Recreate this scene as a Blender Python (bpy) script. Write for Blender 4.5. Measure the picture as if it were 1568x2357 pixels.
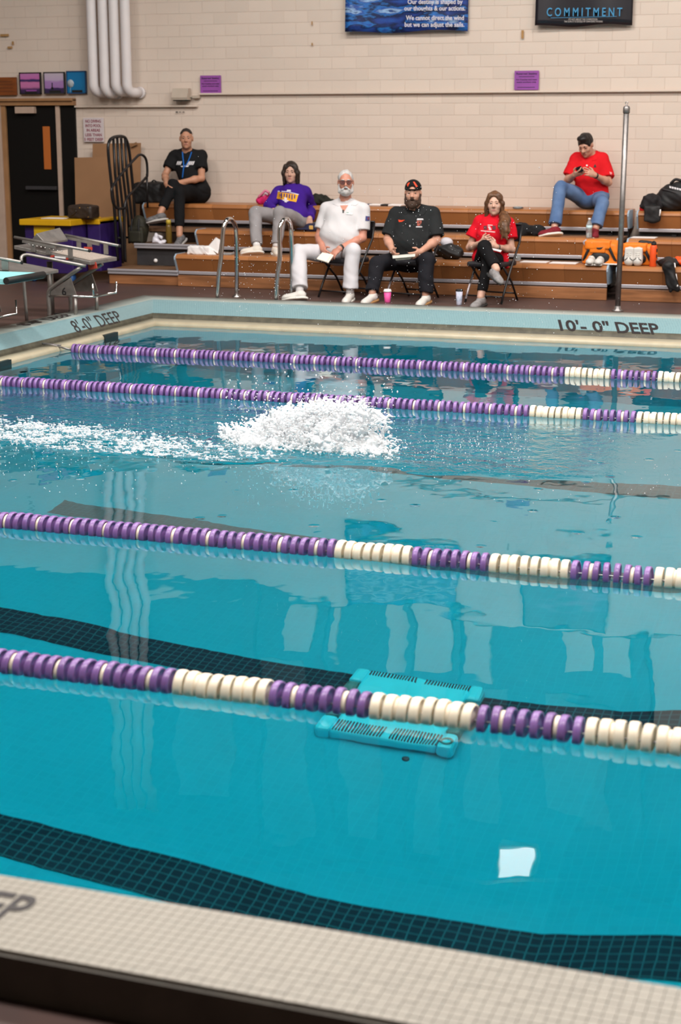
import bpy, bmesh, math, random
import numpy as np
from mathutils import Vector, Matrix, noise as mnoise
from bpy_extras.object_utils import world_to_camera_view

for o in list(bpy.data.objects):
    bpy.data.objects.remove(o)
SC = bpy.context.scene
COL = SC.collection
RND = random.Random(7)

# ------------------------------------------------------------------ camera
FPX, PITCH, YAW, ROLL, CAM_H = 3760.0, 0.233089, 0.334188, 0.00092, 2.0
CX, CY = 784.0, 1178.5
_fw = np.array([-math.sin(YAW) * math.cos(PITCH), math.cos(YAW) * math.cos(PITCH), -math.sin(PITCH)])
_r0 = np.array([math.cos(YAW), math.sin(YAW), 0.0])
_d0 = np.cross(_fw, _r0)
_rt = _r0 * math.cos(ROLL) + _d0 * math.sin(ROLL)
_dn = -_r0 * math.sin(ROLL) + _d0 * math.cos(ROLL)
EYE = np.array([0.0, 0.0, CAM_H])
cam_data = bpy.data.cameras.new('camera')
cam = bpy.data.objects.new('camera', cam_data)
COL.objects.link(cam)
M = Matrix.Identity(4)
for i in range(3):
    M[i][0] = _rt[i]; M[i][1] = -_dn[i]; M[i][2] = -_fw[i]; M[i][3] = EYE[i]
cam.matrix_world = M
cam_data.sensor_fit = 'VERTICAL'
cam_data.sensor_height = 36.0
cam_data.sensor_width = 24.0
cam_data.lens = FPX / 2357.0 * 36.0
cam_data.clip_start = 0.05
cam_data.clip_end = 200
cam_data.dof.use_dof = True
cam_data.dof.focus_distance = 10.6
cam_data.dof.aperture_fstop = 3.2
SC.camera = cam

# ------------------------------------------------------------------ view, world, lights
SC.view_settings.view_transform = 'Standard'
SC.view_settings.look = 'None'
SC.view_settings.gamma = 1.0
SC.view_settings.use_curve_mapping = False
SC.view_settings.exposure = 0.32
cy = SC.cycles
cy.max_bounces = 10; cy.diffuse_bounces = 4; cy.glossy_bounces = 4
cy.transmission_bounces = 8; cy.transparent_max_bounces = 24
cy.caustics_reflective = False; cy.caustics_refractive = True
cy.sample_clamp_indirect = 6.0
cy.use_denoising = True
world = bpy.data.worlds.new('world'); SC.world = world
world.use_nodes = True
world.node_tree.nodes['Background'].inputs[0].default_value = (1.0, 0.93, 0.87, 1)
world.node_tree.nodes['Background'].inputs[1].default_value = 0.07

CEIL_Z = 7.6
def area_light(name, loc, sx, sy, watts, color, target=None):
    l = bpy.data.lights.new(name, 'AREA')
    l.shape = 'RECTANGLE'; l.size = sx; l.size_y = sy; l.energy = watts; l.color = color
    o = bpy.data.objects.new(name, l); COL.objects.link(o); o.location = loc
    if target is not None:
        d = Vector(target) - Vector(loc)
        o.rotation_euler = d.to_track_quat('-Z', 'Y').to_euler()
    return o
LAMPS = []
for yy in (13.6, 9.2, 4.4):
    for xx in (-9.5, -5.2, -0.9, 3.2):
        if (xx, yy) not in ((-9.5, 13.6),): LAMPS.append((xx, yy))
for xx, yy in LAMPS:
    area_light('lamp_light', (xx, yy, CEIL_Z - 0.16), 2.2, 1.1, 318, (1.0, 0.935, 0.885))

# ------------------------------------------------------------------ geometry helpers
def ray(px, py):
    return _rt * (px - CX) / FPX + _dn * (py - CY) / FPX + _fw
def at(px, py, Y):                       # the point of the upright plane at depth Y seen there
    v = ray(px, py); return EYE + v * (Y / v[1])
def onz(px, py, z):                      # the point of the level plane z seen there
    v = ray(px, py); return EYE + v * ((z - CAM_H) / v[2])
def reach(p, px, py, L, near=True):      # the point on that sight line at distance L from p
    v = ray(px, py); v = v / np.linalg.norm(v)
    t0 = float(np.dot(np.array(p) - EYE, v)); c = EYE + v * t0
    d2 = L * L - float(np.sum((np.array(p) - c) ** 2))
    s = math.sqrt(max(d2, 0.0))
    return EYE + v * (t0 - s if near else t0 + s)
def V(*a): return np.array(a, dtype=float)
def unit(v):
    v = np.array(v, dtype=float); return v / max(np.linalg.norm(v), 1e-9)

LOCAL = set()                            # things whose parts are given in the thing's own frame
def link(name, me, mats, parent=None):
    o = bpy.data.objects.new(name, me); COL.objects.link(o)
    if mats is not None:
        for m in (mats if isinstance(mats, (list, tuple)) else [mats]):
            if m.name not in [x.name for x in me.materials if x]: me.materials.append(m)
    if parent is not None:
        o.parent = parent
        if parent.parent is None and parent.name not in LOCAL:
            o.matrix_parent_inverse = Matrix.Translation(-Vector(parent.location))
    return o
def tag(o, label=None, cat=None, group=None, kind=None):
    if label: o['label'] = label
    if cat: o['category'] = cat
    if group: o['group'] = group
    if kind: o['kind'] = kind
    return o
def thing(name, label, cat, loc=(0, 0, 0), group=None, rz=0.0):
    o = bpy.data.objects.new(name, None); COL.objects.link(o)
    o.location = tuple(float(x) for x in loc); o.rotation_euler = (0, 0, rz)
    o.empty_display_size = 0.1
    return tag(o, label, cat, group)

class G:
    """collects geometry in one bmesh"""
    def __init__(s): s.bm = bmesh.new(); s.mi = 0
    def _done(s, n0):
        s.bm.faces.ensure_lookup_table()
        for f in s.bm.faces[n0:]: f.material_index = s.mi
    def box(s, c, size, rot=None, bev=0.0, seg=2, taper=None):
        n0 = len(s.bm.faces)
        R = Matrix.Identity(3) if rot is None else (rot if isinstance(rot, Matrix) else Matrix.Rotation(rot, 3, 'Z'))
        vs = []
        for z in (-.5, .5):
            for x, y in ((-.5, -.5), (.5, -.5), (.5, .5), (-.5, .5)):
                k = 1.0 if (taper is None or z < 0) else taper
                vs.append(s.bm.verts.new(Vector(c) + R @ Vector((x * size[0] * k, y * size[1] * k, z * size[2]))))
        fs = [s.bm.faces.new([vs[i] for i in q]) for q in ((3, 2, 1, 0), (4, 5, 6, 7), (0, 1, 5, 4), (1, 2, 6, 5), (2, 3, 7, 6), (3, 0, 4, 7))]
        if bev > 0:
            es = list({e for f in fs for e in f.edges})
            bmesh.ops.bevel(s.bm, geom=es, offset=bev, segments=seg, profile=0.5, affect='EDGES')
        s._done(n0); return s
    def hexa(s, pts, bev=0.0):             # eight corners: bottom four, top four
        n0 = len(s.bm.faces)
        vs = [s.bm.verts.new(Vector(p)) for p in pts]
        fs = [s.bm.faces.new([vs[i] for i in q]) for q in ((3, 2, 1, 0), (4, 5, 6, 7), (0, 1, 5, 4), (1, 2, 6, 5), (2, 3, 7, 6), (3, 0, 4, 7))]
        if bev > 0:
            bmesh.ops.bevel(s.bm, geom=list({e for f in fs for e in f.edges}), offset=bev, segments=2, profile=.5, affect='EDGES')
        s._done(n0); return s
    def prism(s, poly, a, b):              # poly: 2D points in the (u,w) frame; a, b: functions to 3D for both ends
        n0 = len(s.bm.faces)
        A = [s.bm.verts.new(Vector(a(*p))) for p in poly]; B = [s.bm.verts.new(Vector(b(*p))) for p in poly]
        n = len(poly)
        for i in range(n):
            j = (i + 1) % n; s.bm.faces.new((A[i], A[j], B[j], B[i]))
        s.bm.faces.new(A[::-1]); s.bm.faces.new(B)
        s._done(n0); return s
    def tube(s, pts, r, n=8, closed=False, smooth=0, caps=True):
        n0 = len(s.bm.faces)
        P = [Vector(p) for p in pts]
        if smooth:
            Q = []
            m = len(P)
            for i in range(m if closed else m - 1):
                p0 = P[(i - 1) % m] if (closed or i > 0) else P[0]; p1 = P[i]; p2 = P[(i + 1) % m]
                p3 = P[(i + 2) % m] if (closed or i + 2 < m) else P[-1]
                for k in range(smooth):
                    t = k / smooth
                    Q.append(0.5 * ((2 * p1) + (p2 - p0) * t + (2 * p0 - 5 * p1 + 4 * p2 - p3) * t * t + (3 * p1 - p0 - 3 * p2 + p3) * t ** 3))
            if not closed: Q.append(P[-1])
            if isinstance(r, (list, tuple)):
                r = [r[min(int(i / smooth), len(r) - 1)] for i in range(len(Q))]
            P = Q
        m = len(P); rad = r if isinstance(r, (list, tuple)) else [r] * m
        rings = []; nrm = None
        for i in range(m):
            t = (P[(i + 1) % m] - P[i - 1]) if (closed or 0 < i < m - 1) else (P[1] - P[0] if i == 0 else P[-1] - P[-2])
            t.normalize()
            if nrm is None:
                nrm = t.orthogonal().normalized()
            nrm = (nrm - t * nrm.dot(t)).normalized(); bi = t.cross(nrm)
            rings.append([s.bm.verts.new(P[i] + (nrm * math.cos(a) + bi * math.sin(a)) * rad[i]) for a in [2 * math.pi * k / n for k in range(n)]])
        for i in range(m if closed else m - 1):
            A, B = rings[i], rings[(i + 1) % m]
            for k in range(n):
                f = s.bm.faces.new((A[k], A[(k + 1) % n], B[(k + 1) % n], B[k])); f.smooth = True
        if caps and not closed:
            s.bm.faces.new(rings[0][::-1]); s.bm.faces.new(rings[-1])
        s._done(n0); return s
    def lathe(s, c, prof, n=20, axis='Z', R=None):   # prof: (radius, height)
        n0 = len(s.bm.faces)
        R = R or {'Z': Matrix.Identity(3), 'X': Matrix(((0, 0, 1), (0, 1, 0), (-1, 0, 0))), 'Y': Matrix(((1, 0, 0), (0, 0, 1), (0, -1, 0)))}[axis]
        rings = []
        for r, h in prof:
            rings.append([s.bm.verts.new(Vector(c) + R @ Vector((r * math.cos(a), r * math.sin(a), h))) for a in [2 * math.pi * k / n for k in range(n)]])
        for A, B in zip(rings, rings[1:]):
            for k in range(n):
                f = s.bm.faces.new((A[k], A[(k + 1) % n], B[(k + 1) % n], B[k])); f.smooth = True
        s.bm.faces.new(rings[0][::-1]); s.bm.faces.new(rings[-1])
        s._done(n0); return s
    def build(s, name, mats, parent=None, smooth=None):
        bmesh.ops.recalc_face_normals(s.bm, faces=s.bm.faces[:])
        me = bpy.data.meshes.new(name)
        s.bm.to_mesh(me); s.bm.free()
        if smooth is not None:
            me.polygons.foreach_set('use_smooth', [smooth] * len(me.polygons))
        return link(name, me, mats, parent)

def np_mesh(name, verts, quads, mats, parent=None, smooth=True, mat_idx=None):
    me = bpy.data.meshes.new(name)
    nv, nf = len(verts), len(quads); k = quads.shape[1]
    me.vertices.add(nv); me.vertices.foreach_set('co', np.asarray(verts, np.float32).ravel())
    me.loops.add(nf * k); me.loops.foreach_set('vertex_index', np.asarray(quads, np.int32).ravel())
    me.polygons.add(nf); me.polygons.foreach_set('loop_start', np.arange(0, nf * k, k, dtype=np.int32))
    me.polygons.foreach_set('use_smooth', np.full(nf, smooth))
    if mat_idx is not None: me.polygons.foreach_set('material_index', np.asarray(mat_idx, np.int32))
    me.update(calc_edges=True)
    return link(name, me, mats, parent)

# ------------------------------------------------------------------ signed distance bodies
def frame(f, u):
    """rows: side, forward, up"""
    f = unit(f); s = unit(np.cross(f, u)); u2 = np.cross(s, f); return np.array([s, f, u2])
class Sdf:
    def __init__(s): s.P = []; s.C = []
    def cap(s, a, b, ra, rb=None, k=0.02, trunc=False): s.P.append(('c', np.array(a, float), np.array(b, float), ra, ra if rb is None else rb, k, trunc)); return s
    def ell(s, c, rad, R=None, k=0.03): s.P.append(('e', np.array(c, float), np.array(rad, float), np.eye(3) if R is None else np.array(R), 0, k)); return s
    def rbox(s, c, half, R=None, r=0.01, k=0.01): s.P.append(('b', np.array(c, float), np.array(half, float), np.eye(3) if R is None else np.array(R), r, k)); return s
    def sub(s): s.P[-1] = ('-',) + s.P[-1]; return s          # carve it away from what came before
    def cut(s, p, n, c=None, rad=None): s.C.append((np.array(p, float), unit(n), None if c is None else np.array(c, float), rad)); return s
    @staticmethod
    def bounds(p):
        if p[0] == 'c':
            m = max(p[3], p[4]); return np.minimum(p[1], p[2]) - m, np.maximum(p[1], p[2]) + m
        ext = np.abs(p[3].T) @ p[2] + (p[4] if p[0] == 'b' else 0)
        return p[1] - ext, p[1] + ext
    @staticmethod
    def dist(p, X, Y, Z):
        if p[0] == 'c':
            a, b = p[1], p[2]; ab = b - a; L2 = max(float(ab @ ab), 1e-9)
            dx, dy, dz = X - a[0], Y - a[1], Z - a[2]
            t = np.clip((dx * ab[0] + dy * ab[1] + dz * ab[2]) / L2, 0, 1)
            d = np.sqrt((dx - t * ab[0]) ** 2 + (dy - t * ab[1]) ** 2 + (dz - t * ab[2]) ** 2) - (p[3] + (p[4] - p[3]) * t)
            if p[6]: d = np.maximum(d, ((X - b[0]) * ab[0] + (Y - b[1]) * ab[1] + (Z - b[2]) * ab[2]) / math.sqrt(L2))
            return d
        c, r, R = p[1], p[2], p[3]
        dx, dy, dz = X - c[0], Y - c[1], Z - c[2]
        q = [dx * R[i][0] + dy * R[i][1] + dz * R[i][2] for i in range(3)]
        if p[0] == 'e':
            k0 = np.sqrt(sum((q[i] / r[i]) ** 2 for i in range(3)))
            k1 = np.sqrt(sum((q[i] / r[i] ** 2) ** 2 for i in range(3))) + 1e-9
            return k0 * (k0 - 1) / k1
        w = [np.abs(q[i]) - r[i] for i in range(3)]
        return np.sqrt(sum(np.maximum(x, 0) ** 2 for x in w)) + np.minimum(np.maximum(np.maximum(w[0], w[1]), w[2]), 0) - p[4]
    def field(s, h, rough=0.0, freq=14.0, pad=0.03, seed=0.0):
        B = [s.bounds(p) for p in s.P if p[0] != '-']
        lo = np.min([b[0] for b in B], 0) - pad; hi = np.max([b[1] for b in B], 0) + pad
        n = np.ceil((hi - lo) / h).astype(int) + 1
        ax = [lo[i] + h * np.arange(n[i]) for i in range(3)]
        F = np.full(n, 0.2, np.float32)
        def region(p, k):
            a, b = s.bounds(p); e = k + 3 * h
            i0 = np.maximum(np.floor((a - e - lo) / h).astype(int), 0); i1 = np.minimum(np.ceil((b + e - lo) / h).astype(int) + 1, n)
            sl = tuple(slice(i0[i], i1[i]) for i in range(3))
            X = ax[0][sl[0]][:, None, None]; Yy = ax[1][sl[1]][None, :, None]; Z = ax[2][sl[2]][None, None, :]
            return sl, X, Yy, Z
        for p in s.P:
            neg = p[0] == '-'; p = p[1:] if neg else p
            k = p[5]; sl, X, Yy, Z = region(p, k)
            d = s.dist(p, X, Yy, Z).astype(np.float32); a = F[sl]
            if neg: d = -d
            hh = np.maximum(k - np.abs(a - d), 0) / max(k, 1e-6); hh = hh * hh * k * 0.25
            F[sl] = np.maximum(a, d) + hh if neg else np.minimum(a, d) - hh
        X = ax[0][:, None, None]; Yy = ax[1][None, :, None]; Z = ax[2][None, None, :]
        if rough:
            f = freq
            nz = (np.sin(f * X + 1.7 * np.sin(f * .6 * Z + seed) + seed) * np.sin(f * .8 * Yy + 1.3 * np.sin(f * .7 * X + 2 + seed)) + .6 * np.sin(f * 1.3 * Z + 2.1 * np.sin(f * .9 * X + .8 * f * Yy + seed)))
            g2 = f * 2.6
            nz = nz + .55 * np.sin(g2 * .7 * X + 2.2 * np.sin(g2 * .35 * Z + seed) + g2 * .8 * Z) * np.sin(g2 * .6 * Yy + 1.5 * np.sin(g2 * .5 * Z + .4 * g2 * X))
            F += (rough * nz).astype(np.float32)
        for pt, nn, c, rad in s.C:
            d = (X - pt[0]) * nn[0] + (Yy - pt[1]) * nn[1] + (Z - pt[2]) * nn[2]
            if c is None: F = np.maximum(F, d.astype(np.float32))
            else:
                w = (X - c[0]) ** 2 + (Yy - c[1]) ** 2 + (Z - c[2]) ** 2 < rad * rad
                F = np.where(w, np.maximum(F, d.astype(np.float32)), F)
        return F, lo, h
    def mesh(s, name, mats, parent=None, h=0.006, smooth_it=1, matfn=None, **kw):
        F, lo, h = s.field(h, **kw)
        v, q = nets(F, lo, h)
        for _ in range(smooth_it): v = relax(v, q)
        mi = None
        if matfn is not None:
            mi = matfn(v[q].mean(1))
        return np_mesh(name, v, q, mats, parent, True, mi)
def relax(v, q):
    acc = np.zeros_like(v); cnt = np.zeros(len(v))
    for i in range(4):
        a, b = q[:, i], q[:, (i + 1) % 4]
        for k in range(3):
            acc[:, k] += np.bincount(a, v[b, k], len(v)) + np.bincount(b, v[a, k], len(v))
        cnt += np.bincount(a, minlength=len(v)) + np.bincount(b, minlength=len(v))
    return v * 0.5 + 0.5 * acc / np.maximum(cnt, 1)[:, None]
def nets(F, lo, h):
    F = np.pad(F, 1, constant_values=0.2); lo = lo - h
    S = F < 0
    c = np.zeros(tuple(d - 1 for d in S.shape), np.int8)
    offs = [(i, j, k) for i in (0, 1) for j in (0, 1) for k in (0, 1)]
    sh = c.shape
    for o in offs: c += S[o[0]:o[0] + sh[0], o[1]:o[1] + sh[1], o[2]:o[2] + sh[2]]
    act = (c > 0) & (c < 8)
    A = np.argwhere(act)
    idx = np.full(sh, -1, np.int32); idx[act] = np.arange(len(A), dtype=np.int32)
    f = {o: F[A[:, 0] + o[0], A[:, 1] + o[1], A[:, 2] + o[2]] for o in offs}
    acc = np.zeros((len(A), 3)); cnt = np.zeros(len(A))
    for a in offs:
        for d in range(3):
            if a[d]: continue
            b = list(a); b[d] = 1; b = tuple(b)
            fa, fb = f[a], f[b]; m = (fa < 0) != (fb < 0)
            t = np.where(m, fa / np.where(m, fa - fb, 1), 0)
            for k in range(3): acc[:, k] += np.where(m, a[k] + (t if k == d else 0), 0)
            cnt += m
    v = lo + h * (A + acc / cnt[:, None])
    Q = []
    for d in range(3):
        sl0 = [slice(1, -1)] * 3; sl1 = [slice(1, -1)] * 3
        sl0[d] = slice(0, -1); sl1[d] = slice(1, None)
        e, g = (d + 1) % 3, (d + 2) % 3
        s0, s1 = S[tuple(sl0)], S[tuple(sl1)]
        for flip in (False, True):
            E = np.argwhere((s0 & ~s1) if not flip else (~s0 & s1))
            if not len(E): continue
            base = E.copy(); base[:, e] += 1; base[:, g] += 1
            def cell(de, dg):
                p = base.copy(); p[:, e] += de; p[:, g] += dg; return idx[p[:, 0], p[:, 1], p[:, 2]]
            q = np.stack([cell(-1, -1), cell(0, -1), cell(0, 0), cell(-1, 0)], 1)
            Q.append(q if not flip else q[:, ::-1])
    return v, np.concatenate(Q)

# ------------------------------------------------------------------ materials
def mat(name, col, rough=0.5, metal=0.0, var=0.0, vscale=8.0, bump=0.0, bscale=40.0, trans=0.0, ior=1.45, spec=0.5, sub=0.0, stretch=(1, 1, 1), col2=None, rnd=0.0, coat=0.0, sheen=0.0):
    m = bpy.data.materials.new(name); m.use_nodes = True
    nt = m.node_tree; b = nt.nodes['Principled BSDF']
    b.inputs['Base Color'].default_value = (*col, 1); b.inputs['Roughness'].default_value = rough
    b.inputs['Metallic'].default_value = metal; b.inputs['IOR'].default_value = ior
    b.inputs['Transmission Weight'].default_value = trans
    b.inputs['Specular IOR Level'].default_value = spec
    b.inputs['Subsurface Weight'].default_value = sub
    if sub: b.inputs['Subsurface Radius'].default_value = (.02, .008, .005)
    b.inputs['Coat Weight'].default_value = coat
    b.inputs['Sheen Weight'].default_value = sheen
    tc = nt.nodes.new('ShaderNodeTexCoord'); mp = nt.nodes.new('ShaderNodeMapping')
    mp.inputs['Scale'].default_value = stretch
    nt.links.new(tc.outputs['Object'], mp.inputs['Vector'])
    if var or rnd or col2:
        c2 = col2 or tuple(max(0, x * (1 - var)) for x in col)
        n = nt.nodes.new('ShaderNodeTexNoise'); n.inputs['Scale'].default_value = vscale; n.inputs['Detail'].default_value = 4
        nt.links.new(mp.outputs[0], n.inputs['Vector'])
        r = nt.nodes.new('ShaderNodeMapRange'); r.inputs[1].default_value = .35; r.inputs[2].default_value = .65
        nt.links.new(n.outputs[0], r.inputs[0])
        mx = nt.nodes.new('ShaderNodeMix'); mx.data_type = 'RGBA'
        mx.inputs[6].default_value = (*col, 1); mx.inputs[7].default_value = (*c2, 1)
        nt.links.new(r.outputs[0], mx.inputs[0])
        out = mx.outputs[2]
        if rnd:
            oi = nt.nodes.new('ShaderNodeObjectInfo'); hv = nt.nodes.new('ShaderNodeHueSaturation')
            rr = nt.nodes.new('ShaderNodeMapRange'); rr.inputs[3].default_value = 1 - rnd; rr.inputs[4].default_value = 1 + rnd
            nt.links.new(oi.outputs['Random'], rr.inputs[0]); nt.links.new(rr.outputs[0], hv.inputs['Value'])
            nt.links.new(out, hv.inputs['Color']); out = hv.outputs[0]
        nt.links.new(out, b.inputs['Base Color'])
    if bump:
        n = nt.nodes.new('ShaderNodeTexNoise'); n.inputs['Scale'].default_value = bscale; n.inputs['Detail'].default_value = 3
        nt.links.new(mp.outputs[0], n.inputs['Vector'])
        bp = nt.nodes.new('ShaderNodeBump'); bp.inputs['Distance'].default_value = bump; bp.inputs['Strength'].default_value = 1
        nt.links.new(n.outputs[0], bp.inputs['Height']); nt.links.new(bp.outputs[0], b.inputs['Normal'])
    return m
def emit(name, col, s):
    m = bpy.data.materials.new(name); m.use_nodes = True; nt = m.node_tree
    nt.nodes.remove(nt.nodes['Principled BSDF']); e = nt.nodes.new('ShaderNodeEmission')
    e.inputs[0].default_value = (*col, 1); e.inputs[1].default_value = s
    nt.links.new(e.outputs[0], nt.nodes['Material Output'].inputs[0]); return m
def tile_mat(name, col, grout, size, rough=0.35, var=0.06, mortar=0.06, uv=True):
    m = mat(name, col, rough); nt = m.node_tree; b = nt.nodes['Principled BSDF']
    tc = [n for n in nt.nodes if n.type == 'TEX_COORD'][0]
    br = nt.nodes.new('ShaderNodeTexBrick'); br.offset = 0.0; br.squash = 1.0
    br.inputs['Scale'].default_value = 1.0; br.inputs['Brick Width'].default_value = size; br.inputs['Row Height'].default_value = size
    br.inputs['Mortar Size'].default_value = size * mortar; br.inputs['Mortar Smooth'].default_value = .3
    br.inputs['Color1'].default_value = (*col, 1); br.inputs['Color2'].default_value = (*[x * (1 - var) for x in col], 1)
    br.inputs['Mortar'].default_value = (*grout, 1)
    nt.links.new(tc.outputs['UV' if uv else 'Object'], br.inputs['Vector'])
    nt.links.new(br.outputs['Color'], b.inputs['Base Color']); return m

# ------------------------------------------------------------------ palette
WALL_Y, DECK, COPE = 19.1, 0.17, 0.20
M_brick = mat('glazed_block', (.68, .575, .49), .38, var=.05, vscale=1.3, rnd=.035, bump=.0006, bscale=30)
M_mortar = mat('mortar', (.62, .52, .445), .8, var=.1)
M_upper = mat('upper_wall_paint', (.055, .05, .075), .6, var=.2, vscale=2)
M_pale = mat('pale_panel', (.62, .55, .47), .6, var=.06, vscale=2)
M_deck = mat('deck_tile', (.075, .040, .033), .45, var=.25, vscale=5, bump=.001, bscale=60, col2=(.06, .036, .032))
M_dark = mat('black_void', (.006, .005, .005), .6)
M_steel = mat('brushed_steel', (.50, .47, .45), .33, 1.0, var=.25, vscale=9, bump=.0003, bscale=60)
M_chrome = mat('polished_steel', (.72, .70, .68), .13, 1.0, var=.1, vscale=6)
M_galv = mat('galvanised_pipe', (.30, .28, .27), .4, .8, var=.3, vscale=14)
M_black = mat('black_paint', (.012, .011, .012), .35, var=.3)
M_rubber = mat('black_rubber', (.008, .008, .008), .6)
M_white = mat('white_paper', (.82, .80, .79), .6, var=.03)
M_wood = mat('varnished_wood', (.36, .155, .065), .35, var=.45, vscale=3.5, stretch=(.6, 4, 6), bump=.0004, bscale=20)
M_seat = mat('seat_plastic', (.41, .165, .055), .33, var=.15, vscale=2.2, rnd=.06, bump=.0003, bscale=90)
M_alum = mat('aluminium_rail', (.50, .49, .53), .42, .55, var=.12, vscale=4, stretch=(.4, 4, 4))
M_charcoal = mat('charcoal_metal', (.035, .034, .037), .5, var=.2)
M_capblue = mat('grey_blue_plastic', (.33, .43, .52), .5, var=.1)

def structure(o): return tag(o, kind='structure')

# ------------------------------------------------------------------ back wall of glazed blocks
BW, BH, JT = 0.305, 0.1355, 0.006
gm = G(); gm.box((-5.2, WALL_Y + .152, 2.05), (22, .30, 3.9))
wall_back = structure(gm.build('wall_back', M_mortar))
DOOR_X0, DOOR_X1, DOOR_Z = -11.42, -10.19, 2.31
def course_z(i): return 2.372 + .135 - i * BH       # a joint lies on the conduit line
def brick_mesh(w):
    g = G(); g.box((0, 0, 0), (w - JT, .03, BH - JT), bev=.0018, seg=1); me_o = g.build('brick', M_brick); me = me_o.data
    bpy.data.objects.remove(me_o); return me
brick_me = brick_mesh(BW)
cells = []; clipped = []
for i in range(-12, 17):
    zc = course_z(i) - BH / 2
    if zc < DECK + .05 or zc > 3.95: continue
    off = (i % 2) * BW / 2
    k = -33
    while True:
        xc = -4.145 + off + k * BW; k += 1
        if xc > 5.5: break
        if zc < DOOR_Z + .02 and xc + BW / 2 > DOOR_X0 and xc - BW / 2 < DOOR_X1:
            if xc + BW / 2 > DOOR_X1 + .03: clipped.append((max(xc - BW / 2, DOOR_X1 + .004), xc + BW / 2 - JT / 2, zc))
            continue
        D = np.array([xc, WALL_Y, zc]) - EYE; dp = float(D @ _fw)
        px, py = CX + FPX * float(D @ _rt) / dp, CY + FPX * float(D @ _dn) / dp
        inview = -20 < px < 1590 and -12 < py < 478
        cells.append((not inview, dp, xc, zc))
cells.sort()
proto = None
rest = G()
for xa, xb, zc in clipped: rest.box(((xa + xb) / 2, WALL_Y + .0145, zc), (xb - xa, .03, BH - JT))
for n, (_, dp, xc, zc) in enumerate(cells):
    if n < 300:
        if proto is None:
            proto = bpy.data.objects.new('brick', brick_me); COL.objects.link(proto); b = proto
        else:
            b = proto.copy(); COL.objects.link(b)
        b.parent = wall_back
        b.location = (xc, WALL_Y + .0145, zc)
    else:
        rest.box((xc, WALL_Y + .0145, zc), (BW - JT, .03, BH - JT))
tag(rest.build('brick', M_brick, wall_back), kind='stuff')
wall_back['label'] = 'cream glazed block wall behind the bleachers'
# band of the wall above the blocks: dark, with pale panels between dark posts
g = G(); g.box((-5.2, WALL_Y + .16, 5.78), (22, .30, 3.65))
upper = structure(g.build('wall_back_upper', M_upper))
for x0, x1, z0, z1 in ((-7.40, -6.98, 4.06, 4.72), (-6.72, -6.62, 4.06, 4.72), (-5.98, -5.72, 4.0, 4.74), (-5.62, -5.12, 4.0, 4.70), (-4.95, -4.66, 4.0, 4.75),
                       (-3.75, -3.35, 4.02, 4.62), (-3.2, -2.85, 4.02, 4.66), (-2.6, -1.9, 4.0, 5.6), (-1.6, -1.2, 4.0, 4.7), (-.9, .2, 4.0, 4.7)):
    g = G(); g.box(((x0 + x1) / 2, WALL_Y - .01, (z0 + z1) / 2), (x1 - x0, .05, z1 - z0), bev=.008)
    g.build('wall_panel', M_pale, upper)
for x, w, z1 in ((-6.85, .12, 7.4), (-5.67, .09, 7.4), (-5.03, .08, 7.4), (-2.72, .14, 7.4), (-1.75, .14, 7.4), (-7.9, .2, 7.4)):
    g = G(); g.box((x, WALL_Y - .05, (z1 + 3.98) / 2), (w, .12, z1 - 3.98), bev=.01); g.build('wall_post', M_upper, upper)
M_dim = mat('dim_panel', (.17, .16, .17), .7, var=.1, vscale=2)
for x0, x1, z0, z1 in ((-7.75, -7.1, 4.95, 7.2), (-6.6, -6.05, 4.95, 7.1), (-5.5, -5.15, 4.95, 7.2), (-4.85, -4.45, 4.95, 6.6), (-3.9, -3.1, 5.0, 6.4), (-9.0, -8.2, 5.3, 7.0)):
    g = G(); g.box(((x0 + x1) / 2, WALL_Y - .005, (z0 + z1) / 2), (x1 - x0, .05, z1 - z0), bev=.008); g.build('wall_panel', M_dim, upper)
# remaining shell (behind and beside the camera)
M_ceil = mat('ceiling_deck', (.10, .095, .10), .8, var=.15, vscale=1.5)
g = G(); g.box((-3.5, 7.6, CEIL_Z + .1), (25, 24, .2)); ceiling = structure(g.build('ceiling', M_ceil))
for yy in np.arange(-3, 19, 2.4):
    g = G(); g.box((-3.5, yy, CEIL_Z - .10), (24.6, .16, .2)); g.build('joist', M_upper, ceiling)
M_side = mat('side_wall_paint', (.30, .25, .21), .7, var=.08)
g = G(); g.box((-15.2, 7.6, 3.8), (.3, 24, 7.8)); structure(g.build('wall_left', M_side))
g = G(); g.box((6.4, 7.6, 3.8), (.3, 24, 7.8)); structure(g.build('wall_right', M_side))
g = G(); g.box((-4.4, -4.2, 3.8), (22, .3, 7.8)); structure(g.build('wall_front', M_side))
# lamps under the ceiling
M_lamp = emit('lamp_diffuser', (1.0, .94, .87), 9.0)
for n, (xx, yy) in enumerate(LAMPS):
    t = thing('ceiling_light', 'long flat fluorescent light panel under the dark ceiling', 'ceiling light', (xx, yy, CEIL_Z), 'ceiling lights over the pool')
    g = G()
    for sx, sy, dx, dy in ((2.36, .06, 0, .6), (2.36, .06, 0, -.6), (.06, 1.26, 1.15, 0), (.06, 1.26, -1.15, 0)):
        g.box((xx + dx, yy + dy, CEIL_Z - .08), (sx, sy, .16))
    g.build('light_frame', M_pale, t)
    g = G(); g.box((xx, yy, CEIL_Z - .10), (2.24, 1.14, .02)); g.build('diffuser', M_white, t)

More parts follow.
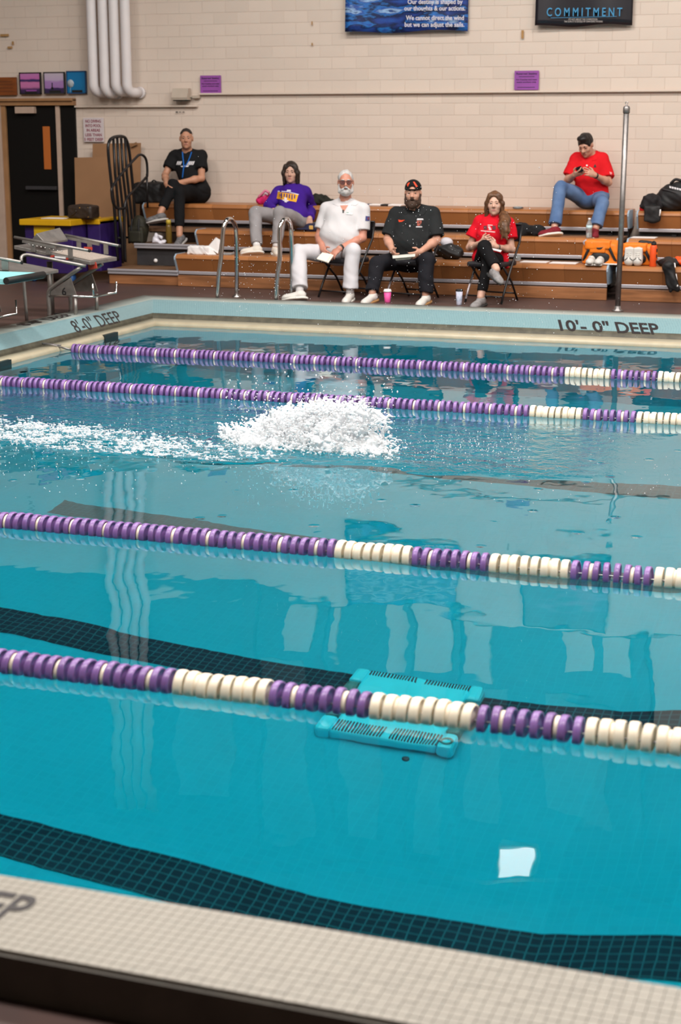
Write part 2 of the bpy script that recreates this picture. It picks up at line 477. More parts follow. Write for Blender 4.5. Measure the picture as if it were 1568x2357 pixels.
# ------------------------------------------------------------------ pool: basin, coping, water
NEAR, FAR, END = 3.2, 15.12, -7.25
XR = 5.2
M_basin = tile_mat('pool_tile', (.003, .355, .465), (.004, .365, .475), .05, .4, .04, .07, uv=False)
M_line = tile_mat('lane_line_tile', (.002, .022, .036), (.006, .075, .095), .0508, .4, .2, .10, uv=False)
M_line_veil = tile_mat('veiled_lane_line_tile', (.004, .085, .11), (.006, .11, .135), .0508, .4, .2, .10, uv=False)  # far lines: the veiling of deep water is put into the colour
for m_ in (M_basin, M_line, M_line_veil):
    m_.node_tree.nodes['Principled BSDF'].inputs['Specular IOR Level'].default_value = .05; m_.node_tree.nodes['Principled BSDF'].inputs['Roughness'].default_value = .7
def floor_z(x):
    xs = [-7.25, -6.2, -3.9, -2.2, -1.3, -.7, 0.4, 5.2]; zs = [-2.45, -2.7, -2.88, -2.97, -2.92, -2.72, -2.5, -1.6]
    return float(np.interp(x, xs, zs))
g = G()
xs = [END + (XR - END) * i / 48 for i in range(49)]
ys = [NEAR - .3, FAR]
rows = [[g.bm.verts.new((x, y, floor_z(x))) for y in ys] for x in xs]
for a, b in zip(rows, rows[1:]): g.bm.faces.new((a[0], b[0], b[1], a[1]))
tops = [[g.bm.verts.new((x, y, -.02)) for y in ys] for x in xs]
for k in (0, 1):
    for i in range(48): g.bm.faces.new((rows[i][k], rows[i + 1][k], tops[i + 1][k], tops[i][k]))
for i in (0, 48): g.bm.faces.new((rows[i][0], rows[i][1], tops[i][1], tops[i][0]))
basin = structure(g.build('pool_basin', M_basin)); basin['label'] = 'turquoise tiled pool basin under the water'
for f in basin.data.polygons: f.use_smooth = False
# dark lane lines on the pool floor
for yc in (4.13, 6.13, 8.13, 10.13, 12.13):
    g = G(); w = .15
    pr_ = [(g.bm.verts.new((x, yc - w, floor_z(x) + .004)), g.bm.verts.new((x, yc + w, floor_z(x) + .004))) for x in xs if x > END + 1.3]
    for a, b in zip(pr_, pr_[1:]): g.bm.faces.new((a[0], b[0], b[1], a[1]))
    g.build('lane_line', M_line if yc < 9 else M_line_veil, basin)
M_target = mat('dark_target_tile', (.018, .028, .028), .35, var=.2, vscale=30)
for yc in (6.13, 8.13, 10.13, 12.1, 14.12):
    g = G(); g.box((END + .008, yc, -.42), (.016, .26, .84)); g.box((END + .008, yc, -.5), (.016, .8, .25)); g.box((END - .010, yc, .010), (.05, .27, .06))
    g.build('wall_target', M_target, basin)

# coping on the far side and the starting end: lip, trough, sloping face, rounded top
PF = [(0, -.03), (0, .015), (.012, .036), (.035, .044), (.31, .036), (.325, .022), (.355, .022), (.375, .05), (.425, .078), (.60, .172), (.65, .194), (.70, .202), (.92, .205), (.93, .12)]
PL = [(0, -.03), (0, .015), (.012, .036), (.035, .044), (.175, .036), (.182, .024), (.197, .024), (.205, .05), (.228, .078), (.305, .172), (.33, .194), (.355, .202), (.565, .205), (.575, .12)]
M_lip = mat('lip_tile', (.42, .37, .26), .35, var=.14, vscale=7, stretch=(1, 1, 1), bump=.0003, bscale=80)
M_gutter_band = mat('dark_gutter_band', (.085, .08, .055), .6, var=.4, vscale=12)  # dark tone from the trough up over the foot of the face
M_cope = tile_mat('bounce_lit_coping_tile', (.165, .285, .31), (.21, .325, .345), .0254, .3, .07, .10)  # cyan light bounced off the water is put into the tile colour
M_copetop = tile_mat('bounce_lit_coping_top', (.33, .375, .345), (.28, .32, .30), .0254, .4, .07, .10)  # paler top, with the same bounced light in its colour
def coping(name, label, P0, P1, mats):
    g = G(); uv = g.bm.loops.layers.uv.new('UVMap')
    n = len(PF); arc = [0]
    for a, b in zip(PF, PF[1:]): arc.append(arc[-1] + math.hypot(b[0] - a[0], b[1] - a[1]))
    A = [g.bm.verts.new(P0(i)) for i in range(n)]; B = [g.bm.verts.new(P1(i)) for i in range(n)]
    for i in range(n - 1):
        f = g.bm.faces.new((A[i], B[i], B[i + 1], A[i + 1])); f.smooth = i not in (4, 6)
        f.material_index = 0 if i < 4 else 1 if i < 8 else 2 if i < 10 else 3
        L = (B[i].co - A[i].co).length
        for lp, (u, v) in zip(f.loops, ((0, arc[i]), (L, arc[i]), (L, arc[i + 1]), (0, arc[i + 1]))): lp[uv].uv = (u, v)
    o = structure(g.build(name, mats)); o['label'] = label; return o
cm = [M_lip, M_gutter_band, M_cope, M_copetop]
cope_far = coping('trim_far_coping', 'tiled rolled coping coloured with cyan water bounce, and beige gutter lip on the far side',
                  lambda i: (END - PL[i][0], FAR + PF[i][0], PF[i][1]), lambda i: (XR, FAR + PF[i][0], PF[i][1]), cm)
cope_end = coping('trim_end_coping', 'pale tiled coping and gutter lip at the starting block end',
                  lambda i: (END - PL[i][0], 2.0, PL[i][1]), lambda i: (END - PL[i][0], FAR + PF[i][0], PL[i][1]), cm)
for o in (cope_far, cope_end):
    o.data.update()

# depth marks
M_ink = mat('dark_brown_mark', (.022, .017, .018), .45, var=.3, vscale=50)
def text_mesh(body, size, bold=0.0, sx=1.0, align='LEFT', extrude=0.0, spacing=1.0):
    cu = bpy.data.curves.new('t', 'FONT'); cu.body = body; cu.size = size; cu.align_x = align
    cu.offset = bold; cu.extrude = extrude; cu.space_character = spacing; cu.resolution_u = 3
    o = bpy.data.objects.new('t', cu); COL.objects.link(o)
    dg = bpy.context.evaluated_depsgraph_get(); me = bpy.data.meshes.new_from_object(o.evaluated_get(dg))
    bpy.data.objects.remove(o); bpy.data.curves.remove(cu)
    v = np.empty(len(me.vertices) * 3, np.float32); me.vertices.foreach_get('co', v); v = v.reshape(-1, 3)
    v[:, 0] *= sx; me.vertices.foreach_set('co', v.ravel()); me.materials.clear()
    return me, v
def put_text(name, body, size, origin, xdir, ydir, m, parent, bold=0.0, sx=1.0, align='LEFT', extrude=0.0008, spacing=1.0, slant=0.0):
    me, v = text_mesh(body, size, bold, sx, align, extrude, spacing)
    x, y = unit(xdir), unit(ydir); n = np.cross(x, y)
    w = np.array(origin) + np.outer(v[:, 0] + slant * v[:, 1], x) + np.outer(v[:, 1], y) + np.outer(v[:, 2] + .0012, n)
    me.vertices.foreach_set('co', w.astype(np.float32).ravel()); me.update()
    return link(name, me, m, parent)
fa, fb = PF[8], PF[9]; up_face = V(0, fb[0] - fa[0], fb[1] - fa[1])
def far_face(px, py_):
    # the point of the sloping face at that X
    x = float(at(px, py_, FAR + .47)[0]); return V(x, FAR + fa[0] - .015, fa[1] - .008)
x0 = float(at(1296, 757, FAR + .5)[0]); x1 = float(at(1450, 757, FAR + .5)[0])
p = V(x0, FAR + fa[0], fa[1])
for body, xa, xb in (("10'- 0\"", 1296, 1410), ("DEEP", 1427, 1524)):
    xa = float(at(xa, 757, FAR + .5)[0]); xb = float(at(xb, 757, FAR + .5)[0])
    me, v = text_mesh(body, .27); w = v[:, 0].max() - v[:, 0].min(); x_off = v[:, 0].min()
    sx = (xb - xa) / w; bpy.data.meshes.remove(me)
    put_text('depth_mark', body, .245, V(xa - x_off * sx, FAR + fa[0] - .02, fa[1] - .010), (1, 0, 0), up_face, M_ink, cope_far, bold=.006, sx=sx * .27 / .245, slant=-.35)
el = V(-(PL[9][0] - PL[8][0]), 0, PL[9][1] - PL[8][1])
def end_text(body, px0, px1, row):
    if row == 'face': X = END - PL[8][0] + .01; Z = PL[8][1] - .012; upv = el
    else: X = END - PL[11][0] - .02; Z = PL[11][1] + .003; upv = V(-1, 0, .0)
    def yat(px):
        v = ray(px, 735); return float(v[1] * X / v[0])
    ya, yb = yat(px0), yat(px1)
    me, v = text_mesh(body, .2); w = v[:, 0].max() - v[:, 0].min(); bpy.data.meshes.remove(me)
    put_text('depth_mark', body, .2, V(X, ya, Z), (0, 1, 0), upv, M_ink, cope_end, bold=.001, sx=(yb - ya) / w)
end_text("8'-0\" DEEP", 176, 284, 'face')
end_text("8'-0\" DEEP", 62, 172, 'top')

# decks
def slab(name, x0, x1, y0, y1, z, m, label):
    g = G(); g.box(((x0 + x1) / 2, (y0 + y1) / 2, z - .15), (x1 - x0, y1 - y0, .3)); o = structure(g.build(name, m)); o['label'] = label; return o
slab('floor', -15, 6.2, FAR + .92, WALL_Y + .02, DECK, M_deck, 'dark brown deck in front of the bleachers')
slab('floor_end', -15, END - .57, -4, FAR + .92, DECK, M_deck, 'dark brown deck behind the starting blocks')
slab('floor_near', END - .56, 6.2, -4, 2.90, .085, M_deck, 'dark brown deck on the near side')

# near coping: little square tiles laid on a raised kerb
M_grout = mat('grout', (.262, .243, .205), .8)
M_ntile = mat('near_coping_tile', (.275, .255, .215), .45, var=.06, vscale=9, rnd=.05)
g = G(); g.box(((END + XR) / 2, 3.06, -.10), (XR - END, .30, .585)); near_cope = structure(g.build('trim_near_coping', M_grout))
near_cope['label'] = 'beige mosaic tiled kerb along the near pool edge'
g = G(); g.box(((END + XR) / 2, 2.901, .136), (XR - END, .016, .110)); g.build('cove_base', mat('dark_cove', (.07, .062, .05), .7, var=.3), near_cope)
TS = .0272
g = G(); g.box((0, 0, 0), (TS - .0016, TS - .0016, .008)); t0 = g.build('tile', M_ntile); tile_me = t0.data; bpy.data.objects.remove(t0)
tiles = []
for j in range(12):
    for i in range(-90, 70):
        x, y = (i + .5) * TS, 2.905 + (j + .5) * TS
        D = V(x, y, COPE) - EYE; dp = float(D @ _fw); px = CX + FPX * float(D @ _rt) / dp; py = CY + FPX * float(D @ _dn) / dp
        vis = -10 < px < 1580 and py < 2370
        tiles.append((not vis, dp, x, y))
tiles.sort(); rest = G(); proto = None
for n, (_, dp, x, y) in enumerate(tiles):
    if n < 300:
        if proto is None: proto = bpy.data.objects.new('tile', tile_me); COL.objects.link(proto); o = proto
        else: o = proto.copy(); COL.objects.link(o)
        o.parent = near_cope; o.location = (x, y, COPE - .004 + RND.uniform(-.0004, .0004))
    else: rest.box((x, y, COPE - .004), (TS - .0016, TS - .0016, .008))
for j in range(12): rest.box((-4.9, 2.905 + (j + .5) * TS, COPE - .004), (4.85, TS - .002, .008))
for k in range(6): rest.box((-2.2, 3.215 - .002, COPE - .035 - k * TS), (8, .012, TS - .002))
tag(rest.build('tile', M_ntile, near_cope), kind='stuff')
e_me, v = text_mesh('DEEP', .19); wid = v[:, 0].max(); bpy.data.meshes.remove(e_me)
pe = onz(93, 2068, COPE)
put_text('depth_mark', 'DEEP', .19, V(float(pe[0]) - wid * .62, 3.02, COPE + .0005), (1, 0, 0), (0, 1, 0), M_ink, near_cope, bold=.003, sx=.62)

# water
M_water = bpy.data.materials.new('pool_water'); M_water.use_nodes = True
nt = M_water.node_tree; b = nt.nodes['Principled BSDF']
b.inputs['Base Color'].default_value = (.74, .97, 1.0, 1); b.inputs['Roughness'].default_value = 0.0
b.inputs['IOR'].default_value = 1.333; b.inputs['Transmission Weight'].default_value = 1.0
tc = nt.nodes.new('ShaderNodeTexCoord')
def wnoise(scale, stretch, detail=2.0, dist=0.0):
    mp = nt.nodes.new('ShaderNodeMapping'); mp.inputs['Scale'].default_value = stretch
    nt.links.new(tc.outputs['Object'], mp.inputs[0])
    n = nt.nodes.new('ShaderNodeTexNoise'); n.inputs['Scale'].default_value = scale; n.inputs['Detail'].default_value = detail
    n.inputs['Distortion'].default_value = dist
    nt.links.new(mp.outputs[0], n.inputs['Vector']); return n.outputs[0]
def math_(op, a, bb):
    n = nt.nodes.new('ShaderNodeMath'); n.operation = op
    for i, x in enumerate((a, bb)):
        if isinstance(x, (int, float)): n.inputs[i].default_value = x
        else: nt.links.new(x, n.inputs[i])
    return n.outputs[0]
sep = nt.nodes.new('ShaderNodeSeparateXYZ'); nt.links.new(tc.outputs['Object'], sep.inputs[0])
def band(sock, c, w):                     # 1 at c, 0 beyond w
    d = math_('ABSOLUTE', math_('SUBTRACT', sock, c), 0); r = nt.nodes.new('ShaderNodeMapRange'); r.interpolation_type = 'SMOOTHSTEP'
    r.inputs[1].default_value = w; r.inputs[2].default_value = w * .55; nt.links.new(d, r.inputs[0]); return r.outputs[0]
wob = wnoise(1.6, (1, 1, 1), 2)
yw = math_('ADD', sep.outputs[1], math_('MULTIPLY', math_('SUBTRACT', wob, .5), 1.0))
wake = math_('MULTIPLY', band(yw, 9.95, 1.0), band(sep.outputs[0], -4.9, 3.6))
h1 = math_('MULTIPLY', wnoise(1.15, (1, .8, 1), 1.0), .010)
far_ = nt.nodes.new('ShaderNodeMapRange'); far_.inputs[1].default_value = 6.0; far_.inputs[2].default_value = 9.5; far_.inputs[3].default_value = .45; far_.inputs[4].default_value = 1.0
nt.links.new(sep.outputs[1], far_.inputs[0])
h2 = math_('MULTIPLY', math_('MULTIPLY', wnoise(4.0, (1, .7, 1), 2.0), .0021), far_.outputs[0])
h3 = math_('MULTIPLY', math_('MULTIPLY', wnoise(10.0, (1, .9, 1), 4.0, .6), .050), wake)
vo = nt.nodes.new('ShaderNodeTexVoronoi'); vo.inputs['Scale'].default_value = 4.2; vo.inputs['Randomness'].default_value = 1.0; nt.links.new(tc.outputs['Object'], vo.inputs['Vector'])
dent = nt.nodes.new('ShaderNodeMapRange'); dent.interpolation_type = 'SMOOTHSTEP'; dent.inputs[1].default_value = .02; dent.inputs[2].default_value = .16; dent.inputs[3].default_value = -.005; dent.inputs[4].default_value = 0.0
nt.links.new(vo.outputs['Distance'], dent.inputs[0])
spots = math_('MULTIPLY', dent.outputs[0], math_('MULTIPLY', band(yw, 9.4, 2.3), band(sep.outputs[0], -3.2, 3.6)))
spots = math_('MULTIPLY', spots, math_('GREATER_THAN', wnoise(2.1, (1, 1, 1), 1), .44))
hh = math_('ADD', math_('ADD', math_('ADD', h1, h2), h3), spots)
bp = nt.nodes.new('ShaderNodeBump'); bp.inputs['Distance'].default_value = 1.0; bp.inputs['Strength'].default_value = 1.0
nt.links.new(hh, bp.inputs['Height']); nt.links.new(bp.outputs[0], b.inputs['Normal'])
g = G()
vs = [g.bm.verts.new(p) for p in ((END, NEAR, 0), (XR, NEAR, 0), (XR, FAR, 0), (END, FAR, 0))]
g.bm.faces.new(vs)
water = structure(g.build('pool_water', M_water)); water['label'] = 'clear turquoise pool water'

# ------------------------------------------------------------------ door in the back wall
M_dooredge = mat('warm_lit_door_frame', (.36, .19, .085), .4, var=.15, vscale=6)  # warm light falling on the frame is put into its colour
M_jamb = mat('jamb_paint', (.50, .37, .29), .45, var=.1)
M_leaf = mat('door_leaf_black', (.004, .0035, .003), .6, spec=.2)
dx0, dx1, dz = DOOR_X0, DOOR_X1, DOOR_Z
g = G(); g.box(((dx0 + dx1) / 2, WALL_Y - .003, (DECK + dz) / 2), (dx1 - dx0, .012, dz - DECK)); door = structure(g.build('door_1', M_dark))
door['label'] = 'black double door in a metal frame coloured by warm light'
xl = float(at(20, 400, WALL_Y)[0]); xm0 = float(at(138, 400, WALL_Y)[0]); xm1 = float(at(147, 400, WALL_Y)[0])
def bx(name, x0, x1, z0, z1, y0, y1, m, parent, bev=.004):
    g = G(); g.box(((x0 + x1) / 2, (y0 + y1) / 2, (z0 + z1) / 2), (x1 - x0, y1 - y0, z1 - z0), bev=bev); return g.build(name, m, parent)
bx('door_header', dx0 - .02, dx1 + .01, dz - .075, dz, WALL_Y - .09, WALL_Y, M_dooredge, door)
bx('door_header', dx0 - .02, dx1 + .01, dz - .02, dz + .015, WALL_Y - .12, WALL_Y, M_dooredge, door)
bx('door_jamb', dx0 - .08, xl - .03, DECK, dz - .07, WALL_Y - .10, WALL_Y, M_jamb, door)
bx('door_jamb', xl - .03, xl + .03, DECK, dz - .07, WALL_Y - .07, WALL_Y, M_dooredge, door)
bx('door_mullion', xm0, xm1, DECK, dz - .075, WALL_Y - .06, WALL_Y, M_jamb, door)
lf = bx('door_leaf', xl + .03, xm0, DECK + .01, dz - .08, WALL_Y - .035, WALL_Y - .005, M_leaf, door)
lf2 = bx('door_leaf', xm1, dx1, DECK + .01, dz - .08, WALL_Y - .035, WALL_Y - .005, M_leaf, door)
a = at(98, 291, WALL_Y - .04); c = at(118, 390, WALL_Y - .04)
M_vis = mat('orange_lit_pane', (.46, .13, .025), .3, bump=.0005, bscale=200)  # glow from beyond the door put into the pane colour
bx('window_pane', float(a[0]), float(c[0]), float(c[2]), float(a[2]), WALL_Y - .045, WALL_Y - .03, M_vis, lf)
a = at(38, 246, WALL_Y - .06); c = at(82, 261, WALL_Y - .06)
bx('door_closer', float(a[0]), float(c[0]), float(c[2]), float(a[2]), WALL_Y - .11, WALL_Y - .035, M_jamb, door)
a = at(62, 428, WALL_Y - .06); c = at(132, 437, WALL_Y - .06)
bx('push_bar', float(a[0]), float(c[0]), float(c[2]), float(a[2]), WALL_Y - .10, WALL_Y - .035, M_charcoal, lf)

# ------------------------------------------------------------------ bleachers
ROWS = [(17.35, .54), (17.95, .785), (18.55, 1.055)]       # front edge, seat height
M_deckboard = mat('foot_board', (.19, .10, .05), .5, var=.3, vscale=5)
def seat_mesh(w, yf, zt, depth):
    """rounded seat with a skirt that slopes back under it"""
    g = G(); prof = [(yf + depth, zt), (yf + .05, zt), (yf + .022, zt - .006), (yf + .006, zt - .022), (yf, zt - .045), (yf + .012, zt - .06), (yf + .075, zt - .195), (yf + depth, zt - .195)]
    g.prism(prof, lambda y, z: (-w / 2, y, z), lambda y, z: (w / 2, y, z))
    for e in list(g.bm.faces): e.smooth = False
    o = g.build('seat_module', M_seat); me = o.data; bpy.data.objects.remove(o); return me
def bleacher(label, spans, kick=True):
    x0, x1 = spans[0]
    t = thing('bleacher', label, 'bleacher', ((x0 + x1) / 2, 17.4, DECK), 'bleacher sections along the wall')
    for r, ((yf, zt), (xa, xb)) in enumerate(zip(ROWS, spans)):
        n = max(1, round((xb - xa) / .457)); w = (xb - xa) / n
        me = seat_mesh(w - .002, yf, zt, .30 if r < 2 else .53)
        first = None
        for k in range(n):
            if first is None: first = o = link('seat_module', me, None, t)
            else: o = first.copy(); COL.objects.link(o)
            o.location = (xa + (k + .5) * w, 0, 0)
        zr = zt - .195
        g = G(); g.box(((xa + xb) / 2, yf + .088, zr - .018), (xb - xa, .03, .04), bev=.006); g.build('rail', M_alum, t)
        if r:
            g = G(); g.box(((xa + xb) / 2, yf - .12, ROWS[r - 1][1] - .03), (xb - xa, .42, .04), bev=.004); g.build('foot_board', M_deckboard, t)
            g = G(); g.box(((xa + xb) / 2, yf + .16, zr - .09), (xb - xa, .03, .16)); g.build('riser_panel', M_charcoal, t)
        prof = [(yf + .29, zt + .004), (yf + .04, zt + .004), (yf - .004, zt - .03), (yf - .004, zt - .06), (yf + .066, zt - .2), (yf + .29, zt - .2)]
        for xe in (xa - .018, xb):
            g = G(); g.prism(prof, lambda y, z: (xe, y, z), lambda y, z: (xe + .018, y, z)); g.build('end_cap', M_capblue, t)
    xa, xb = spans[0]
    g = G(); g.box(((xa + xb) / 2, 17.42, .235), (xb - xa, .035, .125), bev=.004); g.build('kick_board', M_wood, t)
    for xx in np.arange(xa + .4, xb, 1.1):
        g = G(); g.box((xx, 18.25, .28), (.06, 1.5, .10)); g.box((xx, 18.75, .5), (.05, .3, .6)); g.build('under_frame', M_black, t)
    return t
XL1, XL3, XJ0, XJ1 = -8.04, -9.01, -3.045, -2.925
bl = bleacher('left bleacher section, orange-brown bench rows with an aisle at its left end', [(XL1, XJ0), (XL1, XJ0 - .01), (XL3, XJ0)])
br = bleacher('right bleacher section beyond the gap by the standing pole', [(XJ1, 3.6), (XJ1, 3.6), (XJ1, 3.6)])
# aisle steps at the left end
g = G(); g.box((-8.495, 17.46, .235), (.90, .035, .125), bev=.004); g.build('kick_board', M_wood, bl)
g = G(); g.box((-8.495, 17.72, .332), (.91, .58, .02)); g.build('step_tread', M_deckboard, bl)
for z, y in ((.335, 17.42), (.302, 17.43)):
    g = G(); g.box((-8.495, y, z), (.91, .03, .028), bev=.006); g.build('step_nosing', M_alum, bl)
g = G(); g.box((-8.45, 18.02, .46), (.80, .03, .22)); g.build('riser_panel', M_charcoal, bl)
g = G(); g.box((-8.45, 18.24, .592), (.82, .56, .02)); g.build('step_tread', M_deckboard, bl)
for z, y in ((.597, 17.955), (.565, 17.965)):
    g = G(); g.box((-8.45, y, z), (.82, .03, .028), bev=.006); g.build('step_nosing', M_alum, bl)
g = G(); p = at(358, 600, 17.995); g.lathe(tuple(p), [(.001, -.012), (.018, -.01), (.024, 0), (.024, .016)], 14, 'Y'); g.build('round_bumper', M_white, bl)

# black guard rail and hand rail at the left end
t = thing('guard_rail', 'tall black end guard rail with vertical bars behind the hand rail', 'rail', (-9.06, 18.6, DECK))
XG = -9.06
def onx(px, py, X):
    v = ray(px, py); return EYE + v * (X / v[0])
def pts_x(X, lst): return [tuple(onx(a, b, X)) for a, b in lst]
g = G(); g.tube(pts_x(XG, [(272, 600), (268, 560), (263, 480), (254, 400), (249, 345), (252, 325), (262, 316), (282, 314), (291, 322), (297, 345), (303, 400), (309, 470), (313, 560)]), .019, 8, smooth=4); g.build('rail_frame', M_black, t)
for a, b in ((261, 272), (270, 282), (279, 292), (288, 300)):
    g = G(); g.tube(pts_x(XG, [(a, 318), (a + 4, 400), (b + 3, 500), (b + 6, 560)]), .017, 8); g.build('bar', M_black, t)
g = G(); g.tube(pts_x(XG, [(270, 548), (314, 545)]), .013, 8); g.build('cross_bar', M_black, t)
t = thing('hand_rail', 'black looped tubular hand rail standing at the aisle steps', 'rail', (-8.93, 17.7, DECK))
g = G(); g.tube(pts_x(-8.93, [(290, 478), (272, 480), (261, 468), (257, 445), (259, 430), (280, 400), (312, 364), (323, 356), (333, 361), (338, 375), (339, 402), (335, 410), (310, 437), (293, 455), (287, 480), (287, 540), (289, 603)]), .016, 8, smooth=4); g.build('rail_loop', M_black, t)
g = G(); g.tube(pts_x(-8.93, [(338, 400), (340, 478)]), .014, 8); g.build('rail_post', M_black, t)
g = G(); g.tube(pts_x(-8.93, [(274, 480), (281, 540), (283, 606)]), .016, 8); g.build('rail_post', M_black, t)

# ------------------------------------------------------------------ white insulated pipes
M_insul = mat('pipe_insulation', (.72, .68, .68), .55, var=.04, bump=.0006, bscale=25)
for n, (px0, px1, py_el) in enumerate(((216, 213, 205), (242, 238, 207), (267, 262, 203), (293, 289, 205))):
    Yp = WALL_Y - .24
    e = at(px0, py_el, Yp); top = at(px1 - 11, 0, Yp)
    t = thing('insulated_pipe', ['white insulated pipe, first from the door, bending into the wall', 'white insulated pipe, second from the door', 'white insulated pipe, third from the door, between two others',
                                 'white insulated pipe farthest from the door, with a clear gap beside it'][n], 'pipe', (float(e[0]), WALL_Y, 2.38), 'white pipes on the wall')
    x = float(e[0]); z = float(e[2])
    g = G(); g.tube([(x, Yp, 7.3), (x, Yp, z + .06)] + [(x + .035 * (1 - math.cos(q)), Yp + .09 * (1 - math.cos(q)), z + .06 - .10 * math.sin(q)) for q in np.linspace(.2, math.pi / 2, 8)] + [(x + .075, WALL_Y - .02, z - .04)], .061, 18); g.build('pipe_cover', M_insul, t)
    g = G(); g.tube([(x + .068, WALL_Y - .05, z - .04), (x + .078, WALL_Y - .003, z - .04)], .07, 18); g.build('wall_collar', M_insul, t)

# ------------------------------------------------------------------ things on the wall
def wall_quad(px0, py0, px1, py1, Y):
    a, b = at(px0, py0, Y), at(px1, py1, Y); return float(a[0]), float(b[0]), float(b[2]), float(a[2])
M_purple = mat('purple_paper', (.30, .075, .36), .55, var=.12, vscale=6)
M_ink2 = mat('print_ink', (.03, .008, .045), .6)
def lines_of_text(parent, x0, x1, z0, z1, Y, rows, m, bold=.0):
    for row in rows:
        body, zc, h, wf = row[:4]; mm = row[4] if len(row) > 4 else m
        me, v = text_mesh(body, 1.0); w = v[:, 0].max() - v[:, 0].min(); mn = v[:, 0].min(); bpy.data.meshes.remove(me)
        H_, W_ = z1 - z0, x1 - x0; size = h * H_ / .72
        sx = (W_ * wf) / (w * size)
        put_text('lettering', body, size, V((x0 + x1) / 2 - W_ * wf / 2 - mn * size * sx, Y, z0 + H_ * zc), (1, 0, 0), (0, 0, 1), mm, parent, bold=bold * size, sx=sx)
for label, q in (('purple reserved seating sign nearer the pipes', (461, 174, 509, 214.5)), ('purple reserved seating sign above the man in the red polo', (1185, 163, 1240, 206.5))):
    x0, x1, z0, z1 = wall_quad(*q, WALL_Y - .03)
    t = thing('paper_sign', label, 'sign', ((x0 + x1) / 2, WALL_Y - .02, z0), 'purple reserved seating signs')
    bx('sheet', x0, x1, z0, z1, WALL_Y - .034, WALL_Y - .022, M_purple, t, 0)
    lines_of_text(t, x0, x1, z0, z1, WALL_Y - .034, [('Reserved Seating', .80, .10, .84), ('For Coaches and meet', .50, .075, .84), ('event workers only', .37, .075, .80)], M_ink2, .02)
    bx('rule', x0 + (x1 - x0) * .18, x1 - (x1 - x0) * .17, z0 + (z1 - z0) * .675, z0 + (z1 - z0) * .705, WALL_Y - .0355, WALL_Y - .034, M_ink2, t, 0)
    bx('rule', x0 + (x1 - x0) * .13, x1 - (x1 - x0) * .15, z0 + (z1 - z0) * .115, z0 + (z1 - z0) * .145, WALL_Y - .0355, WALL_Y - .034, M_ink2, t, 0)
x0, x1, z0, z1 = wall_quad(191.5, 271, 240, 327, WALL_Y - .03)
t = thing('warning_sign', 'white no diving sign with red letters beside the door', 'sign', ((x0 + x1) / 2, WALL_Y - .02, z0))
M_redink = mat('red_sign_ink', (.24, .03, .06), .5)
bx('sign_board', x0, x1, z0, z1, WALL_Y - .038, WALL_Y - .022, mat('sign_white', (.62, .56, .57), .4, var=.06), t)
lines_of_text(t, x0, x1, z0, z1, WALL_Y - .038, [('NO DIVING', .80, .12, .76), ('INTO POOL', .615, .12, .76), ('IN AREAS', .43, .12, .66), ('LESS THAN', .24, .12, .80), ('5 FEET DEEP', .05, .12, .92)], M_redink, .02)
# three framed posters and a wooden board leaning on the door head
def art(name, stops, noise_scale=6.0, axis=2, z0=0., z1=1., wave=.15):
    m = mat(name, (1, 1, 1), .3); nt = m.node_tree; b = nt.nodes['Principled BSDF']
    tc = [n for n in nt.nodes if n.type == 'TEX_COORD'][0]; sp = nt.nodes.new('ShaderNodeSeparateXYZ'); nt.links.new(tc.outputs['Object'], sp.inputs[0])
    r = nt.nodes.new('ShaderNodeMapRange'); r.inputs[1].default_value = z0; r.inputs[2].default_value = z1; nt.links.new(sp.outputs[axis], r.inputs[0])
    n = nt.nodes.new('ShaderNodeTexNoise'); n.inputs['Scale'].default_value = noise_scale; n.inputs['Detail'].default_value = 5
    mp = nt.nodes.new('ShaderNodeMapping'); mp.inputs['Scale'].default_value = (1, 1, 3.2); nt.links.new(tc.outputs['Object'], mp.inputs[0]); nt.links.new(mp.outputs[0], n.inputs['Vector'])
    ma = nt.nodes.new('ShaderNodeMath'); ma.operation = 'MULTIPLY_ADD'; ma.inputs[1].default_value = wave * 2; nt.links.new(n.outputs[0], ma.inputs[0]); 
    s = nt.nodes.new('ShaderNodeMath'); s.operation = 'SUBTRACT'; s.inputs[1].default_value = wave; nt.links.new(r.outputs[0], s.inputs[0]); nt.links.new(s.outputs[0], ma.inputs[2])
    cr = nt.nodes.new('ShaderNodeValToRGB'); nt.links.new(ma.outputs[0], cr.inputs[0])
    el = cr.color_ramp.elements
    while len(el) < len(stops): el.new(.5)
    for e, (p, c) in zip(el, stops): e.position = p; e.color = (*c, 1)
    nt.links.new(cr.outputs[0], b.inputs['Base Color']); return m
posters = [
    ('framed poster of a pink sunset reflected in dark water, over the door', (45, 167, 96, 217), [(0, (.015, .01, .03)), (.22, (.05, .02, .09)), (.34, (.50, .16, .36)), (.55, (.55, .17, .38)), (.60, (.03, .02, .10)), (.66, (.04, .03, .12)), (.72, (.50, .14, .40)), (1, (.48, .20, .45))], .06, M_black),
    ('framed poster of a lone figure on a lilac hillside, over the door', (101, 166, 151, 216), [(0, (.02, .015, .05)), (.25, (.04, .02, .09)), (.30, (.33, .17, .42)), (.55, (.36, .20, .46)), (.66, (.48, .38, .54)), (1, (.52, .45, .52))], .10, M_charcoal),
    ('bright blue poster with a white dandelion beside the pipes', (153.5, 163.5, 200, 215.5), [(0, (.005, .15, .34)), (.5, (.006, .18, .42)), (1, (.005, .16, .38))], .2, mat('blue_edge', (.01, .06, .17), .4))]
